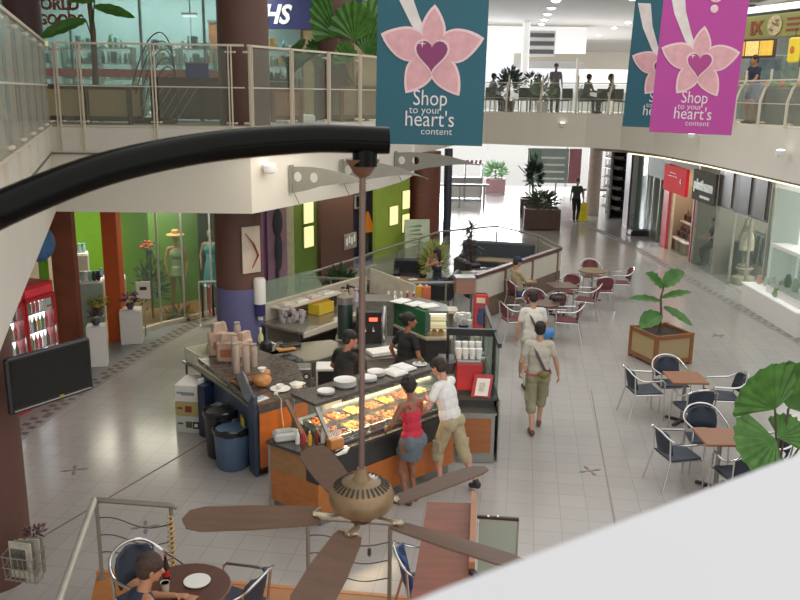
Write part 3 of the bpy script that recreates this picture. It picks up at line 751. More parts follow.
for i, (x, y, z) in enumerate(((-4.9, 20.4, 6.62), (-3.95, 20.8, 6.9), (-5.0, 20.9, 5.95))):
    t = thing('shop_lamp', ['small bright lamp left inside the upper gift shop', 'small bright lamp next to the wide column in the gift shop', 'low glowing lamp inside the upper gift shop'][i], 'lamp', (x, y, z)); MB().box(0, 0, 0, .3, .1, .05, bev=.01).build('diffuser', mat('tube_glow', '#f3f6ff', .5, emit=1.5, var=0), t); MB().box(0, .0, .05, .34, .12, .04).build('housing', M_steel, t); MB().beam((0, 0, .05), (0, 0, 7.95 - z), .015, .015).build('rod', M_steel, t)
# ---------------------------------------------------------------- ground left: gift shop
struct('wall_shop_lime', MB().beam((-11, 17.5, 1.54), (-5.9, 21.3, 1.54), .1, 3.08), mat('lime_wall', '#6fae22', .7, var=.05))
struct('wall_shop_olive', MB().beam((-5.9, 21.3, 1.54), (-3.0, 21.6, 1.54), .1, 3.08), mat('dark_olive_wall', '#3a4434', .7, var=.4, scale=2))
struct('wall_shop_green', MB().beam((-5.75, 19.2, 1.54), (-4.9, 20.2, 1.54), .06, 3.08), mat('leaf_green_wall', '#5f8f2b', .7, var=.15, scale=2))
struct('wall_shop_cream', MB().beam((-9.5, 14.6, 1.54), (-7.2, 17.6, 1.54), .08, 3.08), mat('cream_wall', '#cfc7ae', .7))
struct('floor_shop', MB().prism([(-11, 16), (-5.95, 15.4), (-5.75, 16.5), (-5.15, 17.7), (-4.7, 18.1), (-3.4, 19.9), (-3.2, 21.4), (-6, 21.2), (-11, 18)], .004, .02), mat('shop_parquet', '#9a6b3d', .35, var=.15))
struct('trim_9', MB().beam((-5.74, 16.52, 1.54), (-5.74, 16.82, 1.54), .3, 3.08), mat('orange_pillar', '#c2521f', .6, var=.05))
struct('trim_9', MB().beam((-6.32, 15.6, 1.54), (-6.32, 15.8, 1.54), .42, 3.08), mat('terracotta_pillar', '#84412b', .6, var=.2, scale=3))
struct('trim_9', MB().beam((-6.55, 15.2, 1.54), (-6.55, 15.35, 1.54), .12, 3.08), mat('lime_wall', '#6fae22', .7))
gl = [(-5.6, 16.9), (-5.15, 17.7), (-4.75, 18.15), (-4.3, 18.9), (-3.35, 19.9)]
for a, b in zip(gl, gl[1:]):
    o = MB().beam((a[0], a[1], 1.58), (b[0], b[1], 1.58), .02, 3.0).build('window_3', G_shop); o['kind'] = 'structure'
    struct('window_3', MB().box(b[0], b[1], 1.54, .04, .04, 3.08), mat('pale_aluminium', '#b7bdb5', .4, .3))
    struct('trim_9', MB().beam((a[0], a[1], .05), (b[0], b[1], .05), .1, .1), M_cream)
def mannequin(label, loc, rz, body, dress, hat=None, h=1.75):
    t = thing('mannequin', label, 'mannequin', loc, rz)
    B = MB(); k = h / 1.75
    B.ell((0, 0, .95 * k), (.15, .1, .12)); B.ell((0, 0, 1.1 * k), (.11, .09, .15)); B.ell((0, 0, 1.3 * k), (.15, .1, .15)); B.cap((-.14, 0, 1.42 * k), (.14, 0, 1.42 * k), .05, .05)
    B.cap((0, 0, 1.4 * k), (0, .01, 1.56 * k), .045, .045); B.ell((0, .01, 1.66 * k), (.075, .09, .11))
    for s in (-1, 1):
        B.cap((.09 * s, 0, .9 * k), (.11 * s, .02 * s, .5 * k), .08, .05); B.cap((.11 * s, .02 * s, .5 * k), (.13 * s, 0, .1 * k), .05, .03); B.cap((.13 * s, -.02, .05), (.14 * s, .13, .03), .035, .025)
        B.cap((.17 * s, 0, 1.41 * k), (.24 * s, .02, 1.15 * k), .045, .035); B.cap((.24 * s, .02, 1.15 * k), (.2 * s, .12, .95 * k), .033, .024); B.cap((.2 * s, .12, .95 * k), (.19 * s, .15, .84 * k), .025, .02)
    fused(B, 'body', body, t, .014, 3)
    if dress:
        A = MB(); A.ell((0, 0, 1.3 * k), (.165, .115, .16)); A.ell((0, 0, 1.12 * k), (.13, .105, .17)); A.tube([(0, 0, 1.05 * k), (0, 0, .85 * k), (0, 0, dress[1] * k)], [.14, .19, dress[2]], 16, flat=.8)
        fused(A, 'dress', dress[0], t, .014, 2)
    if hat: MB().lathe([(.2, 0), (.19, .015), (.09, .03), (.085, .1), (.04, .12)], 0, .01, 1.70 * k, 16).build('hat', hat, t, True)
    MB().lathe([(.2, 0), (.2, .02), (.02, .03)], 0, 0, 0, 16).build('base', M_steel, t)
    return t
mannequin('gold green mannequin with a flat straw hat in the lime shop window', (-4.98, 18.55, .03), PI + .2, mat('gold_skin', '#a9814e', .5, var=.2), (mat('pale_green_dress', '#86a070', .7, var=.25, scale=8), .95, .17), mat('straw', '#b98f4a', .7), 1.9)
mannequin('mannequin in a long teal dress behind the straw hatted one', (-4.45, 19.6, .03), PI - .1, mat('tan_skin', '#8d7358', .5), (mat('teal_dress', '#2f7f86', .7, var=.2, scale=8), .45, .26), None, 1.8)
t = thing('clothes_rack', 'white framed rail of hanging striped clothes next to the purple column', 'clothes rack', (-3.98, 17.9, .0), .25)
f = MB()
for x in (-.36, .36): f.tube([(x, 0, 0), (x, 0, .98)], .014, 6); f.beam((x, -.2, .02), (x, .2, .02), .03, .03)
f.beam((-.36, 0, .98), (.36, 0, .98), .028, .028); f.build('frame', M_wpl, t)
for i in range(9):
    cc = ['#2a2c33', '#c9c4bb', '#b55d4a', '#1d1f28', '#7f6f5a', '#d88', '#3a4c63', '#e6dfd4', '#8b2f2a'][i]; cc = cc if len(cc) == 7 else '#c07a6a'
    MB().box(-.3 + i * .075, 0, .58, .045, .3, .7 - .06 * (i % 3), taper=.8).build('garment', mat('garment_' + cc[1:], cc, .8, var=.3, scale=12), t)
def pedestal(label, x, y, s, h, group='white pedestals outside the gift shop'):
    t = thing('display_pedestal', label, 'pedestal', (x, y, 0), .25, group); MB().box(0, 0, h / 2, s, s, h, bev=.012).build('plinth', M_wpl, t); MB().box(0, 0, h + .006, s * .96, s * .96, .012).build('top_plate', M_wpl, t); return t
pedestal('white square pedestal with dark purple flowers by the orange pillar', -5.42, 16.55, .42, .68)
pedestal('slim white pedestal half hidden by the television, nearest the drink coolers', -5.58, 15.05, .34, .75)
def flowers(label, x, y, z, c1, c2, r, seed, pot='#3c3a44'):
    t = thing('flower_arrangement', label, 'flowers', (x, y, z)); MB().lathe([(.05, 0), (.08, .06), (.07, .12), (.06, .13)], n=12).build('pot', mat('pot_' + pot[1:], pot, .5), t, True)
    bushy(t, (0, 0, .2), (r, r, r * .7), 60, .12, .03, mat('leafy_' + c2[1:], c2, .6, var=.3), seed); rr = random.Random(seed)
    for i in range(12):
        v = (rr.uniform(-r, r), rr.uniform(-r, r), .18 + rr.uniform(0, r)); mb = MB()
        for q in range(5):
            a = q * 2 * PI / 5; mb.ell((v[0] + .03 * math.cos(a), v[1] + .03 * math.sin(a), v[2]), (.025, .025, .012), 6, 4)
        mb.build('blossom', mat('petal_' + c1[1:], c1, .6, var=.2), t)
    return t
flowers('dark purple flower arrangement on the square white pedestal', -5.42, 16.55, .695, '#5b3a68', '#2c2a3a', .13, 4)
flowers('yellow flower bouquet in a tall glass vase left of the orange pillar', -6.0, 16.35, .62, '#d7c32c', '#6d7a1e', .16, 5)
t = thing('tall_vase', 'tall pale green glass vase carrying the yellow bouquet', 'vase', (-6.0, 16.35, .02)); MB().lathe([(.09, 0), (.1, .02), (.11, .58), (.1, .6)], n=14).build('vessel', mat('vase_green', '#6f9185', .2), t, True); MB().lathe([(.115, .56), (.12, .6)], n=14).build('rim', M_wpl, t)
flowers('small dark dried flowers on the slim white pedestal', -5.58, 15.05, .765, '#4b3b38', '#5d5348', .07, 6)
flowers('red orange flower standing high in the green shop window', -5.5, 18.3, 1.45, '#d24a22', '#47702a', .14, 7)
t = thing('window_plant', 'dark branching plant with many leaves under the orange flower in the window', 'plant', (-5.5, 18.3, .03)); bushy(t, (0, 0, .75), (.3, .3, .6), 240, .22, .05, M_leafd, 9); MB().tube([(0, 0, 0), (.02, 0, 1.45)], .025, 6).build('stem', M_pdark, t)
t = thing('window_plant', 'low dry grass arrangement at the foot of the straw hatted mannequin', 'plant', (-4.9, 18.25, .03)); bushy(t, (0, 0, .1), (.3, .15, .12), 120, .2, .03, mat('dry_grass', '#8a7b3e', .8, var=.3), 10); MB().box(0, 0, .02, .5, .25, .05, bev=.01).build('tray', M_pdark, t)
t = thing('price_card', 'small white card sign standing behind the purple flowers', 'sign', (-5.28, 17.0, .75), .2); MB().box(0, 0, .22, .28, .02, .36).build('card', M_paper, t); MB().box(0, -.012, .26, .14, .004, .07).build('print', M_black, t); MB().box(0, 0, -.34, .03, .03, .8).build('post', M_steel, t)
def cabinet(label, x, y, sx, h, hexc):
    t = thing('display_cabinet', label, 'cabinet', (x, y, .02), .3); MB().box(0, 0, h / 2, sx, .4, h, bev=.01).build('body', mat('cab_' + hexc[1:], hexc, .5), t); MB().box(0, 0, h + .01, sx * .94, .36, .03).build('top_board', M_wpl, t)
    rr = random.Random(int(x * 100)); 
    for i in range(5):
        cc = rr.choice(pal); MB().lathe([(.03, 0), (.06, .08), (.03, .16), (.04, .2)], -sx * .35 + i * sx * .17, 0, h + .025, 8).build('ornament', mat('goods_' + cc[1:], cc, .5), t, True)
    return t
cabinet('grey white display cabinet with vases deep inside the lime shop', -7.0, 18.0, .5, 1.5, '#a9aaa0')
cabinet('low white cabinet with ornaments against the lime wall', -6.4, 18.4, .6, .9, '#c2c2b6')
cabinet('green glass cabinet of ornaments behind the terracotta pillar', -6.2, 16.6, .45, 1.2, '#8fa596')
t = thing('balloon', 'blue round paper lantern hanging above the drink coolers', 'lantern', (-6.12, 14.1, 2.45)); MB().ell((0, 0, 0), (.29, .29, .32), 20, 12).build('shade', mat('lantern_blue', '#3f6ea4', .6, var=.15, scale=8), t, True); MB().tube([(0, 0, .3), (0, 0, .62)], .006, 5).build('cord', M_black, t)
# drink coolers
def cooler(label, x, y, rz):
    t = thing('drinks_cooler', label, 'refrigerator', (x, y, 0), rz, 'red glass door drinks coolers')
    f = MB()
    f.box(0, .1, .12, .68, .6, .24); f.box(0, .1, 1.85, .68, .6, .22); f.box(-.31, .1, .98, .06, .6, 1.6); f.box(.31, .1, .98, .06, .6, 1.6); f.box(0, .37, .98, .68, .06, 1.6)
    f.build('cabinet', M_red, t); MB().box(0, -.04, .98, .58, .01, 1.52).build('glow_sheet', mat('cooler_glow', '#eef4ff', .5, emit=3.0, var=0), t)  # glowing sheet behind the door glass stands in for the lit interior
    for z in (.3, .6, .9, 1.2, 1.5):
        MB().box(0, -.12, z, .56, .14, .015).build('shelf', M_chrome, t)
        for k in range(6):
            cc = ['#b3262b', '#e9e6df', '#3b2015', '#d98b2b', '#4a8a3a', '#b3262b'][(k + int(z * 10)) % 6]
            MB().lathe([(.03, 0), (.032, .13), (.012, .19), (.012, .22)], -.22 + k * .088, -.12, z + .01, 8).build('bottle', mat('drink_' + cc[1:], cc, .3), t, True)
    d = MB(); 
    for x_ in (-.31, .31): d.box(x_, -.22, .98, .05, .04, 1.56)
    for z in (.22, 1.74): d.box(0, -.22, z, .66, .04, .06)
    dd = d.build('door', M_red, t); MB().box(0, -.22, .98, .58, .012, 1.5).build('pane', G_clear, dd); MB().tube([(.27, -.26, .7), (.27, -.27, 1.25)], .012, 6).build('handle', M_chrome, dd)
    MB().box(0, -.21, 1.85, .6, .02, .12).build('header', mat('red_header', '#c8323a', .4, emit=.15), t)
    return t
cooler('red framed drinks cooler with glass door, nearest the television', -6.12, 12.45, 1.25)
cooler('red framed drinks cooler with glass door, further from the television', -5.95, 13.2, 1.25)
t = thing('price_card', 'white price card stuck on the further drinks cooler door', 'sign', (-5.70, 13.35, 1.6), 1.25); MB().box(0, 0, 0, .18, .015, .24).build('card', M_paper, t); MB().box(0, -.01, -.04, .1, .006, .03).build('print', M_red, t)
# ---------------------------------------------------------------- ground left-centre: green shop fronts under the curved balcony
A0, A1 = Vector((-3.3, 20.0, 0)), Vector((.2, 26.5, 0)); AD = (A1 - A0).normalized()
def wl(s, off=0): p = A0 + AD * s + Vector((AD.y, -AD.x, 0)) * off; return (p.x, p.y)
def wpanel(name, s0, s1, z0, z1, m, off=0, th=.1):
    a = wl(s0, off); b = wl(s1, off); zc = (z0 + z1) / 2; return struct(name, MB().beam((a[0], a[1], zc), (b[0], b[1], zc), th, z1 - z0), m)
M_grn = mat('shop_green', '#5c7a28', .6, var=.10, scale=2); M_grnl = mat('shop_green_light', '#86a033', .6, var=.08, scale=2)
wpanel('wall_shop_purple', .0, .85, 0, 3.08, mat('plum_wall', '#7a4a7c', .6, var=.2, scale=1.5)); wpanel('trim_10', .85, 1.15, 0, 3.08, mat('cream_pilaster', '#b9b795', .6), .05)
wpanel('wall_shop_green', 1.15, 2.25, 0, 3.08, M_grn); wpanel('wall_shop_brown', 2.25, 3.86, 0, 3.08, mat('chocolate_wall', '#54362b', .6, var=.05), .12)
wpanel('wall_shop_indigo', 3.3, 8.2, 0, 3.08, mat('indigo_back', '#3c3a58', .6, var=.4, scale=2), -1.2); wpanel('wall_shop_green', 5.3, 7.4, 0, 3.08, M_grnl)
a = wl(3.86); b = wl(5.3); struct('floor_shop', MB().prism([a, b, wl(7.2, -1.2), wl(3.86, -1.2)], .003, .02), mat('blue_floor', '#6f83b5', .3))
wpanel('trim_10', 3.8, 5.35, .0, .05, M_wpl, .02)
M_lit = mat('lit_panel', '#ffe9a6', .5, emit=.9, var=.03)
def lit(label, s0, s1, z0, z1):
    a = Vector((*wl((s0 + s1) / 2, .09), (z0 + z1) / 2)); t = thing('light_box', label, 'light box', a, math.atan2(AD.y, AD.x), 'glowing wall light boxes on the green shop fronts')
    MB().box(0, 0, 0, s1 - s0, .05, z1 - z0, bev=.005).build('diffuser', M_lit, t); MB().box(0, .03, 0, s1 - s0 + .05, .04, z1 - z0 + .05).build('frame', M_grn, t)
lit('upper of the two glowing boxes left of the brown wall', 1.62, 2.0, 1.72, 2.25); lit('lower of the two glowing boxes left of the brown wall', 1.62, 2.0, 1.1, 1.62)
lit('glowing box at top right of the far green wall', 6.9, 7.3, 1.5, 2.05); lit('glowing box at left of the three on the far green wall', 6.1, 6.55, 1.1, 1.65); lit('lowest glowing box of three on the far green wall', 6.9, 7.3, .78, 1.32)
t = thing('figure_poster', 'poster of a dark standing figure on the plum wall', 'poster', (*wl(.45, .1), 0), math.atan2(AD.y, AD.x))
MB().box(0, 0, 1.5, .75, .02, 2.4).build('sheet', mat('poster_plum', '#94708a', .6, var=.3, scale=1.2), t)
f = MB(); f.ell((0, -.03, 2.35), (.1, .015, .13)); f.ell((0, -.03, 1.9), (.2, .015, .34)); f.ell((.02, -.03, 1.2), (.15, .015, .5)); f.ell((-.05, -.03, .6), (.07, .015, .45)); f.build('figure', mat('poster_dark', '#1d2430', .6), t)
t = thing('column_poster', 'tall red and cream poster fixed to the round brown column', 'poster', (-2.62, 14.66, 2.28), .72); f = MB(); f.box(0, 0, 0, .36, .02, .82); f.build('sheet', mat('poster_pale', '#c9b9a6', .6, var=.15, scale=3), t)
f = MB(); f.tube([(-.12, -.014, .3), (.02, -.014, .12), (.12, -.014, -.1), (.0, -.014, -.32)], [.03, .07, .06, .03], 8, flat=.1); f.build('red_shape', mat('poster_red', '#a8473a', .6), t)
t = thing('notice_board', 'small pale notice board at the corner of the brown shop wall', 'sign', (*wl(3.65, .2), 1.0), math.atan2(AD.y, AD.x)); MB().box(0, 0, 0, .62, .03, .42).build('board', mat('notice_grey', '#8c8880', .6, var=.3, scale=12), t); f = MB(); [f.box(-.2 + .13 * i, -.02, .05 * (i % 2), .08, .005, .2) for i in range(4)]; f.build('print', M_paper, t)
t = thing('doorway_display', 'orange triangular display inside the indigo shop doorway', 'display', (*wl(5.85, -.55), .0), 0); MB().lathe([(.24, .9), (.2, 1.0), (.03, 1.5)], n=4).build('hood', mat('orange_display', '#d97a1e', .5, emit=.2), t); MB().tube([(0, 0, .02), (0, 0, .95)], .03, 8).build('post', M_steel, t)
t = thing('wall_screen', 'small white framed screen glowing inside the indigo doorway', 'screen', (*wl(6.0, -1.0), 1.75), math.atan2(AD.y, AD.x)); MB().box(0, 0, 0, .3, .05, .42, bev=.01).build('frame', M_wpl, t); MB().box(0, -.03, 0, .2, .02, .32).build('picture', M_black, t)
# sandwich board
t = thing('sandwich_board', 'pale green A-frame menu board standing before the redwood column', 'sign', (.48, 25.6, 0), .15)
for s_ in (-1, 1): MB().plate([(-.38, .28 * s_, 0), (.38, .28 * s_, 0), (.38, .02 * s_, 1.25), (-.38, .02 * s_, 1.25)], .03).build('panel', mat('pale_green_board', '#a9b79a', .6, var=.1, scale=6), t)
f = MB(); rr = random.Random(2)
for i in range(9): f.plate([(-.3, -.27 + .025 * i - .03, .1 + i * .12), (-.3 + rr.uniform(.3, .55), -.27 + .025 * i - .03, .1 + i * .12), (-.3 + .4, -.265 + .025 * i - .03, .14 + i * .12)], .006)
f.build('print', mat('board_print', '#5b6a52', .7), t)
# curved fins on the left fascia
M_fin = mat('fin_grey', '#85837a', .5, .1, var=.05)
for i, (x, y, dx, dy, L) in enumerate(((-1.86, 14.45, .94, -.34, 1.55), (-1.1, 15.85, .96, -.28, 1.65), (-.12, 18.3, .985, -.17, 1.95))):
    t = thing('fascia_fin', ['grey curved fin with two round holes on the curved balcony fascia, nearest the wall lamp', 'grey curved fascia fin partly behind the fan rod', 'longest grey curved fin at the far end of the balcony fascia'][i], 'bracket', (x, y, 3.55), math.atan2(dy, dx), 'curved metal fins on the balcony fascia')
    up_ = [(L * q, 0, .20 + .05 * math.sin(q * PI) - .27 * q ** 1.8) for q in [j / 14 for j in range(15)]]
    dn_ = [(L * q, 0, -.24 + .16 * min(1, q * 3) - .04 * math.sin(q * PI * 2) + .04 * q) for q in [j / 14 for j in range(14)]]
    bm = bmesh.new(); outer = [bm.verts.new(p) for p in up_ + dn_[::-1]]; ed = [bm.edges.new((outer[k], outer[(k + 1) % len(outer)])) for k in range(len(outer))]
    for hx in (.12, .42):
        hv = [bm.verts.new((hx + .075 * math.cos(a), 0, .04 + .085 * math.sin(a))) for a in [2 * PI * q / 14 for q in range(14)]]
        ed += [bm.edges.new((hv[k], hv[(k + 1) % 14])) for k in range(14)]
    bmesh.ops.triangle_fill(bm, use_beauty=True, edges=ed); me = bpy.data.meshes.new('blade'); bm.to_mesh(me); bm.free(); me.materials.append(M_fin)
    o = bpy.data.objects.new('blade', me); C.objects.link(o); o.parent = t; md = o.modifiers.new('s', 'SOLIDIFY'); md.thickness = .02
    MB().box(.0, 0, 0, .04, .10, .46).build('wall_plate', M_fin, t); MB().tube([(.03, 0, -.22), (.12, .03, -.42)], .006, 5).build('cable', M_black, t)
# wall spot lamps on fasciae
def spot(label, loc, rz):
    t = thing('wall_lamp', label, 'lamp', loc, rz, 'white wall spot lamps on the balcony fasciae'); MB().lathe([(.05, -.02), (.09, .0), (.11, .08), (.10, .12)], n=16).build('shade', M_wpl, t, True)
    MB().ell((0, 0, .12), (.095, .095, .03), 14, 6).build('bulb', mat('lamp_glow', '#ffffff', .4, emit=2.2, var=0), t, True); MB().beam((0, 0, .03), (0, .14, .03), .04, .04).build('bracket', M_wpl, t)
spot('white spot lamp on the near corner of the left curved balcony fascia', (-2.12, 13.75, 3.72), -.9)
spot('white spot lamp under the pink banner on the right fascia', (8.12, 24.3, 3.85), -PI / 2); spot('white spot lamp at the far right of the right fascia', (8.3, 18.9, 3.75), -PI / 2); spot('small white spot lamp on the far balcony fascia', (5.6, 30.4, 3.9), 0)
# ---------------------------------------------------------------- ground right shops (glass line x = 9)
M_sgrey = mat('shop_stone', '#8d8579', .7, var=.05)
def rwall(name, y0, y1, z0, z1, m, x=9.0, th=.08): return struct(name, MB().box(x, (y0 + y1) / 2, (z0 + z1) / 2, th, abs(y1 - y0), z1 - z0), m)
rwall('wall_shop_right_back', 17, 34.5, 0, 3.2, mat('shop_interior', '#6c706c', .8, var=.35, scale=1.0), 11.6)
rwall('wall_shop_right_back', 20.9, 24.2, 0, 2.0, mat('pale_blue_interior', '#a9b8bd', .7, var=.1, scale=1), 10.9)
for y, m in ((17.2, M_wpl), (24.1, M_sgrey), (26.1, M_sgrey), (28.9, M_sgrey), (31.0, M_sgrey)): struct('wall_shop_partition', MB().box(10.3, y, 1.6, 2.6, .1, 3.2), m)
rwall('window_4', 17.3, 20.6, .5, 2.9, G_shop); rwall('window_4', 20.7, 24.1, 0, 2.0, G_shop); rwall('window_4', 24.1, 25.9, 0, 1.95, G_shop); rwall('window_4', 28.9, 31.2, 0, 3.1, G_shop); rwall('window_4', 31.3, 34.0, 0, 3.1, glassmat('reflecting_glass', '#9fb3ad', .3))
for y in (20.65, 21.7, 22.8, 24.1, 25.85, 28.75, 29.6, 30.4, 31.25): struct('window_4', MB().box(9, y, 1.55, .06, .07, 3.1), mat('alu_mullion', '#aaa396', .4, .3))
rwall('wall_shop_fascia', 20.7, 24.1, 2.0, 3.15, mat('dark_fascia', '#48423f', .5, var=.2, scale=1.5)); rwall('wall_shop_fascia', 25.9, 28.7, 2.8, 3.15, M_sgrey); rwall('wall_shop_fascia', 28.7, 31.3, 2.2, 3.15, mat('taupe_fascia', '#857b70', .6))
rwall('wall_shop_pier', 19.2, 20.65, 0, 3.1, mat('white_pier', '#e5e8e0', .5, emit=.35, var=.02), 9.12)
rwall('wall_shop_pier', 31.3, 32.6, 0, 3.1, mat('green_glass_pier', '#3e5d50', .3, var=.2, scale=2), 9.02); rwall('wall_shop_pier', 32.6, 33.3, 0, 3.1, mat('maroon_frame', '#5b3436', .5), 8.75)
for y, hexc, em in ((21.2, '#5a564f', 0), (22.2, '#3d3a38', 0), (23.4, '#55514a', 0)): struct('wall_shop_fascia', MB().box(8.95, y, 2.55, .03, .7, 1.0), mat('panel_' + hexc[1:], hexc, .4))
s = thing('shop_sign', 'bright red illuminated square shop sign under the right balcony', 'sign', (8.90, 27.75, 2.35), PI / 2)
MB().box(0, 0, 0, 2.3, .1, .85, bev=.01).build('panel', mat('red_sign', '#d8222a', .9, emit=.2, var=.03), s); f = MB(); f.plate([(-.75, .06, .12), (-.55, .06, 0), (-.75, .06, -.12), (-.68, .06, 0)], .01); f.box(.2, .055, .1, .9, .01, .02); f.box(.2, .055, .2, .6, .01, .02); f.build('chevron', mat('sign_dark_red', '#8a2228', .5), s)
rwall('trim_11', 28.2, 28.75, 0, 2.0, mat('red_pilaster', '#c2343a', .5, emit=.1), 8.9)
s = thing('shop_sign', 'dark grey shop sign with large pale rounded lettering beside the red sign', 'sign', (8.88, 25.0, 2.42), -PI / 2)
MB().box(0, 0, 0, 1.9, .08, .9, bev=.01).build('panel', mat('grey_sign', '#45453f', .95, var=.15, scale=3), s); text('lettering', 'platinum', .40, mat('pale_sign_letter', '#b9bbaf', .5, emit=.15), s, (0, -.05, -.1), (PI / 2, 0, 0), .01, bold=.02, sx=1.15); MB().box(.2, -.05, -.3, .8, .02, .07).build('underline', mat('pale_sign_letter', '#b9bbaf', .5), s)
# bag shop interior, warm
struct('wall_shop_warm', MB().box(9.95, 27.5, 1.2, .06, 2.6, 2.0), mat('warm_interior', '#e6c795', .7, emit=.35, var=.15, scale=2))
struct('trim_11', MB().box(9, 26.05, 1.0, .08, .12, 2.0), mat('red_doorframe', '#a8483f', .5)); struct('trim_11', MB().box(9, 28.15, 1.0, .08, .14, 2.0), mat('pale_doorframe', '#cbbfae', .5))
for i, (y, z) in enumerate(((28.2, .55), (27.35, .5), (28.1, .05), (27.3, .05))):
    t = thing('bag_display', ['upper left', 'upper right', 'lower left', 'lower right'][i] + ' display table of dark handbags in the warm lit shop', 'display', (9.18 if i < 2 else 9.42, y, 0))
    if i < 2: MB().box(.45, 0, .9, .4, .75, .04).build('shelf_board', M_wpl, t); zz = .92
    else: MB().box(0, 0, .38, .6, .75, .04).build('shelf_board', M_wpl, t); zz = .4; MB().box(0, 0, .19, .5, .6, .36).build('plinth', M_sgrey, t)
    if i < 2: MB().box(.45, 0, .45, .3, .6, .86).build('plinth', M_sgrey, t)
    for k in range(3):
        b = MB(); b.box(.45 if i < 2 else 0, -.24 + k * .24, zz + .12, .2, .2, .22, bev=.03); b.tube([(.45 if i < 2 else 0, -.30 + k * .24, zz + .2), (.45 if i < 2 else 0, -.24 + k * .24, zz + .36), (.45 if i < 2 else 0, -.18 + k * .24, zz + .2)], .012, 6)
        b.build('handbag', mat(['bag_black', 'bag_brown', 'bag_black'][k], ['#1f1c1f', '#5b3c2c', '#1f1c1f'][k], .4), t, True)
t = thing('shop_counter', 'white reception counter in the shop with the pale blue wall', 'counter', (9.75, 25.0, 0)); MB().box(0, 0, .36, .5, 1.5, .72, bev=.01).build('front', M_wpl, t); MB().box(0, 0, .74, .6, 1.6, .04).build('top', mat('counter_top', '#d9dcdc', .3), t)
struct('wall_shop_pale', MB().box(10.6, 24.95, 1.1, .06, 1.7, 2.2), mat('pale_blue_interior', '#a9b8bd', .7)); 
for i, (y, z) in enumerate(((25.2, 1.45), (24.6, 1.4))):
    t = thing('wall_picture', ['small row of dark dots on the pale shop wall', 'pale lilac print on the pale shop wall'][i], 'picture', (10.55, y, z), -PI / 2); MB().box(0, 0, 0, .42, .02, .22).build('board', M_paper, t); f = MB(); [f.ell((-.15 + .1 * k, -.015, .02 * (k % 2)), (.03, .01, .03), 8, 6) for k in range(4)]; f.build('print', mat('print_plum', '#6e5878', .6), t)
M_stone = mat('mannequin_stone', '#a49d88', .7, var=.12, scale=5)
m_ = mannequin('pale stone coloured mannequin on a bulbous pedestal in the right shop window', (9.35, 22.7, .52), PI / 2, M_stone, (mat('beige_dress', '#b6ad93', .8, var=.2, scale=6), .5, .2), None, 1.55)
t = thing('display_pedestal', 'bulbous pale pedestal carrying the stone mannequin', 'pedestal', (9.35, 22.7, 0)); MB().lathe([(.3, 0), (.33, .12), (.3, .24), (.15, .3), (.17, .4), (.24, .48), (.2, .51)], n=18).build('body', M_stone, t, True); MB().lathe([(.36, 0), (.36, .03)], n=18).build('foot', M_wpl, t)
t = thing('clothes_rack', 'chrome rack of dark grey clothes behind the right shop glass', 'clothes rack', (10.1, 23.5, 0), PI / 2); f = MB()
for x in (-.5, .5): f.tube([(x, 0, 0), (x, 0, 1.3)], .02, 6); f.beam((x, -.2, .02), (x, .2, .02), .04, .03)
f.beam((-.5, 0, 1.3), (.5, 0, 1.3), .03, .03); f.build('frame', M_steel, t)
for i in range(8): MB().box(-.42 + i * .12, 0, .85, .06, .34, .8, taper=.8).build('garment', mat('garment_dark%d' % (i % 3), ['#3b3c3e', '#55575a', '#8b8a80'][i % 3], .8, var=.3), t)
t = thing('clothing_display', 'round dark clothing display stand in the right shop window', 'display', (9.6, 23.6, 0)); MB().lathe([(.3, .1), (.32, .5), (.22, 1.05), (.1, 1.1)], n=14).build('garments', mat('dark_cloth', '#3d4043', .8, var=.4, scale=10), t, True); MB().tube([(0, 0, 0), (0, 0, 1.3)], .02, 6).build('pole', M_steel, t)
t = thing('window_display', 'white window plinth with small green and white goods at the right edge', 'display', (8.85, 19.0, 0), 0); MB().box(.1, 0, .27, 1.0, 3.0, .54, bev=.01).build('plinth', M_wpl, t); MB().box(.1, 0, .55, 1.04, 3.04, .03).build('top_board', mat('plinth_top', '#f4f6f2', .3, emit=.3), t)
rr = random.Random(5)
for i in range(14):
    x, y = rr.uniform(-.3, .45), rr.uniform(-1.4, 1.4); cc = rr.choice(['#dfe4dc', '#7d9a6e', '#c8d3c5', '#a8b8a0', '#c79a8a']); MB().lathe([(.05, 0), (.09, .06), (.05, .16), (.06, .2)], x, y, .57, 9).build('ornament', mat('orn_' + cc[1:], cc, .4), t, True)
t = thing('glass_shelf', 'tall glass display cube standing on the white window plinth', 'shelf', (8.95, 18.6, .57)); MB().box(0, 0, .62, .7, 1.6, .9).build('case', G_clear, t); MB().box(0, 0, 1.12, .76, 1.7, .08).build('lid', M_wpl, t); MB().box(0, 0, .08, .76, 1.7, .16).build('base', M_wpl, t)
for i in range(4):
    cc = ['#7d9a6e', '#c8d3c5', '#a8b8a0', '#5f7c66'][i]; MB().lathe([(.06, 0), (.1, .1), (.05, .3)], 0, -.6 + .4 * i, .17, 9).build('ornament', mat('orn_' + cc[1:], cc, .4), t, True)
t = thing('palm_plant', 'green plant reflected behind the far right shop glass', 'plant', (9.9, 32.0, 0)); bushy(t, (0, 0, 1.6), (.5, .5, .7), 200, .3, .08, M_leaf, 21); MB().tube([(0, 0, 0), (0, 0, 1.6)], .05, 6).build('trunk', M_pdark, t); MB().lathe([(.2, 0), (.26, .4)], n=12).build('pot', M_wpl, t)
for i, (y, cc) in enumerate(((30.6, '#6c8f6a'), (30.0, '#8b6b4a'), (29.3, '#b0a896'))):
    mannequin(['green dressed mannequin', 'brown dressed mannequin', 'cream dressed mannequin'][i] + ' in the shop left of the red sign', (9.6, y, 0), PI / 2, M_stone, (mat('dress_' + cc[1:], cc, .8, var=.2), .5, .2), None, 1.7)
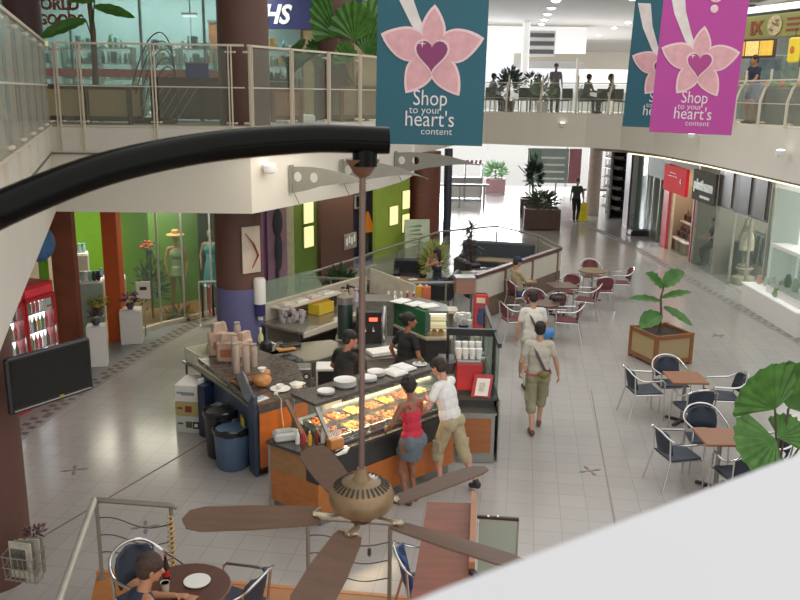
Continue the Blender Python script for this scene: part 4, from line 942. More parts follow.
# shoe wall at the far end
t = thing('shoe_shelf', 'tall dark shelf wall with rows of white shoes at the far right', 'shelf', (8.95, 36.2, 0), -1.35)
MB().box(0, .15, 1.5, 1.6, .06, 3.0).build('back_panel', mat('shelf_dark', '#35353b', .6), t)
f = MB(); [f.box(0, 0, .3 + k * .42, 1.6, .3, .03) for k in range(7)]; f.build('boards', M_steel, t)
for k in range(6):
    for j in range(5): MB().cap((-.62 + j * .3, .06, .37 + k * .42), (-.62 + j * .3, -.1, .35 + k * .42), .06, .045, 8).build('shoe', M_wpl, t, True)
struct('wall_far_shop', MB().beam((8.6, 35.2, 1.6), (9.6, 38.5, 1.6), .08, 3.2), mat('grey_far_wall', '#a7a4a3', .6))
struct('wall_far_shop', MB().beam((9.6, 36.0, 1.6), (12, 40, 1.6), .08, 3.2), mat('grey_far_wall', '#a7a4a3', .6))
# far end of the ground floor
t = thing('hoarding_board', 'large grey green hoarding with red brown right end before the bright entrance', 'board', (8.2, 43.8, 0), -.06)
MB().box(-.75, 0, 1.45, 2.1, .1, 1.75, bev=.01).build('grey_panel', mat('hoarding_grey', '#5e6660', .6, var=.15, scale=1.2), t); MB().box(.62, 0, 1.45, .62, .1, 1.75, bev=.01).build('red_panel', mat('hoarding_red', '#6d3c42', .6, var=.15), t); MB().box(-1.35, -.06, 1.45, .5, .02, 1.6).build('green_panel', mat('hoarding_green', '#3f5b48', .6), t)
f = MB(); [f.box(-.5, -.07, .8 + .35 * k, 1.2, .02, .1) for k in range(4)]; f.build('print', mat('hoarding_print', '#9da39b', .6), t)
[MB().box(x, 0, .45, .1, .1, .9).build('leg', M_steel, t) for x in (-1.6, -.3, .8)]
t = thing('bench', 'low dark bench under the far hoarding board', 'bench', (9.9, 42.3, 0)); MB().box(0, 0, .42, 2.2, .5, .08, bev=.01).build('seat', M_pdark, t); [MB().box(x, 0, .2, .1, .4, .38).build('leg', M_steel, t) for x in (-.9, .9)]
pb = planter('dark slatted wooden planter on the ground floor before the bright entrance', (5.35, 32.3, 0), -.08, 1.35, 1.1, .8, M_pdark, mat('dark_slats', '#4a2f26', .6, wave=1.0, scale=20, var=.4), nx=3)
pl = thing('planter_shrub', 'dense dark shrub with hanging leaves in the far slatted planter', 'plant', (5.35, 32.3, .72)); bushy(pl, (0, 0, .35), (.62, .5, .36), 520, .25, .06, mat('far_shrub', '#45503c', .6, var=.5, scale=8), 12); f = MB(); [f.tube([(0.15 * k - .2, 0, 0), (.2 * k - .3, .1, .5)], .02, 5) for k in range(4)]; f.build('stem', M_pdark, pl)
pb = planter('second dark planter behind the slatted one near the entrance', (5.6, 35.4, 0), -.08, 1.3, 1.0, .8, M_pdark, M_pdark, nx=2)
pl = thing('planter_shrub', 'tall dark leafy tree rising from the second far planter', 'plant', (5.5, 35.4, .72)); bushy(pl, (0, 0, 1.0), (.28, .3, .7), 300, .28, .09, mat('far_tree', '#33443a', .6, var=.5, scale=8), 13); f = MB(); f.tube([(0, 0, 0), (-.1, 0, 1.0), (-.25, 0, 2.0)], [.06, .05, .03], 6); f.tube([(-.1, 0, .8), (-.7, 0, 1.4)], [.03, .02], 5); f.build('trunk', M_pdark, pl)
pb = planter('pinkish box planter far away at the left of the bright entrance', (4.75, 43.5, 0), 0, 1.0, .7, .8, mat('pink_planter', '#9a7278', .6), mat('pink_planter', '#9a7278', .6), nx=1)
pl = thing('planter_shrub', 'round green shrub in the pinkish far planter', 'plant', (4.75, 43.5, .72)); bushy(pl, (0, 0, .45), (.5, .4, .4), 300, .3, .08, mat('mid_green', '#6f9a68', .6, var=.3), 14); MB().tube([(0, 0, 0), (0, 0, .5)], .06, 6).build('stem', M_pdark, pl)
t = thing('display_stand', 'pale grey display stands at the left of the far concourse', 'display', (3.1, 40.6, 0)); f = MB(); [f.box(x, 0, .9, .05, .5, 1.8) for x in (-.9, -.1, .7)]; [f.box(-.1, 0, z, 1.7, .5, .05) for z in (.05, 1.1, 1.75)]; f.build('frame', mat('stand_grey', '#8d8e94', .5), t); MB().box(-.1, .2, .6, 1.55, .03, 1.0).build('panel', M_wpl, t)
f = MB(); rr = random.Random(8); [f.box(-.8 + .2 * k, 0, 1.85, .12, .2, .16) for k in range(8)]; f.build('goods', mat('stand_goods', '#7b3c3c', .6, var=.4, scale=20), t)
t = thing('bar_counter', 'long low dark bar table at the left end of the far concourse', 'table', (2.6, 38.2, 0)); MB().box(0, 0, 1.0, 2.6, .5, .07).build('top', M_pdark, t); [MB().box(x, 0, .49, .07, .4, .96).build('leg', M_steel, t) for x in (-1.1, 0, 1.1)]
t = thing('wet_floor_sign', 'yellow wet floor sign standing beside the far walking person', 'sign', (7.42, 34.6, 0), .2)
for s_ in (-1, 1): MB().plate([(-.16, .16 * s_, 0), (.16, .16 * s_, 0), (.13, .02 * s_, .72), (-.13, .02 * s_, .72)], .02).build('panel', mat('safety_yellow', '#d3c21f', .5, emit=.1), t)
MB().tube([(-.05, 0, .72), (0, 0, .78), (.05, 0, .72)], .012, 6).build('handle', mat('safety_yellow', '#d3c21f', .5), t)
t = thing('floor_bin', 'low dark object standing on the floor by the right shop pier', 'bin', (8.75, 31.0, 0)); MB().box(0, 0, .09, .7, .5, .18, bev=.04).build('body', M_black, t); MB().box(0, 0, .19, .6, .4, .03).build('lid', M_black, t)
# ---------------------------------------------------------------- upper floor far: plants, vents, lights
t = thing('vent_grille', 'vent with three dark horizontal slots on the white far bulkhead', 'vent', (5.75, 37.3, 7.06)); MB().box(0, .03, 0, 1.25, .04, 1.05).build('plate', M_wpl, t)
for k in range(3): MB().box(0, 0, -.33 + .33 * k, 1.15, .03, .17).build('slot', mat('slot_dark', '#5d5e6c', .6), t)
for i in range(5):
    t = thing('ceiling_light', 'recessed ceiling downlight in the left row over the far upper floor', 'ceiling light', (4.55 + .24 * i, 26.9 + 2.2 * i, 7.72), 0, 'left row of ceiling downlights'); MB().lathe([(.17, 0), (.17, .02)], n=16).build('ring', M_wpl, t); MB().ell((0, 0, -.01), (.13, .13, .05), 14, 6).build('bulb', mat('down_glow', '#ffffff', .4, emit=3.0, var=0), t, True)
for i in range(5):
    t = thing('ceiling_light', 'recessed ceiling downlight in the right row over the far upper floor', 'ceiling light', ([6.62, 8.3, 8.6, 8.75, 9.1][i], [26.0, 31.5, 34.2, 37.0, 41.5][i], 7.72), 0, 'right row of ceiling downlights'); MB().lathe([(.17, 0), (.17, .02)], n=16).build('ring', M_wpl, t); MB().ell((0, 0, -.01), (.13, .13, .05), 14, 6).build('bulb', mat('down_glow', '#ffffff', .4, emit=3.0, var=0), t, True)
t = thing('indoor_tree', 'dark silhouetted leafy tree against the far upper window', 'plant', (4.0, 33.0, ZR)); bushy(t, (0, 0, 1.1), (.42, .4, .5), 420, .22, .08, mat('far_tree', '#33443a', .6), 15); MB().tube([(0, 0, 0), (0, 0, 1.2)], .05, 6).build('trunk', M_pdark, t); MB().lathe([(.2, 0), (.25, .4)], n=12).build('pot', M_pdark, t)
t = thing('indoor_tree', 'small arching plant right of the dark silhouetted tree', 'plant', (4.85, 33.2, ZR)); bushy(t, (0, 0, 1.2), (.28, .28, .2), 90, .25, .06, mat('far_tree', '#33443a', .6), 16); MB().tube([(0, 0, 0), (0, 0, 1.2)], .04, 6).build('trunk', M_pdark, t)
t = thing('indoor_tree', 'pale green bush beside the standing man on the far upper floor', 'plant', (5.15, 32.2, ZR)); bushy(t, (0, 0, .75), (.35, .3, .4), 160, .3, .1, mat('pale_bush', '#7f8c72', .6, var=.3), 17); MB().lathe([(.2, 0), (.25, .4)], n=12).build('pot', M_wpl, t)
for i in range(9):
    x = 3.2 + i * .6; y = 32.8 + .5 * (i % 2) - (.25 * max(0, i - 5))
    t = thing('cafe_chair', ['dark low chair number %s from the left against the far upper window' % n_ for n_ in ('one', 'two', 'three', 'four', 'five', 'six', 'seven', 'eight', 'nine')][i], 'chair', (x, y, ZR), rr.uniform(-1, 1), 'dark chairs on the far upper floor')
    MB().box(0, 0, .44, .42, .42, .05, bev=.01).build('seat', M_black, t); MB().box(0, .2, .68, .42, .04, .42, bev=.01).build('backrest', M_black, t)
    for sx in (-.18, .18):
        for sy in (-.18, .18): MB().box(sx, sy, .21, .03, .03, .42).build('leg', M_steel, t)
# ---------------------------------------------------------------- upper right food shop
struct('wall_food_back', MB().box(11.9, 22.2, 6.0, .1, 9.5, 3.4), mat('food_back', '#6b7a72', .7, var=.35, scale=1.2))
struct('wall_food_side', MB().box(10.6, 27.0, 6.0, 3.4, .1, 3.4), mat('food_side', '#8c9694', .6))
s = shop_sign('olive shop sign with brown letter, round plate logo and stripes on the upper right', (9.35, 21.6, 6.72), -1.25, 3.4, .55, mat('olive_sign', '#94904a', .5, var=.12, scale=2))
text('lettering', 'IX', .44, mat('sign_brown', '#8a3c22', .5), s, (-1.12, -.05, -.17), (PI / 2, 0, 0), .01, bold=.02)
f = MB(); f.lathe([(.24, 0), (.24, .02)], n=26); o = f.build('logo_disc', mat('logo_cream', '#c9b88a', .5, var=.3, scale=14), s); o.location = (-.45, -.06, 0); o.rotation_euler = (PI / 2, 0, 0); f = MB(); [f.ell((.12 * math.cos(k), .12 * math.sin(k * 1.3), .03), (.05, .03, .01), 8, 4) for k in range(8)]; o2 = f.build('logo_food', mat('logo_food', '#8a6a3a', .5, var=.4, scale=30), o)
f = MB(); [f.box(.15, -.05, -.13 + .13 * k, .42, .02, .05) for k in range(3)]; f.build('stripes', mat('sign_brown', '#8a3c22', .5), s); MB().box(1.0, -.05, 0, .8, .02, .5).build('green_end', mat('sign_green', '#7c9a35', .5), s)
MB().box(0, -.1, .42, 3.5, .25, .12).build('light_tube', mat('tube_glow', '#f3f6ff', .5, emit=1.5, var=0), s)
t = thing('menu_board', 'row of warm lit menu boards hanging over the upper food counter', 'sign', (9.55, 24.2, 6.28), -1.0); MB().box(0, 0, 0, 1.35, .1, .5, bev=.01).build('housing', M_pdark, t)
for k in range(3): MB().box(-.43 + .43 * k, -.06, 0, .39, .02, .38).build('panel', mat('menu_glow%d' % k, ['#c6932f', '#e0bf6e', '#d5a93a'][k], .5, emit=.7, var=.3, scale=12), t)
t = thing('hanging_sign', 'yellow rounded hanging sign with small orange emblem at the food shop', 'sign', (9.3, 21.1, 6.1), -1.2); MB().box(0, 0, 0, .34, .12, .58, bev=.04).build('body', mat('lantern_yellow', '#ddc02a', .5, emit=.35, var=.05), t); MB().ell((0, -.065, 0), (.07, .01, .09), 12, 8).build('emblem', mat('emblem_orange', '#d3722c', .5), t); MB().tube([(0, 0, .29), (0, 0, .5)], .008, 5).build('cord', M_black, t)
t = thing('food_counter', 'lit food display counter with colourful dishes on the upper right floor', 'counter', (9.9, 21.3, ZR), -1.25); MB().box(0, 0, .45, 3.4, .6, .9, bev=.02).build('cabinet', mat('counter_grey', '#70706a', .5, var=.3, scale=3), t); MB().box(0, -.05, 1.12, 3.3, .5, .42).build('glass_case', G_clear, t)
rr = random.Random(31)
for k in range(12):
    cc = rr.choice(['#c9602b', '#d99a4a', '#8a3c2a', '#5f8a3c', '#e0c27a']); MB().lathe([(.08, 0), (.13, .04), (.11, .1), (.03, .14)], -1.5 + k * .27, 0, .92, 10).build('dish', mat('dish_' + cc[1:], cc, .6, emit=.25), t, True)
t = thing('ceiling_tube', 'bright white strip lamp behind the yellow hanging sign', 'ceiling light', (9.95, 23.2, 6.62), -1.0); MB().box(0, 0, 0, .6, .12, .1, bev=.02).build('tube', mat('down_glow', '#ffffff', .4, emit=3.0, var=0), t); MB().box(0, 0, .08, .65, .15, .04).build('housing', M_wpl, t)
struct('trim_12', MB().box(10.4, 19.8, 5.2, .3, .12, 2.6), mat('maroon_frame2', '#7a3040', .5))
t = thing('shop_cooler', 'grey green cooler with mixed goods beside the standing worker upstairs', 'refrigerator', (10.4, 24.8, ZR), -1.1); MB().box(0, 0, .9, 1.2, .6, 1.8, bev=.02).build('cabinet', mat('cooler_grey', '#77857f', .5, var=.3, scale=4), t); MB().box(0, -.31, 1.0, 1.0, .02, 1.4).build('door', mat('cooler_door', '#5d7078', .3, var=.3, scale=5), t)
# ---------------------------------------------------------------- hanging banners
def petal(cx, cz, ang, L, W):
    pts = []; d = Vector((math.sin(ang), math.cos(ang))); s = Vector((d.y, -d.x))
    for q in [j / 10 for j in range(11)]: w_ = W * math.sin(PI * q ** .8) ** .8 * .5 * (1 if q < .55 else 1 - .25 * (q - .55)); p = d * (L * q) + s * w_; pts.append((cx + p.x, cz + p.y))
    for q in [j / 10 for j in range(9, 0, -1)]: w_ = W * math.sin(PI * q ** .8) ** .8 * .5; p = d * (L * q) - s * w_; pts.append((cx + p.x, cz + p.y))
    return pts
def flat(poly, y, th, name, m, par): return MB().plate([(x, y, z) for x, z in poly], th).build(name, m, par)
M_pet = mat('petal_pink', '#d9a0a6', .7, var=.10, scale=9); M_pedge = mat('petal_edge', '#eac9cb', .7, var=.03); M_script = mat('banner_lettering', '#e3dcdc', .7, var=0)
def banner(label, cx, y, z0, w_, hgt, hexc, lean, hx, ribx, rz=0):
    """z0: height of the bottom edge"""
    t = thing('hanging_banner', label, 'banner', (cx, y, z0), rz, 'flower and heart banners hung in the atrium'); t.rotation_euler = (0, lean, rz)
    MB().box(0, 0, hgt / 2, w_, .008, hgt).build('cloth', mat('banner_' + hexc[1:], hexc, .7, var=.04, scale=2), t)
    MB().tube([(-w_ / 2, 0, 0), (w_ / 2, 0, 0)], .012, 8).build('hem_rod', mat('banner_' + hexc[1:], hexc, .7), t); MB().tube([(-w_ / 2, 0, hgt), (w_ / 2, 0, hgt)], .016, 8).build('top_rod', M_steel, t)
    k = w_ / 1.18 * .88; fx, fz = .0, 1.10 * k
    rb = [(fx - .62 * k, fz + 1.15 * k), (fx - .48 * k, fz + .72 * k), (fx - .26 * k, fz + .32 * k), (fx - .06 * k, fz + .08 * k), (fx - .02 * k, fz + .12 * k), (fx - .16 * k, fz + .4 * k), (fx - .30 * k, fz + .75 * k), (fx - .38 * k, fz + 1.15 * k)]
    rb = [(max(-w_ / 2, x), min(z, hgt)) for x, z in rb]
    flat(rb, -.007, .004, 'ribbon', mat('ribbon_cream', '#ddd6d2', .7), t)
    for i, (a, L, W) in enumerate(((2, .50, .27), (74, .60, .37), (145, .56, .30), (212, .52, .31), (-72, .60, .37))):
        a = math.radians(a); p = flat(petal(fx + .03 * math.sin(a) * k, fz + .03 * math.cos(a) * k, a, (L + .03) * k, (W + .035) * k), -.010 - .001 * i, .004, 'petal', M_pedge, t)
        flat(petal(fx + .05 * math.sin(a) * k, fz + .05 * math.cos(a) * k, a, (L - .04) * k, (W - .02) * k), -.0165 - .001 * i, .004, 'petal_inner', M_pet, p)
    def heart(s_):
        P = []
        for j in range(28):
            q = 2 * PI * j / 28; P.append((fx + s_ * 16 * math.sin(q) ** 3 + .10 * s_ * (1 if 0 else 0) * 16, fz - .01 * k + s_ * (13 * math.cos(q) - 5 * math.cos(2 * q) - 2 * math.cos(3 * q) - math.cos(4 * q)) * (1.12 if math.cos(q) < 0 else 1)))
        return P
    flat(heart(.0138 * k), -.026, .004, 'heart_outline', M_pedge, t); flat(heart(.0120 * k), -.031, .004, 'heart', mat('heart_' + hx[1:], hx, .5, var=.08), t)
    MB().plate([(fx - .12 * k + .05 * k * (1 if j % 2 == 0 else .25) * math.cos(j * PI / 4), -.036, fz + .10 * k + .05 * k * (1 if j % 2 == 0 else .25) * math.sin(j * PI / 4)) for j in range(8)], .003).build('sparkle', M_pedge, t)
    for body, sz, x, z, sx in (('Shop', .27, .0, .47, .8), ('to your', .13, -.06, .37, 1.0), ("heart's", .27, .0, .215, .86), ('content', .12, .09, .115, 1.05)):
        text('lettering', body, sz * k, M_script, t, (x * k, -.008, z * k), (PI / 2, 0, 0), .002, sx=sx, bold=-.001)
    return t
banner('teal banner with pink flower and heart, front of the three, left of centre', .295, 9.6, 4.445, 1.19, 1.95, '#1b5767', 0.012, '#7c1f5c', 0)
bp_ = banner('magenta banner with pink flower and heart on the right', 4.12, 12.4, 4.49, 1.18, 2.3, '#b23a93', .03, '#a52c7c', 0)
f = MB(); f.tube([(.12 + .085 * math.cos(a), -.01, 1.86 + .075 * math.sin(a)) for a in [2 * PI * j / 16 for j in range(16)]], .014, 6, closed=True); f.ell((.12, -.01, 1.69), (.055, .01, .055), 14, 8); f.build('ring_ornament', M_pedge, bp_)
banner('teal banner with pink flower mostly hidden behind the magenta banner', 4.40, 15.0, 4.47, 1.2, 2.3, '#1b5767', .03, '#7c1f5c', 0)
# ---------------------------------------------------------------- cafe kiosk
e2 = Vector((.722, .692, 0)); n2 = Vector((-.692, .722, 0)); KO = Vector((-.92, 9.07, 0)); KA = math.atan2(e2.y, e2.x)
def K(u, v, z=0): p = KO + e2 * u + n2 * v; return (p.x, p.y, z)
# front counter
fc = thing('serving_counter', 'long cafe front counter with dark granite top and orange wood panels', 'counter', (0, 0, 0))
base = [(-1.56, 9.55), (-.92, 9.07), (.75, 10.67), (.24, 11.2), (-1.03, 9.92), (-1.26, 10.14)]
def inset(poly, d):
    c = Vector((sum(p[0] for p in poly) / len(poly), sum(p[1] for p in poly) / len(poly))); return [tuple(c + (Vector(p) - c) * (1 - d)) for p in poly]
MB().prism(inset(base, .05), 0, .14).build('kick_plinth', M_steel, fc)
MB().prism(base, .14, .55).build('lower_panel', M_wood, fc)
MB().prism([(-1.56, 9.55), (-1.07, 9.18), (-1.03, 9.92), (-1.26, 10.14)], .55, .86).build('wood_end_panel', mat('tan_wood_veneer', '#9a6f45', .45, wave=4.0, scale=5, var=.12), fc)
MB().prism([(-1.065, 9.18), (-.92, 9.07), (.75, 10.67), (.24, 11.2), (-1.025, 9.92)], .55, .86).build('dark_front_band', mat('dark_band', '#2b2a29', .3, var=.2), fc)
MB().prism(inset(base, -.03), .86, .90).build('granite_top', M_gran, fc)
MB().prism([K(.25, -.012)[:2], K(2.28, -.012)[:2], K(2.28, .0)[:2], K(.25, .0)[:2]], .14, .56).build('orange_panel', mat('orange_panel', '#b9652b', .4, wave=4.0, scale=5, var=.1), fc)
MB().box(-1.555, 9.55, .45, .03, .03, .9).build('corner_strip', M_steel, fc)
# heated display case
dc = thing('food_display_case', 'slanted glass food display case full of hot dishes on the front counter', 'display case', (0, 0, 0))
f = MB(); f.plate([K(.3, .42, 1.34), K(2.45, .42, 1.34), K(2.45, .92, 1.34), K(.3, .92, 1.34)], .04); f.build('top_shelf', mat('dark_top', '#4c4845', .2, var=.2, scale=20), dc)
f = MB()
for u in (.32, 2.4): f.beam(K(u, .12, .92), K(u, .45, 1.33), .05, .03); f.beam(K(u, .9, .92), K(u, .9, 1.33), .04, .04)
f.beam(K(.3, .10, .92), K(2.42, .10, .92), .03, .03); f.build('frame', M_steel, dc)
MB().plate([K(.34, .12, .93), K(2.38, .12, .93), K(2.38, .44, 1.32), K(.34, .44, 1.32)], .008).build('front_glass', G_clear, dc)
MB().plate([K(.33, .12, .93), K(.33, .9, .93), K(.33, .9, 1.32), K(.33, .45, 1.32)], .008).build('end_glass', G_clear, dc)
MB().plate([K(.34, .14, .915), K(2.38, .14, .915), K(2.38, .9, 1.0), K(.34, .9, 1.0)], .02).build('tray_bed', M_chrome, dc)
M_heat = mat('heat_lamp', '#ffcf8a', .4, emit=9.0, var=0, emitc='#ffc47a')
f = MB(); f.beam(K(.4, .55, 1.305), K(2.35, .55, 1.305), .05, .02); f.build('heat_lamp', M_heat, dc)
foods = ['#c8641f', '#d98a35', '#b0401c', '#e0a94e', '#c4512a', '#d97a2b', '#a8541f', '#e6b866']
rr = random.Random(77)
for r_ in range(2):
    for i in range(7):
        u = .5 + i * .285; v = .28 + r_ * .34; z = .935 + .035 * r_ + (.01)
        cc = foods[(i * 3 + r_ * 5) % 8]
        t = thing('food_tray', 'steel tray of %s hot food, %s row, %s from the left' % (['orange', 'golden', 'dark red', 'pale golden', 'brick red', 'bright orange', 'brown', 'cream'][(i * 3 + r_ * 5) % 8], ['front', 'back'][r_], ['first', 'second', 'third', 'fourth', 'fifth', 'sixth', 'last'][i]), 'food tray', K(u, v, z), KA, 'trays of hot food in the display case')
        b = MB(); b.box(0, 0, .0, .25, .29, .02); b.box(0, .14, .03, .26, .012, .06); b.box(0, -.14, .03, .26, .012, .06); b.box(.125, 0, .03, .012, .29, .06); b.box(-.125, 0, .03, .012, .29, .06); b.build('pan', M_chrome, t)
        b = MB()
        for q in range(34):
            b.ell((rr.uniform(-.1, .1), rr.uniform(-.12, .12), .025 + rr.uniform(0, .035)), (rr.uniform(.015, .035), rr.uniform(.015, .03), rr.uniform(.012, .02)), 7, 5)
        tag(b.build('food', mat('food_' + cc[1:], cc, .45, var=.35, scale=40), t, True), kind='stuff')
# plates on the shelf
def plates(label, loc, r, n, group=None):
    t = thing('plate_stack', label, 'plates', loc, 0, group)
    for i in range(n): MB().lathe([(r * .5, 0), (r * .6, .004), (r, .02), (r, .024), (r * .6, .010)], 0, 0, i * .011, 20).build('plate', mat('plate_white', '#f0eee9', .25, var=.01), t, True)
    return t
plates('short stack of small white plates at the left end of the display shelf', K(.62, .62, 1.36), .11, 3)
plates('tall stack of wide white plates on the display shelf', K(.98, .68, 1.36), .145, 7)
plates('stack of white plates right of the tall plate stack', K(1.33, .64, 1.36), .12, 4); plates('stack of white plates under the fan rod line on the shelf', K(1.55, .72, 1.36), .12, 5)
for i, (u, v) in enumerate(((1.78, .62), (2.0, .68))):
    t = thing('food_container', ['open white rectangular tray on the display shelf, left of two', 'open white rectangular tray on the display shelf, right of two'][i], 'tray', K(u, v, 1.36), KA); MB().box(0, 0, .02, .26, .3, .04, bev=.015).build('tray', M_paper, t); MB().box(0, 0, .043, .2, .24, .01).build('paper', mat('paper_glow', '#f6f4f0', .7), t)
t = thing('plate', 'single plate with green salad at the right end of the display shelf', 'plate', K(2.3, .66, 1.36)); MB().lathe([(.06, 0), (.1, .015), (.1, .02)], n=18).build('dish', mat('plate_white', '#f0eee9', .25), t, True); bushy(t, (0, 0, .025), (.07, .07, .02), 50, .04, .02, M_leaf, 4, 'salad', 0)
# left front corner: bottles, napkins, cash machine
t = thing('cash_terminal', 'grey white card terminal box on the left corner of the front counter', 'machine', (-1.36, 9.60, .9), .35); MB().box(0, 0, .05, .3, .2, .10, bev=.02).build('body', mat('terminal_grey', '#c6c8c4', .4), t); MB().box(-.02, .0, .105, .2, .12, .02).build('lid', mat('terminal_lid', '#aab0ae', .4), t)
for i in range(7):
    x = -1.20 + .075 * i; y = 9.56 - .04 * (i % 3) + .0 * i; cc = ['#e9e6df', '#b3262b', '#d9a02b', '#7a2a1c', '#e6e2da', '#c4571f', '#d8d4cc'][i]
    t = thing('sauce_bottle', ['white', 'red', 'mustard yellow', 'dark brown', 'cream', 'orange', 'pale grey'][i] + ' sauce bottle in the cluster on the front counter corner', 'bottle', (x, y - .1 + .02 * i, .9), 0, 'sauce bottles on the front counter'); MB().lathe([(.026, 0), (.028, .10), (.02, .13), (.008, .15), (.008, .17)], n=10).build('bottle_body', mat('sauce_' + cc[1:], cc, .35), t, True); MB().lathe([(.012, .16), (.004, .19)], n=8).build('cap', M_wpl if i != 1 else M_red, t)
t = thing('cutlery_holder', 'orange box of wrapped cutlery next to the sauce bottles', 'holder', (-.74, 9.36, .9), .6); MB().box(0, 0, .06, .18, .12, .12, bev=.01).build('box', mat('holder_orange', '#c47a3c', .5), t); f = MB(); [f.beam((-.07 + .02 * k, 0, .1), (-.09 + .025 * k, .02, .2), .01, .006) for k in range(8)]; f.build('cutlery', M_wpl, t)
t = thing('napkin_stack', 'small spread of white napkins and tongs at the case corner', 'napkins', (-.66, 9.18, .9), .7); f = MB(); [f.box(.03 * k, .01 * k, .004 + .006 * k, .14, .05, .005, .2 * k) for k in range(4)]; f.build('paper', M_paper, t); MB().beam((-.05, .05, .035), (.14, .08, .035), .02, .006).build('tongs', M_chrome, t)
# right end cabinet and drinks counter
rc = thing('end_cabinet', 'right end cabinet of the cafe with wood panel framed in grey steel', 'cabinet', (1.08, 11.28, 0))
MB().box(0, 0, .35, .50, .62, .70).build('carcass', M_steel, rc); MB().box(0, -.315, .40, .40, .012, .50).build('wood_panel', mat('panel_wood2', '#9c5c30', .4, wave=4.0, scale=5, var=.12), rc); MB().box(0, 0, .72, .54, .66, .03).build('top_edge', M_steel, rc); MB().box(0, -.32, .07, .5, .02, .12).build('kick', M_steel, rc)
dcn = thing('drinks_counter', 'dark raised drinks counter behind the right end cabinet', 'counter', (1.0, 12.3, 0)); MB().box(0, -.05, .42, .66, 1.5, .84).build('carcass', mat('dark_carcass', '#2c2a2a', .5), dcn); MB().box(0, -.2, .89, .74, 2.0, .04).build('top', M_gran, dcn); MB().box(0, -1.08, .80, .66, .06, .15).build('front_band', mat('dark_band', '#2b2a29', .3), dcn)
gs = thing('glass_screen', 'black framed glass screen around the drinks counter', 'screen', (0, 0, 0)); f = MB()
f.beam((.70, 11.8, 1.66), (1.37, 11.75, 1.66), .07, .10); f.beam((1.37, 11.1, 1.66), (1.37, 13.3, 1.66), .05, .06); f.beam((1.37, 11.75, .9), (1.37, 11.75, 1.7), .05, .05); f.beam((.70, 11.8, .9), (.70, 11.8, 1.7), .04, .04); f.beam((1.37, 13.3, .9), (1.37, 13.3, 1.7), .04, .04); f.build('frame', M_black, gs)
MB().beam((1.37, 11.15, 1.28), (1.37, 13.3, 1.28), .012, .72).build('side_glass', glassmat('green_glass', '#7fa48c', .3), gs); MB().beam((.72, 11.82, 1.28), (1.35, 11.77, 1.28), .01, .7).build('front_glass', G_clear, gs)
MB().box(1.39, 12.0, .46, .02, 2.0, .92).build('side_panel', mat('pale_side', '#9a9a94', .5), gs)
t = thing('drinks_machine', 'bright red drinks machine with white cups on top', 'machine', (.98, 11.42, .91), .0); MB().box(0, 0, .24, .36, .34, .40, bev=.015).build('body', M_red, t); MB().box(0, 0, .46, .34, .32, .04, bev=.01).build('tray_top', M_steel, t); MB().box(0, 0, .025, .34, .32, .05).build('arched_base', mat('dark_carcass', '#2c2a2a', .5), t)
for i in range(8):
    x = .83 + (i % 4) * .095; y = 11.36 + (i // 4) * .13; t = thing('cup_stack', '%s row, %s stack of white paper cups on the red machine' % (['front', 'back'][i // 4], ['first', 'second', 'third', 'last'][i % 4]), 'cups', (x, y, 1.39), 0, 'white cup stacks on the red machine')
    for k in range(3 + (i // 4) * 2): MB().lathe([(.034, 0), (.045, .085), (.047, .088)], 0, 0, k * .03, 12).build('cup', mat('plate_white', '#f0eee9', .25), t, True)
t = thing('brochure_stand', 'red and white poster stand tilted on the front of the drinks counter', 'sign', (1.14, 11.12, .91), -.15); MB().plate([(-.14, 0, 0), (.12, 0, 0), (.16, .1, .30), (-.10, .1, .30)], .05).build('frame', M_red, t); MB().plate([(-.09, -.028, .03), (.09, -.028, .03), (.12, .065, .26), (-.06, .065, .26)], .008).build('sheet', M_paper, t); MB().plate([(-.03, -.02, .1), (.04, -.02, .1), (.05, .03, .2), (-.02, .03, .2)], .03).build('picture', mat('sheet_grey', '#b9b6a6', .6, var=.3, scale=20), t)
t = thing('coffee_grinder', 'dark grey coffee grinder left of the red machine', 'machine', (.68, 11.35, .91)); MB().lathe([(.09, .28), (.12, .42), (.12, .44)], n=14).build('hopper', mat('hopper_dark', '#33302f', .2), t, True); MB().box(0, 0, .14, .2, .24, .28, bev=.02).build('body', mat('grinder_grey', '#6b645c', .4), t); MB().tube([(0, -.12, .18), (0, -.2, .17)], .02, 8).build('spout', M_steel, t)
t = thing('cup_tower', 'white cups and lids heaped on a black dispenser behind the screen', 'dispenser', (1.02, 13.1, .91)); MB().lathe([(.13, 0), (.12, .3), (.14, .34), (.08, .4), (.08, .5)], n=14).build('dispenser', M_black, t, True); f = MB(); rr = random.Random(3); [f.lathe([(.03, 0), (.042, .08)], rr.uniform(-.12, .12), rr.uniform(-.1, .1), .5 + rr.uniform(0, .12), 8) for _ in range(14)]; f.build('cups', M_wpl, t, True)
for i, (x, y, hh, cc) in enumerate(((1.22, 12.9, .34, '#c9b48a'), (1.18, 12.4, .2, '#e6dfd4'), (1.2, 12.05, .24, '#6f9a5a'), (1.22, 11.9, .3, '#a5633a'))):
    t = thing('counter_jar', ['tall tan paper bag', 'short cream jar', 'green bottle', 'brown bottle'][i] + ' inside the black framed screen', 'jar', (x, y, .91)); MB().lathe([(.06, 0), (.065, hh * .6), (.04, hh * .85), (.04, hh)], n=12).build('body', mat('jar_' + cc[1:], cc, .4, var=.2), t, True); MB().lathe([(.045, hh), (.045, hh + .03)], n=12).build('lid', M_wpl, t)
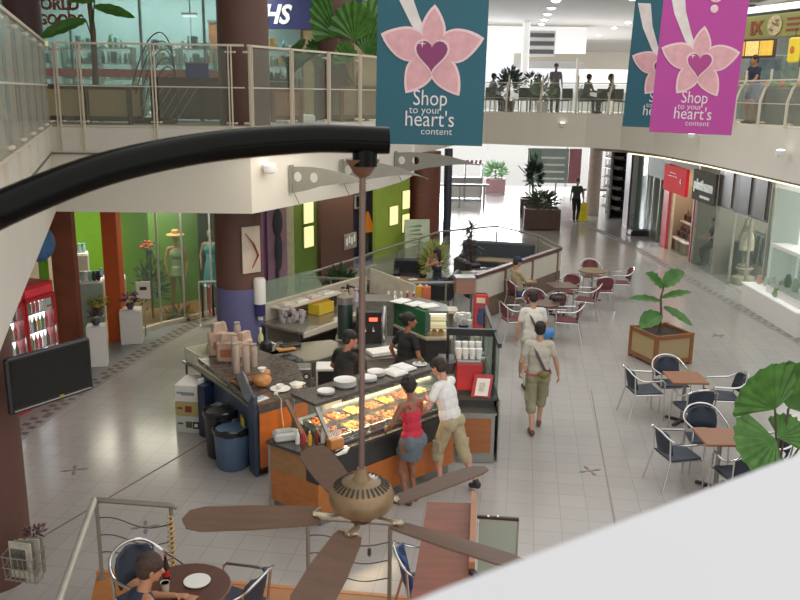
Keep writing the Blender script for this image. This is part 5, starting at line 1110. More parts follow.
t = thing('totem_sign', 'tall red sign with blue figure at the back right of the cafe', 'sign', (1.50, 15.3, 0), -.1); f = MB(); f.box(0, 0, 1.05, .27, .08, .72, bev=.04); f.build('panel', mat('totem_red', '#c0393a', .5, var=.1), t); f = MB(); f.ell((0, -.05, 1.1), (.05, .01, .05), 10, 6); f.ell((0, -.05, .94), (.07, .01, .14), 10, 6); f.build('figure', mat('totem_blue', '#31426f', .5), t); MB().box(0, -.045, 1.28, .16, .01, .1).build('print', mat('print_cream', '#e0cfae', .6), t); MB().box(0, 0, .33, .06, .06, .66).build('post', M_steel, t); MB().box(0, 0, .02, .3, .3, .04).build('foot', M_steel, t)
# green pastry case
gc = thing('pastry_cabinet', 'dark green pastry cabinet with lit glass end and papers on top', 'display case', (.30, 14.55, 0), .0)
gp = [(-.50, .62), (.16, -.38), (.60, -.34), (.62, .2), (.0, .95)]
MB().prism(gp, .0, .82).build('base_unit', mat('dark_carcass', '#2c2a2a', .5), gc); MB().prism([(x * 1.05, y * 1.05) for x, y in gp], .82, .86).build('counter_top', mat('beige_top', '#b3a98f', .4), gc)
MB().prism([(-.42, .55), (.14, -.30), (.24, -.22), (-.3, .62)], .86, 1.30).build('green_side', mat('case_green', '#1f5b39', .4, var=.08), gc); MB().prism([(.14, -.30), (.54, -.28), (.54, .18), (.0, .8), (-.3, .62), (.24, -.22)], 1.28, 1.32).build('top', M_steel, gc)
MB().plate([(.15, -.30, .88), (.54, -.28, .88), (.54, -.28, 1.28), (.15, -.30, 1.28)], .01).build('end_glass', G_clear, gc); MB().plate([(.18, -.0, .87), (.52, .02, .87), (.52, .02, 1.27), (.18, 0, 1.27)], .02).build('lit_back', mat('case_glow', '#ffe6b0', .5, emit=.9, var=.1), gc)
for z in (1.0, 1.14): MB().box(.35, -.15, z, .34, .26, .012).build('glass_shelf', M_chrome, gc)
MB().box(.35, -.22, 1.265, .32, .04, .02).build('lamp', mat('case_lamp', '#ffffff', .4, emit=4, var=0), gc)
for i in range(6):
    t = thing('pastry', ['first', 'second', 'third', 'fourth', 'fifth', 'sixth'][i] + ' orange pastry from the left in the lit glass end of the green cabinet', 'pastry', (.30 + .19 + (i % 3) * .12, 14.55 - .22 + (i // 3) * .12, .865), 0, 'orange pastries in the green cabinet'); MB().ell((0, 0, .04), (.055, .045, .04), 10, 6).build('bun', mat('pastry_orange', '#d9862b', .5, var=.2, scale=20, emit=.1), t, True); MB().ell((0, 0, .07), (.03, .025, .018), 8, 5).build('topping', mat('topping', '#a6491f', .5), t, True)
for i, (x, y, a) in enumerate(((.02, 14.95, .9), (.28, 14.75, .75), (.5, 14.62, .5))):
    t = thing('paper_sheet', ['leftmost', 'middle', 'rightmost'][i] + ' white sheet lying on top of the green cabinet', 'paper', (x, y, 1.32), a); MB().box(0, 0, .006, .34, .26, .01).build('sheet', M_paper, t); MB().box(.02, .01, .014, .3, .2, .005, .1).build('second_sheet', mat('paper_glow', '#f6f4f0', .7), t)
# tall cups etc behind green case
for i in range(7):
    cc = ['#e9e6df', '#e9e6df', '#c9c4bb', '#b3262b', '#b3262b', '#c08c2a', '#b85a3c'][i]; x = -.22 + i * .12
    t = thing('counter_bottle', ['clear cup stack', 'pale cup stack', 'greyish jug', 'red bottle', 'second red bottle', 'ochre carton', 'terracotta carton'][i] + ' in the row behind the green cabinet', 'bottle', (x, 15.75 + .05 * (i % 2), .98), 0, 'bottles and cartons behind the green cabinet')
    hh = .30 if i < 5 else .44
    if i < 5: MB().lathe([(.04, 0), (.045, hh * .6), (.02, hh * .85), (.025, hh)], n=10).build('body', mat('cb_' + cc[1:], cc, .4), t, True)
    else: MB().box(0, 0, hh / 2, .16, .12, hh, bev=.01).build('body', mat('cb_' + cc[1:], cc, .5), t)
    MB().lathe([(.022, hh), (.022, hh + .03)], n=8).build('cap', M_wpl, t)
bs = thing('back_shelf', 'white topped service shelf behind the green cabinet', 'shelf', (.25, 15.8, 0), 0); MB().box(0, 0, .95, 1.7, .36, .05).build('top', M_cream, bs); MB().box(0, .1, .46, 1.6, .1, .92).build('back', mat('cream_back', '#b9b0a0', .6), bs); [MB().box(x, 0, .46, .05, .3, .92).build('leg', M_steel, bs) for x in (-.78, .78)]
# left serving counter: blue side, orange front
lc = thing('condiment_counter', 'blue sided corner counter with orange front panel and dark top', 'counter', (0, 0, 0))
cl = [(-1.82, 10.40), (-1.22, 10.95), (-1.55, 12.2), (-2.3, 12.9), (-3.05, 12.35)]
MB().prism(inset(cl, .02), .12, .96).build('blue_body', mat('blue_laminate', '#3c4a5e', .45, var=.08), lc); MB().prism(inset(cl, .06), 0, .12).build('kick', mat('dark_carcass', '#2c2a2a', .5), lc)
MB().plate([(-1.81, 10.385, .14), (-1.24, 10.905, .14), (-1.24, 10.905, .90), (-1.81, 10.385, .90)], .02).build('orange_front', mat('orange_laminate', '#b05f2a', .4, wave=4.0, scale=4, var=.10), lc)
MB().prism(inset(cl, -.015), .96, 1.02).build('dark_top', mat('mottled_top', '#524a44', .25, var=.35, scale=12), lc)
MB().plate([(-1.86, 10.42, .0), (-1.86, 10.42, 1.12), (-1.98, 10.62, 1.12), (-1.98, 10.62, 0)], .05).build('end_post', mat('blue_laminate', '#3c4a5e', .45), lc)
MB().plate([(-1.93, 10.48, 1.07), (-2.20, 11.35, 1.07), (-2.25, 11.35, 1.13), (-1.98, 10.48, 1.13)], .12).build('raised_edge', mat('grey_laminate', '#4c535c', .4), lc)
MB().prism([(-1.98, 10.62), (-2.2, 10.98), (-3.16, 12.38), (-2.95, 12.6), (-2.05, 11.3)], .88, .92).build('side_ledge', mat('taupe_ledge', '#86806c', .4, var=.06), lc)
for i in range(3): tag(MB().box(-2.93 + .02 * i, 11.92 - .05 * i, .8 - .2 * i, .02, .1, .09, -.6).build('white_sticker', M_wpl, lc))
MB().plate([(-2.13, 10.78, .60), (-2.08, 10.72, .57), (-2.08, 10.72, .70), (-2.13, 10.78, .74)], .006).build('yellow_sticker', mat('sticker_yellow', '#c9b82f', .5), lc)
t = thing('storage_tray', 'pale green folded plastic trays lying on the side ledge', 'tray', (-2.64, 11.95, .92), -.95); f = MB(); f.box(0, 0, .02, 1.15, .34, .04, bev=.015); f.box(.1, .02, .06, .9, .3, .03, bev=.01); f.build('tray', mat('pale_green_plastic', '#b3b495', .5, var=.06), t); MB().box(-.1, 0, .085, .7, .22, .02).build('rim', mat('pale_green_light', '#c4c5ab', .5), t)
t = thing('storage_box', 'open translucent plastic tub on the far end of the side ledge', 'box', (-3.05, 12.75, .80), -.9); f = MB(); f.box(0, 0, .02, .6, .4, .03); [f.box(0, s_ * .19, .12, .6, .02, .22) for s_ in (-1, 1)]; [f.box(s_ * .29, 0, .12, .02, .4, .22) for s_ in (-1, 1)]; f.build('tub', mat('pale_green_light', '#c4c5ab', .5), t); MB().box(0, 0, .06, .5, .3, .04).build('contents', mat('tub_content', '#9b9a80', .6), t)
t = thing('side_table', 'low shelf table carrying the plastic tub beside the purple column', 'table', (-3.05, 12.8, 0), -.9); MB().box(0, 0, .78, .7, .5, .03).build('top', M_steel, t)
for x in (-.3, .3):
    for y in (-.2, .2): MB().box(x, y, .38, .03, .03, .76).build('leg', M_steel, t)
M_bag = mat('paper_bag', '#bfa28c', .7, var=.25, scale=9); M_bagp = mat('clear_cups', '#d3bdb0', .35, var=.2, scale=18)
for i in range(7):
    x, y = [(-2.35, 11.7), (-2.22, 11.75), (-2.45, 12.1), (-2.6, 12.35), (-2.5, 12.6), (-2.72, 12.6), (-2.15, 12.0)][i]; hh = [.40, .38, .42, .36, .46, .38, .30][i]
    t = thing('cup_sleeve', 'bagged column of plastic cups, %s, on the corner counter' % ['nearest the blue edge', 'second nearest the edge', 'behind the first pair', 'left with a folded top', 'tallest at the back', 'leftmost at the column', 'rightmost shorter one'][i], 'cups', (x, y, 1.02 if i != 9 else .92), 0, 'bagged cup columns on the corner counter')
    f = MB(); [f.lathe([(.038, 0), (.046, .05), (.048, .055)], 0, 0, k * .052, 12) for k in range(int(hh / .055))]; f.build('cups', M_bagp, t, True); MB().lathe([(.052, 0), (.056, hh * .97), (.040, hh + .02), (.052, hh + .05)], n=9).build('wrapper', glassmat('bag_film', '#d8c6b8', .45, .3), t, True)
for i, (x, y, hh) in enumerate(((-2.55, 12.15, .70), (-2.75, 12.45, .85), (-2.35, 12.4, .60))):
    t = thing('paper_bag', ['crumpled brown paper bag in front of the purple column', 'taller crumpled paper bag against the purple column', 'pale carrier bag with dark trim near the column'][i], 'bag', (x - .05, y + .1, 1.02), .4 * i)
    f = MB(); f.box(0, 0, hh * .22, .28, .16, hh * .44, bev=.02); f.box(.03, .0, hh * .52, .24, .10, .14, .3, taper=.8); f.build('bag', M_bag, t); MB().box(0, -.085, hh * .2, .16, .006, .12).build('print', mat('bag_print', '#b0643f', .6), t)
t = thing('wall_dispenser', 'white cylindrical cup dispenser on the purple column', 'dispenser', (-2.50, 14.72, 1.30), .75); MB().lathe([(.11, 0), (.11, .42), (.09, .46)], n=16).build('tube', M_wpl, t, True); MB().lathe([(.09, -.22), (.10, 0)], n=16).build('lower_ring', mat('dispenser_blue', '#2b2c5c', .4), t, True); MB().lathe([(.05, -.3), (.05, -.22)], n=12).build('nozzle', M_wpl, t); MB().box(0, .09, .2, .12, .06, .3).build('bracket', M_steel, t)
# items on the corner counter top
t = thing('saucer', 'white saucer with a white cup at the right of the corner counter', 'saucer', (-1.62, 11.0, 1.02)); MB().lathe([(.05, 0), (.14, .018), (.14, .024)], n=22).build('dish', mat('plate_white', '#f0eee9', .25), t, True); MB().lathe([(.035, .012), (.05, .07), (.052, .075), (.045, .07)], n=16).build('cup', mat('plate_white', '#f0eee9', .25), t, True)
t = thing('napkin', 'crumpled white napkin beside the saucer', 'napkin', (-1.42, 11.15, 1.02), .4); f = MB(); f.lathe([(.09, 0), (.07, .03), (.10, .04), (.03, .07)], n=7); f.build('paper', M_paper, t); MB().box(.05, .02, .02, .16, .08, .02, .5).build('fold', M_paper, t)
t = thing('napkin', 'folded white paper lying at the left front of the corner counter', 'napkin', (-1.83, 10.62, 1.02), .9); MB().box(0, 0, .006, .2, .12, .01).build('paper', M_paper, t); MB().box(.02, .02, .015, .16, .08, .006, .2).build('fold', mat('blue_print_paper', '#9fb4c9', .6), t)
t = thing('bread_bag', 'orange brown bag of rolls on the corner counter', 'bag', (-1.88, 11.1, 1.02), .3); f = MB(); f.ell((0, 0, .1), (.13, .09, .1), 12, 8); f.ell((.05, .02, .2), (.07, .05, .05), 10, 6); f.build('bag', mat('bag_orange', '#c98a55', .5, var=.3, scale=14), t, True); MB().lathe([(.03, .22), (.06, .28)], n=8).build('knot', M_paper, t)
t = thing('tray', 'brown wicker tray with cutlery at the left of the corner counter', 'tray', (-2.12, 11.3, 1.02), .7); f = MB(); f.box(0, 0, .02, .42, .28, .03, bev=.01); [f.box(0, s_ * .13, .04, .42, .02, .05) for s_ in (-1, 1)]; f.build('basket', mat('wicker', '#7a4c2e', .7, wave=1.0, scale=40, var=.3), t); f = MB(); [f.beam((-.15, -.06 + .03 * k, .045), (.12, -.06 + .035 * k, .05), .012, .006) for k in range(5)]; f.build('cutlery', M_chrome, t)
t = thing('power_cord', 'pale cable hanging down over the orange panel', 'cable', (-1.55, 10.60, 1.0)); MB().tube([(-.1, .2, .03), (0, .0, .03), (0.0, -.03, -.1), (.04, -.02, -.5), (.05, .0, -.82)], .007, 6).build('cord', M_cream, t, True); MB().box(-.1, .2, .04, .05, .04, .03).build('plug', M_wpl, t)
t = thing('white_cabinet', 'slim white cabinet between the orange panel and the display case', 'cabinet', (-1.03, 11.15, 0), KA); MB().box(0, 0, .44, .34, .36, .88, bev=.01).build('carcass', M_wpl, t); dd = MB().box(0, -.185, .46, .30, .015, .78).build('door', M_paper, t); MB().lathe([(.015, 0), (.015, .02)], .1, -.19, .6, 8).build('knob', M_black, dd)
t = thing('support_rail', 'brown slanted bracket post at the left end of the display case', 'bracket', K(.18, .75, .9), KA); MB().beam((0, -.3, 0), (0, .1, .42), .05, .03).build('post', mat('bronze_post', '#7c5a44', .4), t); MB().box(0, -.3, .01, .1, .1, .02).build('foot', M_steel, t)
# bins, boxes
def bin_(label, x, y, r, h, body, bag, rz=0):
    t = thing('waste_bin', label, 'bin', (x, y, 0), rz); MB().lathe([(r * .8, 0), (r * .86, .02), (r, h)], n=22).build('barrel', body, t, True)
    f = MB(); rr = random.Random(int(r * 100)); prof = [(r * .93, h - .06), (r * 1.06, h - .05), (r * 1.07, h + .02), (r * .98, h + .035), (r * .8, h - .02), (r * .6, h - .14)]; f.lathe(prof, n=22); f.v = [(x_ * (1 + rr.uniform(-.03, .03)), y_ * (1 + rr.uniform(-.03, .03)), z_ + rr.uniform(-.012, .012)) for x_, y_, z_ in f.v]; f.build('liner', bag, t, True); return t
M_liner = mat('bin_liner', '#15161a', .25, var=.2)
bin_('round blue waste bin with black liner in front of the blue counter side', -2.25, 10.75, .25, .56, mat('bin_blue', '#4a627f', .5, var=.05), M_liner)
bin_('taller black waste bin behind the blue bin', -2.47, 11.12, .24, .66, mat('bin_black', '#1d1f24', .4), M_liner)
for i, (z, hh, cc, lb) in enumerate(((0, .27, '#bcbcb2', 'bottom grey white carton with printed square in the stack by the counter'), (.27, .22, '#a8985f', 'middle khaki carton in the stack by the counter'), (.49, .26, '#d9d6cd', 'top white carton in the stack by the counter'))):
    t = thing('cardboard_box', lb, 'box', (-3.11, 12.12, z), -.12, 'stacked cartons'); MB().box(0, 0, hh / 2, .37, .5, hh - .004, bev=.006).build('carton', mat('carton_' + cc[1:], cc, .7, var=.04), t)
    f = MB(); (f.box(.02, -.253, hh * .5, .1 if i != 2 else .2, .004, .1 if i != 2 else .05), f.box(-.11, -.253, hh * .55, .08, .004, .03)); f.build('print', mat('print_%d' % i, ['#4a5046', '#7c2f22', '#7f8794'][i], .7), t)
    if i == 0: MB().box(.13, -.255, .13, .1, .004, .11).build('dark_square', M_black, t); MB().box(.13, -.258, .13, .05, .004, .05).build('ring_print', M_wpl, t)
t = thing('crate', 'dark blue crates with white lettering beside the carton stack', 'crate', (-2.78, 11.9, 0), -.6); MB().box(0, 0, .4, .14, .42, .80, bev=.01).build('panel', mat('crate_navy', '#1e2740', .4, var=.2), t); f = MB(); [f.box(-.075, -.05 + .04 * (k % 2), .15 + .17 * k, .006, .09, .07) for k in range(4)]; f.build('white_marks', M_wpl, t)
# ---------------------------------------------------------------- kitchen inside the kiosk
sb = thing('sink_bench', 'long stainless worktop along the back wall of the cafe', 'worktop', (0, 0, 0))
W0, W1 = Vector((-2.38, 15.1, 0)), Vector((-.78, 17.45, 0)); wd = (W1 - W0).normalized(); wn = Vector((wd.y, -wd.x, 0))
def Wp(s, o, z): p = W0 + wd * s + wn * o; return (p.x, p.y, z)
MB().prism([Wp(-.3, 0, 0)[:2], Wp(2.9, 0, 0)[:2], Wp(2.9, 1.05, 0)[:2], Wp(-.3, 1.05, 0)[:2]], .86, .90).build('steel_top', mat('worktop_steel', '#8a857b', .25, .6, var=.15, scale=4), sb)
MB().plate([Wp(-.3, 1.06, .80), Wp(2.9, 1.06, .80), Wp(2.9, 1.06, .90), Wp(-.3, 1.06, .90)], .03).build('edge', M_cream, sb)
[MB().box(*Wp(s_, o, .43), .05, .05, .86).build('leg', M_steel, sb) for s_ in (-.2, .9, 1.9, 2.8) for o in (.1, .88)]; MB().prism([Wp(-.2, .1, 0)[:2], Wp(2.8, .1, 0)[:2], Wp(2.8, .85, 0)[:2], Wp(-.2, .85, 0)[:2]], .3, .33).build('lower_shelf', M_steel, sb)
MB().prism([Wp(.0, .02, 0)[:2], Wp(1.7, .02, 0)[:2], Wp(1.7, .34, 0)[:2], Wp(0, .34, 0)[:2]], 1.12, 1.15).build('upper_shelf', M_cream, sb); f = MB(); [f.box(*Wp(s_, .2, 1.01), .03, .2, .22, .9) for s_ in (.1, 1.6)]; f.build('bracket', M_steel, sb)
struct('wall_kiosk_back', MB().plate([Wp(-.1, -.06, 0), Wp(3.0, -.06, 0), Wp(3.0, -.06, 1.2), Wp(-.1, -.06, 1.2)], .08), mat('kiosk_back_cream', '#b8b0a0', .6, var=.03))
t = thing('glass_partition', 'greenish glass partition above the low back wall of the cafe', 'screen', (0, 0, 0)); MB().plate([Wp(-.05, -.06, 1.2), Wp(1.6, -.06, 1.2), Wp(1.3, -.06, 1.62), Wp(-.05, -.06, 1.62)], .012).build('glass', glassmat('green_glass2', '#9db59e', .32), t); MB().beam(Wp(-.1, -.06, 1.2), Wp(3.0, -.06, 1.2), .08, .03).build('sill', M_cream, t)
t = thing('dish_crate', 'yellow plastic crate on the stainless worktop', 'crate', Wp(.95, .42, .9), math.atan2(wd.y, wd.x)); f = MB(); f.box(0, 0, .02, .42, .26, .03); [f.box(0, s_ * .13, .11, .44, .015, .2) for s_ in (-1, 1)]; [f.box(s_ * .215, 0, .11, .015, .27, .2) for s_ in (-1, 1)]; f.build('crate', mat('crate_yellow', '#d6b32a', .5, var=.05), t); MB().box(0, 0, .14, .4, .24, .08).build('contents', mat('crate_inner', '#b98f22', .6), t)
for i in range(4):
    t = thing('tray_stack', ['first', 'second', 'third', 'fourth'][i] + ' flat white item from the left on the upper back shelf', 'tray', Wp(.25 + .38 * i, .18, 1.15), .9, 'flat trays on the upper back shelf'); MB().box(0, 0, .02, .28, .2, .04, bev=.01).build('tray', M_paper if i % 2 else mat('pinkish_tray', '#cdb8b2', .5), t); MB().box(0, 0, .045, .2, .14, .02).build('inlay', M_cream, t)
for i in range(8):
    cc = ['#8a8378', '#d9b7ae', '#2c2b2e', '#d36f6f', '#d6c79a', '#b7aaa0', '#c9c1d0', '#3b3833'][i]; s_ = 1.75 + .16 * (i % 4); o = .2 + .2 * (i // 4)
    t = thing('kitchen_jar', ['grey jar', 'pink jar', 'black tall jar', 'rose lidded jar', 'straw coloured jar', 'mushroom brown jar', 'lilac jar', 'charcoal jar'][i] + ' at the far end of the stainless worktop', 'jar', Wp(s_, o, .9), 0, 'jars at the end of the worktop'); hh = .22 + .05 * (i % 3); MB().lathe([(.05, 0), (.055, hh * .7), (.035, hh * .9), (.035, hh)], n=12).build('body', mat('kj_' + cc[1:], cc, .35, var=.2), t, True); MB().lathe([(.04, hh), (.04, hh + .03)], n=10).build('lid', M_black if i % 2 else M_steel, t)
t = thing('glassware_heap', 'heap of clear cups at the left end of the stainless worktop', 'cups', Wp(.1, .45, .9)); f = MB(); rr = random.Random(9); [f.lathe([(.035, 0), (.045, .09)], rr.uniform(-.22, .22), rr.uniform(-.15, .15), rr.choice([0, .09, .18]), 9) for _ in range(26)]; f.build('cups', glassmat('cup_film', '#cfc6c6', .5, .25), t, True); MB().box(0, 0, .01, .55, .4, .02).build('mat', M_steel, t)
# central work table
ct = thing('prep_table', 'large stainless preparation table in the middle of the kitchen', 'table', (-1.3, 13.1, 0), 0); pp = [(-.75, -.75), (.05, -.35), (.5, .25), (.15, .75), (-.35, .55), (-.85, -.1)]
MB().prism(pp, .86, .90).build('top', mat('worktop_steel', '#8a857b', .25, .6), ct); MB().prism(inset(pp, .12), .2, .86).build('cabinet', mat('grey_cabinet', '#6c675f', .4, .3, var=.1), ct); MB().prism(inset(pp, .2), 0, .2).build('foot', M_black, ct)
t = thing('microwave_oven', 'white framed microwave oven beside the first worker', 'oven', (-1.02, 12.3, .62), .08); MB().box(0, 0, .17, .48, .36, .34, bev=.01).build('housing', M_wpl, t); MB().box(-.04, -.185, .17, .34, .015, .26).build('door', M_black, t); MB().box(.2, -.185, .17, .06, .012, .26).build('control_panel', mat('panel_grey', '#a6a39b', .4), t)
t = thing('steel_stand', 'steel under-counter stand carrying the microwave', 'stand', (-1.05, 12.3, 0)); MB().box(0, 0, .59, .6, .45, .05).build('top', M_steel, t); MB().box(0, 0, .28, .5, .38, .55).build('carcass', mat('dark_carcass', '#2c2a2a', .5), t)
t = thing('toaster', 'steel toaster unit with round dial left of the microwave', 'machine', (-1.52, 12.25, .70), .08); MB().box(0, 0, .13, .38, .3, .26, bev=.02).build('housing', M_steel, t); o = MB().lathe([(.05, 0), (.05, .02)], n=16).build('dial', M_black, t); o.location = (.12, -.15, .14); o.rotation_euler = (PI / 2, 0, 0); MB().lathe([(.028, .02), (.028, .03)], n=12).build('dial_cap', M_wpl, o)
t = thing('steel_stand', 'steel stand under the round dial toaster', 'stand', (-1.52, 12.28, 0)); MB().box(0, 0, .68, .44, .4, .04).build('top', M_steel, t); MB().box(0, 0, .33, .38, .34, .66).build('carcass', mat('dark_carcass', '#2c2a2a', .5), t)
t = thing('shoulder_bag', 'black bag lying on the preparation table edge', 'bag', (-1.72, 12.55, .9)); f = MB(); f.ell((0, 0, .06), (.18, .12, .07), 12, 8); f.ell((.15, -.03, .04), (.1, .09, .05), 10, 6); f.build('bag', M_black, t, True); MB().tube([(-.1, 0, .1), (-.02, .02, .17), (.08, 0, .1)], .01, 6).build('strap', M_black, t)
t = thing('kettle', 'black round kettle with white band near the column', 'kettle', (-2.15, 13.15, .9)); MB().lathe([(.09, 0), (.11, .06), (.09, .15), (.04, .18)], n=16).build('body', M_black, t, True); MB().tube([(.08, 0, .15), (.15, 0, .12), (.1, 0, .03)], .012, 6).build('handle', M_wpl, t, True); MB().tube([(-.09, 0, .08), (-.15, 0, .16)], [.02, .012], 8).build('spout', M_black, t)
t = thing('chopping_board', 'orange board and black pan handles on the table by the kettle', 'board', (-1.85, 13.25, .9), .5); MB().box(0, 0, .012, .3, .16, .02).build('board', mat('board_orange', '#c58a4e', .5), t); MB().box(.12, .1, .03, .34, .14, .05, bev=.01).build('pan', M_black, t)
t = thing('kitchen_bottle', 'yellow and white bottle standing next to the purple column', 'bottle', (-2.28, 13.4, .9)); MB().lathe([(.045, 0), (.045, .18), (.02, .24), (.02, .28)], n=12).build('body', mat('bottle_cream', '#d8cf9a', .4), t, True); MB().lathe([(.022, .28), (.022, .32)], n=10).build('cap', M_wpl, t)
t = thing('side_worktop', 'small stainless side table joining the column and the prep table', 'worktop', (-2.15, 13.25, 0), .55); MB().box(0, 0, .88, .75, .6, .04).build('top', mat('worktop_steel', '#8a857b', .25, .6), t); MB().box(0, 0, .43, .65, .5, .86).build('carcass', mat('grey_cabinet', '#6c675f', .4), t)
# coffee machines near the rod
t = thing('tall_boiler', 'tall dark green cylinder dispenser in the kitchen', 'machine', (-.93, 14.0, .0)); MB().lathe([(.13, .9), (.13, 1.55), (.11, 1.6)], n=18).build('cylinder', mat('boiler_green', '#1d2e2b', .3), t, True); MB().lathe([(.135, 1.5), (.135, 1.62)], n=18).build('top_ring', M_steel, t); MB().box(0, 0, .45, .34, .34, .9, bev=.01).build('cabinet', mat('grey_cabinet', '#6c675f', .4), t)
t = thing('coffee_machine', 'chrome coffee machine with red display behind the fan rod', 'machine', (-.48, 13.9, .88), .1); MB().box(0, 0, .28, .5, .36, .56, bev=.02).build('housing', M_black, t); MB().lathe([(.05, .0), (.05, .62), (.03, .66)], .2, -.2, 0, 14).build('chrome_column', M_chrome, t, True); MB().box(.02, -.185, .42, .14, .01, .06).build('display', mat('red_display', '#ff5a3c', .4, emit=2.0), t); f = MB(); [f.tube([(x, -.18, .28), (x, -.25, .24)], .02, 8) for x in (-.12, .02)]; f.build('spout', M_chrome, t)
t = thing('machine_bench', 'steel bench carrying the coffee machine', 'worktop', (-.45, 13.85, 0), .1); MB().box(0, 0, .86, .9, .6, .04).build('top', M_steel, t); MB().box(0, .05, .42, .8, .5, .84).build('carcass', mat('dark_carcass', '#2c2a2a', .5), t)
t = thing('dish_rack', 'white dish rack and trays on a steel trolley behind the first worker', 'rack', (-.28, 13.2, 0), .25); MB().box(0, 0, .84, .62, .42, .03).build('top', M_steel, t); MB().box(0, 0, .72, .58, .38, .22).build('steel_bin', mat('steel_dull', '#9a978f', .4, .5), t); MB().box(0, .02, .90, .46, .3, .07, .2, bev=.01).build('white_rack', M_paper, t)
for x in (-.28, .28):
    for y in (-.18, .18): MB().box(x, y, .3, .03, .03, .61).build('leg', M_steel, t)
t = thing('oven_stack', 'steel wall unit with dark slots behind the coffee machine', 'oven', (-.40, 15.3, .0)); MB().box(0, 0, .65, .6, .5, 1.3, bev=.01).build('housing', mat('unit_grey', '#77736c', .4, .3), t)
for k in range(3): MB().box(0, -.255, .85 + .15 * k, .36, .01, .07).build('slot', M_black, t)
struct('wall_kiosk_screen', MB().plate([(-.62, 17.4, .0), (.3, 16.65, 0), (.3, 16.65, 1.25), (-.62, 17.4, 1.42)], .04), mat('cream_screen', '#c0b8a6', .6))
# counter under green case to walkway: dark floor mat strip
# ---------------------------------------------------------------- cafe chairs and tables
def woven(name, hexc, hex2):
    return mat(name, hexc, .65, wave=1.2, scale=28, var=.28)
def cafe_chair(label, weave, group, loc, rz):
    """tubular armchair, occupant looks along +y"""
    t = thing('cafe_chair', label, 'chair', loc, rz, group)
    s = MB(); s.add([(-.21, -.20, .44), (.21, -.20, .44), (.23, .22, .46), (-.23, .22, .46), (-.21, -.20, .415), (.21, -.20, .415), (.23, .22, .435), (-.23, .22, .435), (0, 0, .432)], [(0, 1, 8), (1, 2, 8), (2, 3, 8), (3, 0, 8), (7, 6, 5, 4), (0, 4, 5, 1), (1, 5, 6, 2), (2, 6, 7, 3), (3, 7, 4, 0)])
    s.build('seat', weave, t)
    b = MB(); N = 10; vs = []
    for z, hw in ((.50, .19), (.60, .205), (.70, .20), (.775, .165), (.80, .10)):
        for i in range(N + 1):
            a = (i / N - .5) * 2; vs.append((hw * a, -.245 - (z - .5) * .22 + .07 * a * a, z))
    fs = [(r * (N + 1) + i, r * (N + 1) + i + 1, (r + 1) * (N + 1) + i + 1, (r + 1) * (N + 1) + i) for r in range(4) for i in range(N)]
    b.add(vs, fs); o = b.build('backrest', weave, t, True); md = o.modifiers.new('s', 'SOLIDIFY'); md.thickness = .02
    f = MB(); P = [(-.24, .22, .655), (-.275, .0, .66), (-.27, -.14, .675), (-.225, -.25, .74), (-.14, -.305, .80), (0, -.325, .825), (.14, -.305, .80), (.225, -.25, .74), (.27, -.14, .675), (.275, 0, .66), (.24, .22, .655)]
    f.tube(cr(P, 3), .0135, 8); f.build('arm_frame', M_chrome, t, True)
    for s_ in (-1, 1):
        MB().tube([(s_ * .24, .22, .655), (s_ * .245, .245, .62), (s_ * .245, .25, .4), (s_ * .255, .27, .0)], .0125, 8).build('leg', M_chrome, t, True)
        MB().tube([(s_ * .225, -.24, .73), (s_ * .215, -.22, .5), (s_ * .22, -.21, .42), (s_ * .25, -.31, .0)], .0125, 8).build('leg', M_chrome, t, True)
    f = MB(); f.tube([(-.245, .24, .43), (.245, .24, .43)], .01, 6); f.tube([(-.21, -.21, .42), (.21, -.21, .42)], .01, 6)
    for s_ in (-1, 1): f.tube([(s_ * .245, .24, .43), (s_ * .215, -.21, .42)], .01, 6)
    f.build('seat_frame', M_chrome, t, True)
    return t
W_blue = woven('blue_black_weave', '#2b3242', 0); W_mar = woven('maroon_weave', '#6d2f35', 0)
def sq_table(label, loc, rz, s, topm, rnd=False, group=None):
    t = thing('cafe_table', label, 'table', loc, rz, group)
    (MB().lathe([(s / 2 - .01, .715), (s / 2, .725), (s / 2, .745), (s / 2 - .01, .75)], n=28) if rnd else MB().box(0, 0, .732, s, s, .032, bev=.006)).build('table_top', topm, t)
    MB().tube([(0, 0, .04), (0, 0, .72)], .03, 10).build('pedestal', M_steel, t, True)
    f = MB(); [f.beam((0, 0, .03), (.27 * math.cos(a), .27 * math.sin(a), .02), .05, .03) for a in (PI / 4, 3 * PI / 4, 5 * PI / 4, 7 * PI / 4)]; f.build('foot', mat('iron_foot', '#2b2523', .5), t)
    return t
M_ttop = mat('table_wood', '#96613f', .35, wave=3.0, scale=8, var=.10); M_ttan = mat('table_tan', '#8a7453', .3, var=.1); M_tdark = mat('table_dark', '#5f4235', .3, var=.1)
gt = 'square tables with blue chairs on the right'
sq_table('square wooden cafe table nearer the potted tree, with blue chairs', (4.47, 12.60, 0), .0, .56, M_ttop, group=gt)
sq_table('square wooden cafe table nearest the white ledge and the fan palm, with blue chairs', (4.16, 10.24, 0), .0, .56, M_ttop, group=gt)
gb = 'blue woven chairs around the square tables'
cafe_chair('blue woven chair left of the table nearer the potted tree', W_blue, gb, (3.90, 12.85, 0), -1.45)
cafe_chair('blue woven chair behind the table nearer the potted tree', W_blue, gb, (4.44, 13.20, 0), PI + .05)
cafe_chair('blue woven chair in front of the table nearer the potted tree', W_blue, gb, (4.46, 12.10, 0), .1)
cafe_chair('blue woven chair right of the table nearer the potted tree', W_blue, gb, (5.10, 12.62, 0), 1.5)
cafe_chair('blue woven chair left of the table nearest the white ledge', W_blue, gb, (3.66, 10.38, 0), -1.35)
cafe_chair('blue woven chair behind the table nearest the white ledge', W_blue, gb, (4.22, 10.92, 0), PI - .05)
cafe_chair('blue woven chair in front of the table nearest the white ledge', W_blue, gb, (4.26, 9.78, 0), .12)
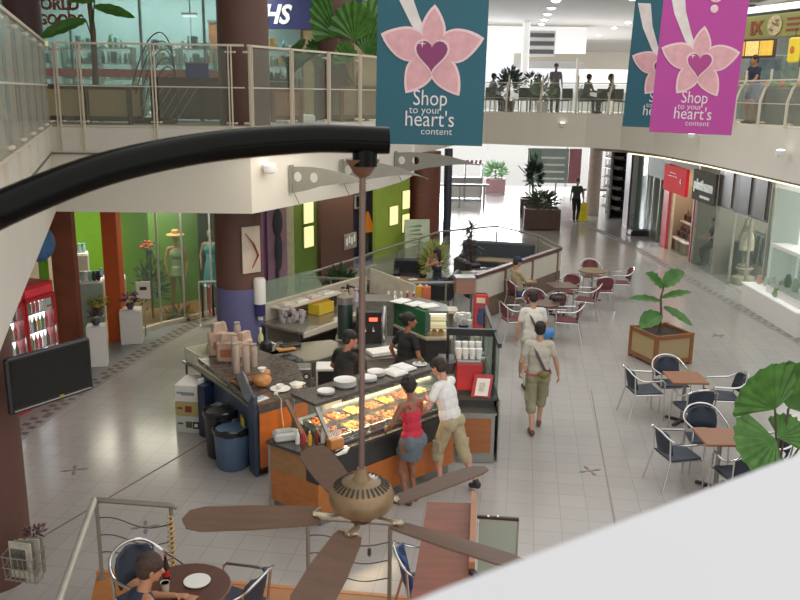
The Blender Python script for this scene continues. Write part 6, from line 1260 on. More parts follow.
cafe_chair('blue woven chair half hidden by the fan palm leaf', W_blue, gb, (4.82, 10.32, 0), 1.4)
gm = 'tables among the maroon chairs'
sq_table('brown square table in front of the man in the cap', (3.72, 19.05, 0), .2, .60, M_tdark, group=gm)
sq_table('round tan table furthest back in the maroon chair group', (4.80, 20.8, 0), 0, .72, M_ttan, True, gm)
sq_table('glossy round table behind the two walking customers', (3.05, 17.3, 0), 0, .6, M_tdark, True, gm)
gc2 = 'maroon woven chairs on the open concourse'
for lb, x, y, r_ in (('maroon chair at the left by the cafe end, silver arms towards the camera', 2.38, 17.15, -1.3), ('maroon chair just behind the head of the walking man', 2.95, 18.0, PI), ('maroon chair with its back to the camera beside the brown square table', 3.42, 18.25, .1), ('maroon chair with high arched back behind the brown square table', 4.0, 19.75, PI - .6), ('maroon chair right of the brown square table', 4.28, 18.95, 1.2), ('maroon chair with its square back in front of the round tan table', 4.86, 19.95, .05), ('rightmost maroon chair of the concourse group', 5.52, 20.85, 1.5), ('maroon chair mostly hidden behind the round tan table', 4.95, 21.6, PI), ('nearest maroon chair, right of the walking man', 3.5, 17.1, 1.35), ('maroon chair occupied by the man in the cap', 2.78, 19.3, -1.2)):
    cafe_chair(lb, W_mar, gc2, (x, y, 0), r_)
t = thing('handbag', 'black handbag on the maroon chairs behind the walking men', 'bag', (3.35, 17.5, .75)); MB().box(0, 0, .05, .26, .16, .10, bev=.03).build('body', M_black, t); MB().tube([(-.08, 0, .1), (0, 0, .18), (.08, 0, .1)], .01, 6).build('strap', M_black, t)
# potted tree
planter('square wooden planter with cane panels standing alone on the right concourse', (5.07, 15.85, 0), .35, .86, .86, .62, mat('planter_oak', '#8a5630', .45, wave=3.0, scale=6, var=.15), M_cane)
t = thing('potted_tree', 'small tree with broad paddle leaves in the lone square planter', 'plant', (5.02, 15.85, .50)); t.scale = (.84, .84, .92); MB().tube([(0, 0, 0), (.02, 0, .4), (-.02, .02, .8), (.03, 0, 1.1)], [.035, .03, .025, .015], 8).build('trunk', mat('palm_trunk', '#5a4a3a', .8), t, True)
ML2 = mat('bright_leaf', '#3b6e26', .45, var=.25, scale=7)
for b, tp, w_ in (((0, 0, 1.05), (.42, -.1, 1.42), .42), ((0, 0, 1.0), (-.45, -.1, 1.38), .34), ((.0, 0, .8), (.62, -.1, 1.0), .2), ((0, 0, .72), (-.78, -.1, .86), .2), ((0, 0, .45), (-.55, -.35, .28), .44), ((.05, 0, .6), (.62, -.35, .35), .24)):
    paddle_leaf(b, tp, w_, ML2, t, .08)
# fan palm at the right edge
t = thing('potted_palm', 'large fan palm in the right foreground with pleated leaves', 'plant', (4.6, 9.5, 0)); 
MB().tube([(0, 0, 0), (.02, 0, .6)], [.09, .06], 8).build('trunk', mat('palm_trunk', '#5a4a3a', .8), t, True)
for base, tip, w_, nr in (((-.18, -.1, 1.44), (-.40, -.2, 2.0), 1.0, (0, -.9, .4)), ((.0, -.05, 1.44), (.28, -.2, 1.98), 1.0, (0, -.9, .4)), ((-.12, -.1, 1.06), (-.62, -.3, .96), 1.0, (0, -.8, .6)), ((-.10, -.1, 1.08), (.14, -.05, 1.30), .9, (0, -.8, .6)), ((.5, .2, 1.2), (1.1, .2, 1.3), .8, (0, -.8, .6))):
    MB().tube([(0, 0, .5), (base[0] * .5, base[1] * .5, (base[2] + .5) * .5), base], .014, 6).build('stalk', mat('dark_stalk', '#4b4038', .6), t, True)
    fan_leaf(base, tip, w_, mat('fan_leaf', '#3f6f25', .45, var=.35, scale=7), t, 10, .03, nr)
MB().lathe([(.22, -.01), (.30, .34), (.28, .34)], n=18).build('pot', mat('pot_dark', '#4b4038', .5), t, True)
# ---------------------------------------------------------------- lounge enclosure behind the kiosk
def railing(label, pts, h, mm, group=None, z0=0, r=.03, panel=None):
    t = thing('handrail', label, 'railing', (pts[0][0], pts[0][1], z0), 0, group); o = Vector((pts[0][0], pts[0][1], 0)); P = [Vector((x, y, 0)) - o for x, y in pts]
    MB().tube([p + Vector((0, 0, h)) for p in P], r, 8).build('rail', mm, t, True)
    for i, p in enumerate(P): MB().tube([p, p + Vector((0, 0, h))], r * .7, 8).build('post', mm, t, True)
    if panel:
        for a, b in zip(P, P[1:]): MB().beam(a + Vector((0, 0, h * .45)), b + Vector((0, 0, h * .45)), .015, h * .8).build('panel', panel, t)
    return t
M_railp = mat('rail_paint', '#8f8b80', .4, .4, var=.04)
G_grey = glassmat('grey_panel', '#a7a79b', .3, .3)
railing('long grey handrail with glass along the back of the lounge', [(-2.17, 18.0), (-1.1, 20.0), (-.1, 22.0), (.5, 23.1), (1.12, 24.3), (2.9, 25.5)], 1.1, M_railp, 'lounge handrails', panel=G_grey)
railing('short handrail at the left front of the lounge', [(-2.17, 18.0), (-1.5, 17.9), (-.65, 17.8)], 1.08, M_railp, 'lounge handrails')
railing('handrail across the front of the lounge behind the green cabinet', [(.2, 18.0), (1.0, 18.1), (1.6, 18.2)], .98, M_railp, 'lounge handrails')
t = thing('lounge_partition', 'long cream partition with dark wood cap around the lounge seating', 'partition', (0, 0, 0))
a, b, c = (1.65, 18.36), (4.19, 22.05), (2.9, 25.5)
MB().beam((*a, 1.06), (*b, 1.06), .13, .08).build('wood_cap', mat('maroon_wood', '#5b3631', .4, var=.1), t); MB().beam((*a, .74), (*b, .74), .10, .50).build('cream_panel', mat('partition_cream', '#d0c9bb', .6, var=.04), t); MB().beam((*a, .25), (*b, .25), .08, .46).build('lower_panel', mat('partition_brown', '#6f5a4a', .5, var=.15, scale=2), t)
for q in (.3, .62, .95):
    p = Vector(a).lerp(Vector(b), q); MB().box(p.x, p.y, .55, .10, .12, 1.04, .97).build('pier', mat('pier_maroon', '#75564e', .5), t)
t = thing('wood_box', 'pinkish brown wooden box on steel legs at the corner of the partition', 'box', (1.40, 18.12, 0), .1); MB().box(0, 0, .93, .42, .34, .34, bev=.01).build('box', mat('box_pink_wood', '#a07464', .4, wave=3.0, scale=5), t); MB().box(0, 0, 1.11, .44, .36, .03).build('lid', M_steel, t)
for x in (-.18, .18):
    for y in (-.14, .14): MB().box(x, y, .38, .035, .035, .76).build('leg', M_steel, t)
t = thing('glass_balustrade', 'grey glass balustrade closing the far side of the lounge', 'railing', (4.19, 22.05, 0)); o_ = Vector((4.19, 22.05, 0)); pq = [Vector((4.19, 22.05, 0)) - o_, Vector((3.9, 23.8, 0)) - o_, Vector((2.9, 25.5, 0)) - o_]
MB().tube([p + Vector((0, 0, 1.1)) for p in pq], .03, 8).build('rail', M_railp, t, True)
for p in pq: MB().tube([p, p + Vector((0, 0, 1.1))], .022, 8).build('post', M_railp, t, True)
for a_, b_ in zip(pq, pq[1:]): MB().beam(a_ + Vector((0, 0, .5)), b_ + Vector((0, 0, .5)), .02, .95).build('panel', G_grey, t)
MB().beam((4.15, 22.2, .5), (4.45, 23.0, .5), .03, .9)
M_sofa = mat('black_leather', '#1f2126', .4, var=.15); M_sofab = mat('slate_leather', '#3b4046', .5, var=.1)
def sofa(label, loc, rz, w_, m, back=.78):
    t = thing('sofa' if w_ > 1 else 'armchair', label, 'sofa' if w_ > 1 else 'armchair', loc, rz, 'lounge seating'); MB().box(0, .0, .3, w_ - .2, .66, .22, bev=.05).build('seat_cushion', m, t); MB().box(0, -.34, .48, w_, .16, back - .12 - .1, bev=.05).build('backrest', m, t)
    for s_ in (-1, 1): MB().box(s_ * (w_ / 2 - .08), 0, .34, .16, .72, .42, bev=.05).build('armrest', m, t)
    for x in (-1, 1):
        for y in (-.26, .26): MB().box(x * (w_ / 2 - .1), y, .08, .05, .05, .18).build('leg', M_steel, t)
    return t
sofa('long slate sofa with its back to the far rail of the lounge', (2.75, 23.9, 0), PI - .25, 2.1, M_sofab, .95)
sofa('black armchair the hiding-face woman sits in', (1.0, 20.3, 0), 1.3, .85, M_sofa)
sofa('black armchair behind the low wooden table in the lounge', (.25, 21.6, 0), PI, .85, M_sofa)
sofa('black armchair at the far left of the lounge', (-.85, 19.3, 0), -.6, .85, M_sofa)
sofa('black armchair in front of the low wooden table', (-.1, 19.1, 0), 0, .85, M_sofa)
sofa('black armchair left of the bench table by the far sofa', (1.95, 22.1, 0), -1.2, .85, M_sofa)
def lowtable(label, loc, rz, sx, sy, h, m):
    t = thing('coffee_table', label, 'table', loc, rz, 'low lounge tables'); MB().box(0, 0, h, sx, sy, .05, bev=.01).build('table_top', m, t); MB().box(0, 0, h / 2, .1, .1, h - .05).build('pedestal', M_steel, t); MB().box(0, 0, .02, sx * .6, sy * .6, .04).build('foot', M_black, t); return t
lowtable('low wooden lounge table with napkins, left of the seated woman', (.10, 20.2, 0), -.3, 1.15, .6, .55, mat('lounge_wood', '#7d5636', .35, wave=3.0, scale=6)); lowtable('tan bench table before the slate sofa', (2.75, 22.9, 0), -.25, 1.3, .45, .55, mat('bench_tan', '#8d7a5b', .4)); lowtable('grey table with a white paper right of the seated woman', (1.9, 20.9, 0), .3, .8, .5, .6, mat('grey_table', '#7b7364', .4))
for i, (x, y, z) in enumerate(((-.1, 20.3, .58), (.3, 20.15, .58), (1.85, 20.95, .63))):
    t = thing('napkin', ['left napkin on the low wooden lounge table', 'right napkin on the low wooden lounge table', 'white paper on the grey lounge table'][i], 'paper', (x, y, z), .4 * i); MB().box(0, 0, .006, .2, .14, .01).build('sheet', M_paper, t); MB().box(.02, .01, .016, .12, .1, .008, .3).build('fold', M_paper, t)
t = thing('lounge_plant', 'feathery yellow green plant left of the seated woman', 'plant', (.85, 21.5, 0)); bushy(t, (0, 0, .75), (.3, .3, .5), 420, .25, .03, mat('feathery_green', '#8f9a3c', .6, var=.3), 33); MB().lathe([(.15, 0), (.2, .3)], n=12).build('pot', M_black, t); MB().tube([(0, 0, .3), (0, 0, .8)], .02, 5).build('stem', M_pdark, t)
t = thing('lounge_plant', 'dark spiky dracaena standing in the lounge', 'plant', (2.0, 23.3, 0)); rr = random.Random(44)
for i in range(5):
    x, y, z = rr.uniform(-.25, .25), rr.uniform(-.2, .2), rr.uniform(.7, 1.55); MB().tube([(0, 0, .2), (x * .6, y * .6, z * .6), (x, y, z)], .02, 5).build('stem', M_pdark, t)
    mb = MB()
    for k in range(22):
        v = Vector((rr.uniform(-1, 1), rr.uniform(-1, 1), rr.uniform(-.4, .9))).normalized(); p = Vector((x, y, z)); q = p + v * .38 - Vector((0, 0, .08)); s = v.cross(Vector((.1, .2, 1))).normalized() * .018; mb.add([p - s, (p + q) / 2 - s * 1.4, q, (p + q) / 2 + s * 1.4, p + s], [(0, 1, 2, 3, 4)])
    mb.build('foliage', mat('dracaena', '#2e3f33', .6, var=.3), t)
MB().lathe([(.18, 0), (.22, .35)], n=12).build('pot', M_black, t)
t = thing('lounge_plant', 'low green plant at the left front corner of the lounge rail', 'plant', (-1.35, 18.9, 0)); bushy(t, (0, 0, .75), (.3, .3, .35), 260, .25, .05, M_leafd, 35); MB().lathe([(.15, 0), (.2, .4)], n=12).build('pot', M_black, t); MB().tube([(0, 0, .3), (0, 0, .8)], .02, 5).build('stem', M_pdark, t)
# ---------------------------------------------------------------- raised wooden deck at the near left
ZD = .30
M_deck = mat('deck_wood', '#a8672f', .4, wave=4.0, scale=3, var=.15)
struct('floor_deck', MB().prism([(-2.99, 7.6), (-.3, 7.27), (.85, 7.12), (.9, 1.5), (-1.6, 1.5)], .0, ZD), M_deck)
struct('trim_13', MB().beam((-2.99, 7.61, .27), (-.3, 7.28, .27), .05, .07), mat('deck_edge', '#c0793a', .4)); struct('trim_13', MB().beam((-.3, 7.28, .27), (.85, 7.13, .27), .05, .07), mat('deck_edge', '#c0793a', .4))
def wavy(label, p, q, h, n=3, posts=2, group='deck railings with wavy wires'):
    t = thing('deck_railing', label, 'railing', (p[0], p[1], ZD), 0, group); P0 = Vector((0, 0, 0)); Q = Vector((q[0] - p[0], q[1] - p[1], 0))
    MB().tube([P0 + Vector((0, 0, h)), P0.lerp(Q, .97) + Vector((0, 0, h)), Q.lerp(Q * 1.03, 1) + Vector((0, 0, h - .02))], .028, 10).build('rail', M_railp, t, True)
    for i in range(posts):
        b = P0.lerp(Q, .02 + .93 * i / max(1, posts - 1)); MB().tube([b, b + Vector((0, 0, h))], .02, 8).build('post', M_railp, t, True); MB().lathe([(.04, 0), (.04, .015)], b.x, b.y, 0, 12).build('post_foot', M_railp, t)
    for k in range(n):
        z = h * (.30 + .22 * k); MB().tube([P0.lerp(Q, .02 + .93 * j / 20) + Vector((0, 0, z + .04 * math.sin(j / 20 * 2 * PI + .6))) for j in range(21)], .006, 5).build('wire', mat('wire_dark', '#4c4a4b', .4, .5), t, True)
    return t
wavy('deck railing with wavy wires at the near left corner, behind the seated diner', (-2.92, 7.5), (-2.12, 7.4), .84)
wavy('deck railing with wavy wires below the ceiling fan', (-.85, 7.22), (-.02, 7.12), .84)
t = thing('stair_handrail', 'pale grey handrail running from the deck corner towards the camera', 'railing', (-2.92, 7.5, ZD)); MB().tube([(0, 0, .84), (.30, -1.6, .84), (.62, -3.2, .84)], .032, 10).build('rail', mat('rail_cream', '#b7b4a6', .4, .2), t, True); MB().tube([(.62, -3.2, 0), (.62, -3.2, .84)], .022, 8).build('post', M_railp, t, True); MB().tube([(.3, -1.6, 0), (.3, -1.6, .84)], .022, 8).build('post', M_railp, t, True)
t = thing('rope_post', 'cream rope wound around the railing post', 'rope', (-2.16, 7.36, ZD)); MB().tube([(.03 * math.cos(j * 1.1), .03 * math.sin(j * 1.1), .1 + j * .009) for j in range(72)], .011, 5).build('rope', mat('rope_cream', '#c4a573', .8), t, True); MB().lathe([(.05, .1), (.05, .13)], n=10).build('knot', mat('rope_cream', '#c4a573', .8), t)
dt = sq_table('round dark brown table on the wooden deck with plate and bottle', (-1.72, 6.18, ZD), 0, .74, mat('table_brown', '#56352c', .3, var=.08), True)
cafe_chair('dark blue chair with silver hoop right of the round deck table', W_blue, 'chairs on the wooden deck', (-1.38, 6.40, ZD), 1.2)
cafe_chair('dark blue chair on the far left side of the deck table, mostly behind the diner', W_blue, 'chairs on the wooden deck', (-2.12, 6.55, ZD), -2.2)
cafe_chair('dark blue chair the tank top diner sits on', W_blue, 'chairs on the wooden deck', (-2.02, 5.72, ZD), -.95)
cafe_chair('blue chair seen edge-on beside the long wooden bar top', mat('bright_blue_weave', '#2b4a80', .55, wave=1.2, scale=28, var=.25), 'chairs on the wooden deck', (.30, 6.75, ZD), -1.45)
zt = ZD + .75
t = thing('cola_bottle', 'dark cola bottle with red label on the deck table', 'bottle', (-1.90, 6.28, zt)); MB().lathe([(.028, 0), (.03, .10), (.026, .13), (.012, .19), (.012, .22)], n=12).build('bottle_body', mat('cola', '#2a1410', .15), t, True); MB().lathe([(.0315, .04), (.0315, .1)], n=12).build('bottle_label', M_red, t); MB().lathe([(.014, .22), (.014, .235)], n=10).build('cap', M_red, t)
t = thing('drinking_cup', 'cream drinking cup in front of the cola bottle', 'cup', (-1.86, 6.10, zt)); MB().lathe([(.028, 0), (.036, .09), (.038, .092), (.033, .088)], n=14).build('cup', M_cream, t, True); MB().lathe([(.033, .085), (.033, .088)], n=14).build('drink', mat('tea', '#b89b62', .3), t)
t = thing('dinner_plate', 'white plate near the hand of the diner on the deck table', 'plate', (-1.64, 6.25, zt)); MB().lathe([(.05, 0), (.11, .014), (.11, .018)], n=22).build('dish', mat('plate_white', '#f0eee9', .25), t, True); MB().lathe([(.055, .013), (.06, .016)], n=18).build('well', M_paper, t)
# wooden bar top with raised lip
t = thing('bar_counter', 'long reddish wooden bar top with raised edge in the bottom centre', 'counter', (0, 0, 0)); MB().prism([(.29, 7.43), (.72, 7.42), (.62, 6.1), (.55, 5.3), (.03, 5.3), (.12, 5.88)], 1.15, 1.20).build('top', mat('red_wood', '#7a3c22', .5, wave=4.0, scale=4, var=.22), t)
MB().prism([(.71, 7.47), (.76, 7.47), (.64, 6.2), (.59, 6.2)], 1.12, 1.30).build('raised_lip', mat('lip_wood', '#a8693f', .4), t); MB().prism([(.59, 6.2), (.64, 6.2), (.74, 5.9), (.69, 5.9)], 1.12, 1.24).build('dark_lip', mat('lip_dark', '#3b2f3a', .4), t)
for x, y in ((.36, 7.3), (.64, 7.3), (.2, 5.5), (.5, 5.5)): MB().box(x, y, .72, .05, .05, .86).build('leg', M_steel, t)
t = thing('glass_screen', 'frosted green glass screen with dark top rail right of the bar top', 'screen', (0, 0, 0)); MB().beam((.78, 7.34, .68), (1.14, 7.30, .68), .012, .82).build('frosted_pane', glassmat('frosted_green', '#a9b3a0', .72, .5), t); MB().beam((.76, 7.345, 1.10), (1.15, 7.30, 1.10), .03, .03).build('top_rail', mat('screen_rail', '#4c3a40', .2, .6), t); MB().beam((1.145, 7.30, .0), (1.145, 7.30, 1.1), .015, .02).build('edge_strip', M_steel, t)
f = MB(); [f.ell((x, 7.32, 1.12), (.02, .02, .012), 8, 5) for x in (.86, .95)]; f.build('rail_clip', M_chrome, t, True)
# ---------------------------------------------------------------- television, magazine rack
t = thing('television', 'flat black television on a bracket from the near left column', 'television', (-3.45, 7.98, 2.235), math.atan2(.75, .47)); 
t.rotation_euler = (0, 0, math.atan2(8.35 - 7.6, -3.20 + 3.69)); MB().box(0, 0, 0, .93, .07, .56, bev=.015).build('housing', mat('tv_black', '#1b1a1f', .35, var=.05), t); MB().box(0, -.037, .015, .86, .006, .46).build('screen', mat('tv_screen', '#0b0a0a', .12, var=.0), t); MB().box(0, -.04, -.245, .86, .008, .014).build('silver_strip', M_chrome, t); MB().box(.08, -.043, -.235, .05, .006, .03).build('logo', mat('logo_olive', '#8d8a35', .5), t); MB().beam((-.2, .04, 0), (-.40, .12, 0), .08, .10).build('wall_arm', M_black, t)
t = thing('magazine_rack', 'wire basket rack with folded newspapers on the near left column', 'rack', (-3.60, 7.40, .32), -.2); f = MB()
for k in range(7): x = -.16 + k * .053; f.tube([(x, .1, .34), (x, .02, .03), (x, -.09, .03), (x, -.12, .30)], .005, 5)
for z, y in ((.05, -.10), (.18, -.115), (.30, -.125)): f.tube([(-.17, .06, z + .04), (-.17, y, z), (.17, y, z), (.17, .06, z + .04)], .007, 6)
f.build('basket', M_railp, t, True)
for i in range(4):
    q = thing('newspaper', ['front', 'second', 'third', 'rear'][i] + ' folded newspaper standing in the wire rack', 'newspaper', (-3.62 + .03 * i, 7.36 + .035 * i, .37), -.2 + .1 * i, 'newspapers in the wire rack'); MB().box(0, 0, .19, .24 - .02 * i, .02, .38, bev=.004).build('pages', mat('newsprint%d' % (i % 2), ['#b9b3a4', '#8e877e'][i % 2], .8, var=.25, scale=18), q); MB().box(-.02, -.013, .2, .16, .004, .22).build('print', mat('news_ink', '#5b5650', .8, var=.5, scale=40), q)
t = thing('paper_flower', 'small brown and violet dried flower bunch above the magazine rack', 'flowers', (-3.55, 7.52, .66)); bushy(t, (0, 0, .1), (.09, .07, .08), 90, .06, .03, mat('dried_flower', '#6a4a4f', .7, var=.4), 51); MB().tube([(0, 0, -.1), (0, 0, .1)], .01, 5).build('stem', M_pdark, t)
# ---------------------------------------------------------------- ceiling fan on its curved arm
t = thing('curved_pole', 'thick glossy black curved pole arching in from the left and holding the fan', 'pole', (0, 0, 0)); M_gb = mat('gloss_black', '#030403', .22, var=0, spec=.10)
cp = [(-2.1, 1.85, 4.42), (-1.68, 2.08, 4.47), (-1.29, 2.35, 4.58), (-1.19, 2.5, 4.645), (-.97, 2.75, 4.742), (-.70, 3.0, 4.80), (-.37, 3.15, 4.828), (-.2, 3.22, 4.827), (-.08, 3.25, 4.822), (-.05, 3.255, 4.822)]
cc_ = cr(cp); MB().tube(cc_, [.058 - .008 * i / len(cc_) for i in range(len(cc_))], 20).build('pole_tube', M_gb, t, True); MB().lathe([(.048, -.055), (.048, .02)], -.14, 3.25, 4.78, 20).build('drop_stub', M_gb, t, True); MB().lathe([(.09, 0), (.09, .02)], -2.1, 1.85, 4.405, 20).build('floor_flange', M_gb, t)
fx, fy = -.15, 3.27
t = thing('ceiling_fan', 'bronze ceiling fan with vented motor housing and five brown blades', 'fan', (fx, fy, 3.35), 0); M_br = mat('antique_bronze', '#80684a', .4, .35, var=.2, scale=10)
MB().lathe([(.012, 1.33), (.03, 1.34), (.062, 1.39), (.066, 1.40)], n=24).build('canopy', mat('canopy_brown', '#6d4c38', .4, .4), t, True); MB().tube([(0, 0, .08), (0, 0, 1.36)], .0125, 12).build('down_rod', mat('rod_brown', '#6b544b', .4, .3), t, True)
MB().lathe([(.05, -.075), (.09, -.07), (.125, -.045), (.137, -.01), (.137, .015), (.125, .04), (.09, .065), (.04, .078), (.028, .10), (.018, .13)], n=40).build('motor_housing', M_br, t, True)
f = MB()
for k in range(30):
    a = 2 * PI * k / 30; f.beam((.085 * math.cos(a), .085 * math.sin(a), .070), (.118 * math.cos(a), .118 * math.sin(a), .048), .008, .005)
f.build('vent_slots', mat('slot_black', '#221d18', .6), t); MB().lathe([(.01, -.12), (.045, -.11), (.055, -.09), (.05, -.07)], n=20).build('switch_housing', mat('switch_dark', '#3b3a3d', .4, .5), t, True)
MB().tube([(.035, -.02, -.11), (.035, -.02, -.235)], .0015, 4).build('pull_chain', M_steel, t); MB().lathe([(.003, -.27), (.009, -.26), (.008, -.235), (.003, -.23)], .035, -.02, 0, 10).build('pull_knob', M_black, t)
M_blade = mat('blade_brown', '#5f483a', .65, wave=3.0, scale=9, var=.10, spec=.2)
for k in range(5):
    a = math.radians(41 + 72 * k); R_ = Matrix.Rotation(a, 3, 'Z') @ Matrix.Rotation(math.radians(-12), 3, 'X')
    P = [(.17, -.05, 0), (.22, -.06, 0), (.45, -.075, 0), (.66, -.075, 0), (.72, -.055, 0), (.745, 0, 0), (.72, .055, 0), (.66, .075, 0), (.45, .075, 0), (.22, .06, 0), (.17, .05, 0)]
    bl = MB().plate([R_ @ Vector(p) + Vector((0, 0, -.085)) for p in P], .008).build('blade', M_blade, t)
    f = MB(); f.tube([R_ @ Vector(p) + Vector((0, 0, -.078)) for p in ((.06, 0, 0), (.12, .015, 0.002), (.2, .0, .006))], [.012, .014, .02], 8, flat=.4); f.tube([R_ @ Vector(p) + Vector((0, 0, -.078)) for p in ((.17, -.03, .008), (.2, 0, .008), (.17, .03, .008))], .007, 6); f.build('blade_iron', mat('iron_brass', '#b3a284', .3, .7), bl, True)
# ---------------------------------------------------------------- white parapet right under the viewpoint
struct('wall_parapet', MB().prism([(-.33, .325), (.035, .595), (.43, .86), (1.4, 1.505), (2.2, .4), (.6, -.9)], 4.1, 4.62), mat('parapet_white', '#cdced4', .6, var=.01))
# ---------------------------------------------------------------- people
def P_(label, loc, rz, group=None, **kw): return person(label, loc, rz, kw, group)
S1 = '#c08e72'; S2 = '#8a5b42'
# customers at the counter
P_('person in red tank top and grey skirt standing at the food display', (.18, 9.76, 0), .70, h=1.62, fem=True, vox=.007, skin='#8d5b44', hair='#1b1412', style='afro', vol=1.08, top='#c5283f', toptype='tank', bottom=('skirt', '#5f6871'), hip=(0, 0, .92), lean=6, head_pitch=-18, head_yaw=-10, hr=(.16, .34, 1.02), hl=(-.22, .28, .98), er=(.8, -.6, -.3), el=(-.8, -.6, -.3), fr=(.07, .03, .085), fl=(-.09, -.02, .085), shoes='#5b3a2c')
r_, J = P_('person in white T-shirt and khaki cargo shorts leaning on the food counter', (.62, 10.18, 0), .95, h=1.74, vox=.007, skin='#c58f78', hair='#2b1d17', style='short', top='#e9e7e4', bottom=('cargo', '#a89a78'), hip=(.03, -.04, .93), lean=14, head_pitch=-28, head_yaw=-5, hr=(.12, .40, 1.02), hl=(-.30, .26, 1.0), er=(.8, -.5, -.3), el=(-.8, -.6, -.3), fr=(.10, -.42, .12), fl=(-.04, .04, .085), tr=(.5, .8, -.35), shoes='#23252b', socks=True, cut=.15), None
# walkers
tnm, J = P_('person in beige T-shirt and khaki shorts walking away with a shoulder strap bag', (2.08, 12.1, 0), -.06, h=1.71, vox=.007, skin=S1, hair='#15110f', style='short', top='#bfb6a6', bottom=('cargo', '#8f8a6b'), hip=(0, 0, .93), lean=1, head_pitch=-8, hr=(.33, .12, .86), hl=(-.26, .12, .92), er=(.5, -.8, 0), el=(-.5, -1, 0), fr=(.08, .24, .10), fl=(-.06, -.14, .09), shoes='#6b3d30', cut=.25)
bag_strap(tnm, J, -1, mat('strap_brown', '#4b3a3d', .6)); q = J['hip'] + J['up'] * .05 - J['fw'] * .17 + J['rt'] * .07
MB().ell(q, (.09, .05, .055), 12, 8).build('waist_bag', mat('bag_olive', '#6d6a2e', .6, var=.2), tnm, True); MB().tube([J['hip'] + J['up'] * .03 + J['rt'] * .185 * math.cos(a) + J['fw'] * .145 * math.sin(a) for a in [2 * PI * j / 24 for j in range(24)]], .026, 6, closed=True, flat=.4).build('red_waistband', mat('band_red', '#a83a48', .7), tnm, True)
tnm, J = P_('person in white T-shirt with dark sling strap and blue bag, walking further ahead', (2.28, 14.05, 0), .05, h=1.72, vox=.009, skin=S1, hair='#1b1310', style='short', top='#e3dfd6', bottom=('pants', '#b9b4a6'), lean=2, head_pitch=-14, head_yaw=12, hr=(.28, .12, .84), hl=(-.27, .08, .84), fr=(.08, .1, .09), fl=(-.08, -.08, .09), shoes='#3b332e')
bag_strap(tnm, J, -1, mat('strap_brown', '#4b3a3d', .6)); MB().ell(J['hip'] + J['rt'] * .25 + J['up'] * .08, (.15, .10, .10), 12, 8).build('blue_bag', mat('bag_blue', '#3f7fc4', .5, var=.1), tnm, True)
# staff
P_('worker in black T-shirt bending behind the plate shelf, half hidden by the fan rod', (-.80, 11.30, 0), -.75, h=1.76, vox=.008, skin='#b0745a', hair='#120f0e', style='short', top='#1d1f20', bottom=('pants', '#20222a'), lean=10, head_pitch=-12, head_yaw=-25, hr=(.05, .42, 1.0), hl=(-.25, .30, 1.0), er=(.8, -.4, -.4), el=(-.8, -.4, -.4), shoes='#1a1a1c')
P_('worker with dark hair tied back and black shirt, standing before the green cabinet', (.08, 12.25, 0), -.9, h=1.78, fem=True, vox=.008, skin='#9c6449', hair='#120e0d', style='bun', top='#17181b', bottom=('pants', '#17181b'), lean=5, head_pitch=-2, head_yaw=-35, hr=(.34, .18, .95), hl=(-.34, .10, .95), shoes='#1a1a1c')
# lounge and concourse seats
P_('person in tan shirt and dark blue cap sitting with legs forward beside the partition', (2.78, 19.3, 0), -1.2, h=1.74, vox=.011, skin='#b98868', hair='#2b211c', cap='#1e2a52', top='#b59f7c', toptype='long', bottom=('jeans', '#3a4a68'), hip=(0, -.05, .53), lean=-8, head_pitch=-15, hr=(.10, .30, .74), hl=(-.12, .30, .74), fr=(.15, .62, .09), fl=(-.12, .68, .09), kr=(.1, .5, 1), kl=(-.1, .5, 1), shoes='#2b2b2e')
P_('person in blue jeans sitting in the lounge with both hands at the face', (.98, 20.3, 0), 1.3, h=1.66, fem=True, vox=.011, skin='#b07a60', hair='#17110f', style='long', top='#20242f', toptype='tank', bottom=('jeans', '#3f5a86'), hip=(0, .08, .56), lean=0, head_pitch=-6, hr=(.05, .27, 1.13), hl=(-.05, .27, 1.13), er=(.5, .3, -1), el=(-.5, .3, -1), hdr=(0, 0, 1), hdl=(0, 0, 1), pnr=(0, -1, 0), pnl=(0, -1, 0), fr=(.12, .70, .09), fl=(-.12, .76, .12), kr=(.1, .5, 1), kl=(-.1, .5, 1), shoes='#8d8a86')
# deck diner
P_('person in navy tank top eating at the round deck table, seen from behind', (-2.03, 5.66, ZD), -.95, h=1.68, vox=.007, skin='#b9805f', hair='#3a261d', style='short', vol=1.05, top='#2b3148', toptype='vest', bottom=('jeans', '#2b3350'), hip=(0, .0, .53), lean=16, head_pitch=-14, head_yaw=-8, hr=(.02, .50, .79), hl=(-.14, .44, .79), er=(.9, -.3, -.4), el=(-.8, -.4, -.4), pnr=(0, 0, -1), pnl=(0, 0, -1), fr=(.14, .38, .09), fl=(-.14, .36, .09), kr=(.1, .5, 1), kl=(-.1, .5, 1), shoes='#2b2b2e')
# far person on the ground floor
P_('person in dark green top and black trousers walking towards the camera far away', (7.02, 34.1, 0), PI, h=1.72, vox=.013, eyes=False, skin=S1, hair='#3b2a20', top='#33443a', bottom=('pants', '#1b1c20'), fr=(.08, .12, .09), fl=(-.08, -.08, .09), shoes='#8a5a4a')
# right shop
P_('person with dark hair seated behind the white counter of the right shop', (9.5, 25.5, 0), PI / 2, h=1.6, vox=.014, eyes=False, skin=S1, hair='#1b1310', style='long', fem=True, top='#2e2d2e', bottom=('pants', '#22222a'), hip=(0, 0, .75), hr=(.2, .35, .9), hl=(-.2, .35, .9), fr=(.1, .3, .09), fl=(-.1, .3, .09), kr=(0, 1, .3), kl=(0, 1, .3), shoes='#1a1a1c')
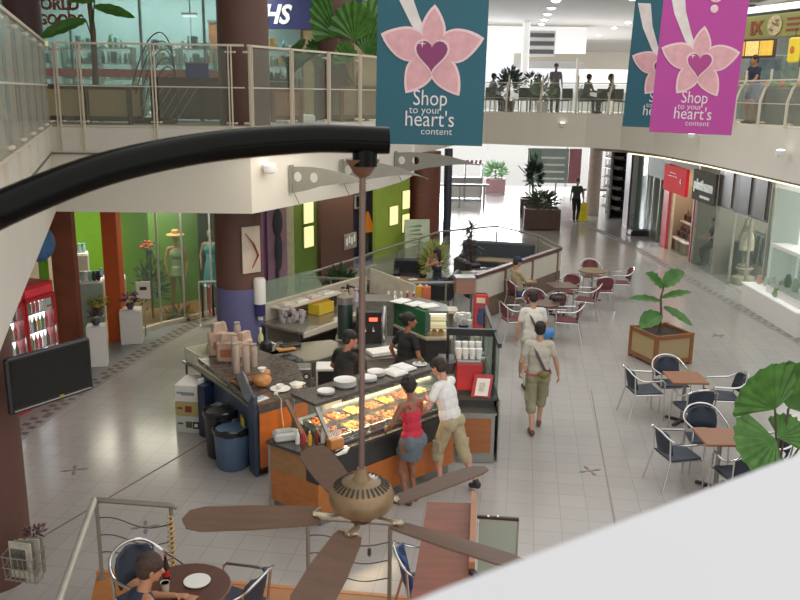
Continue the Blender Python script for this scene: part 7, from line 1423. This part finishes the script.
# upper floor
gp_ = 'people on the far upper floor'
P_('dark haired person in grey shirt standing before the far upper window', (5.72, 33.0, ZR), PI, gp_, h=1.76, vox=.014, eyes=False, skin='#7f6556', hair='#201a1a', top='#6b6b70', bottom=('pants', '#33343c'), hr=(.1, .3, 1.1), hl=(-.25, .1, .9), shoes='#1a1a1c')
def seated(label, x, y, rz, top, group=gp_): return P_(label, (x, y, ZR), rz, group, h=1.72, vox=.014, eyes=False, skin='#7f6556', hair='#1b171a', top=top, toptype='long', bottom=('pants', '#2b2c36'), hip=(0, 0, .60), lean=8, hr=(.15, .40, .78), hl=(-.15, .40, .78), fr=(.12, .45, .09), fl=(-.12, .45, .09), kr=(0, .5, 1), kl=(0, .5, 1), shoes='#1a1a1c')
seated('seated person in brown jacket facing right at the far upper window', 6.75, 32.3, -1.2, '#4c423f'); seated('seated person in dark coat at the right end of the far upper window, facing left', 7.55, 31.5, 1.3, '#2e2e36'); seated('seated dark person left of the standing person upstairs', 5.15, 33.6, -.8, '#3a3c46'); seated('seated person in pale blue shirt at the left end upstairs', 3.35, 33.3, -1.2, '#7f8ba3')
P_('food shop worker in dark blue shirt behind the balustrade on the upper right', (8.95, 22.4, ZR), PI / 2 + .4, h=1.68, vox=.012, eyes=False, skin='#a5714f', hair='#1b1512', top='#1f2238', bottom=('shorts', '#2b3144'), hr=(.25, .3, .95), hl=(-.2, .35, 1.0), shoes='#2b2b2e')
# ---------------------------------------------------------------- lamps
def area(name, loc, rot, size, power, colr=(1, 1, 1), sy=None):
    l = bpy.data.lights.new(name, 'AREA'); l.energy = power; l.color = colr; l.size = size
    if sy: l.shape = 'RECTANGLE'; l.size_y = sy
    o = bpy.data.objects.new(name, l); C.objects.link(o); o.location = loc; o.rotation_euler = rot; return o
area('fill_left_shops', (-5.6, 18.3, 3.0), (0, 0, 0), 2.5, 130, (1, .9, .72), 1.5)  # area light added under the soffit to brighten the left shops
area('fill_green_shops', (-1.6, 22.3, 3.0), (0, 0, .9), 3.5, 60, (1, .88, .66), .6)  # added soffit fill for the green fronts, no fixture modelled
area('fill_right_shops', (10.2, 22.2, 3.0), (0, 0, 0), 2.2, 200, (1, .97, .9), 6)  # added fill under the right soffit, lifts the dark shop interiors
area('fill_window_display', (9.9, 18.9, 3.0), (0, 0, 0), 1.4, 90, (1, 1, .96), 2.4)  # added fill that brightens the window plinth and its goods
area('lamp_bag_shop', (9.9, 27.3, 2.8), (0, 0, 0), 1.2, 60, (1, .85, .6), 2.2)
area('fill_upper_left', (-6.0, 21.6, 7.7), (0, 0, 0), 5, 420, (.92, 1, .98), 1.6)  # added fill, makes up for the darkening by the longer left ceiling
area('lamp_upper_right', (10.6, 22.5, 7.3), (0, 0, 0), 2.5, 110, (1, .93, .8), 7)
area('lamp_food_case', (-.25, 10.4, 1.28), (0, 0, KA), 1.7, 38, (1, .70, .38), .25)
area('lamp_kitchen', (-.9, 13.2, 4.2), (0, 0, 0), 3.0, 60, (1, .9, .74), 3.0)
area('lamp_daylight_doors', (5.2, 47.2, 2.0), (math.radians(-80), 0, 0), 7, 2600, (.93, .96, 1), 2.6)  # area lamp added at the doors for daylight glare on the floor
area('lamp_daylight_windows', (5.2, 37.0, 5.6), (math.radians(-85), 0, 0), 9, 300, (.93, .96, 1), 1.6)  # area lamp standing in for daylight through the upper windows
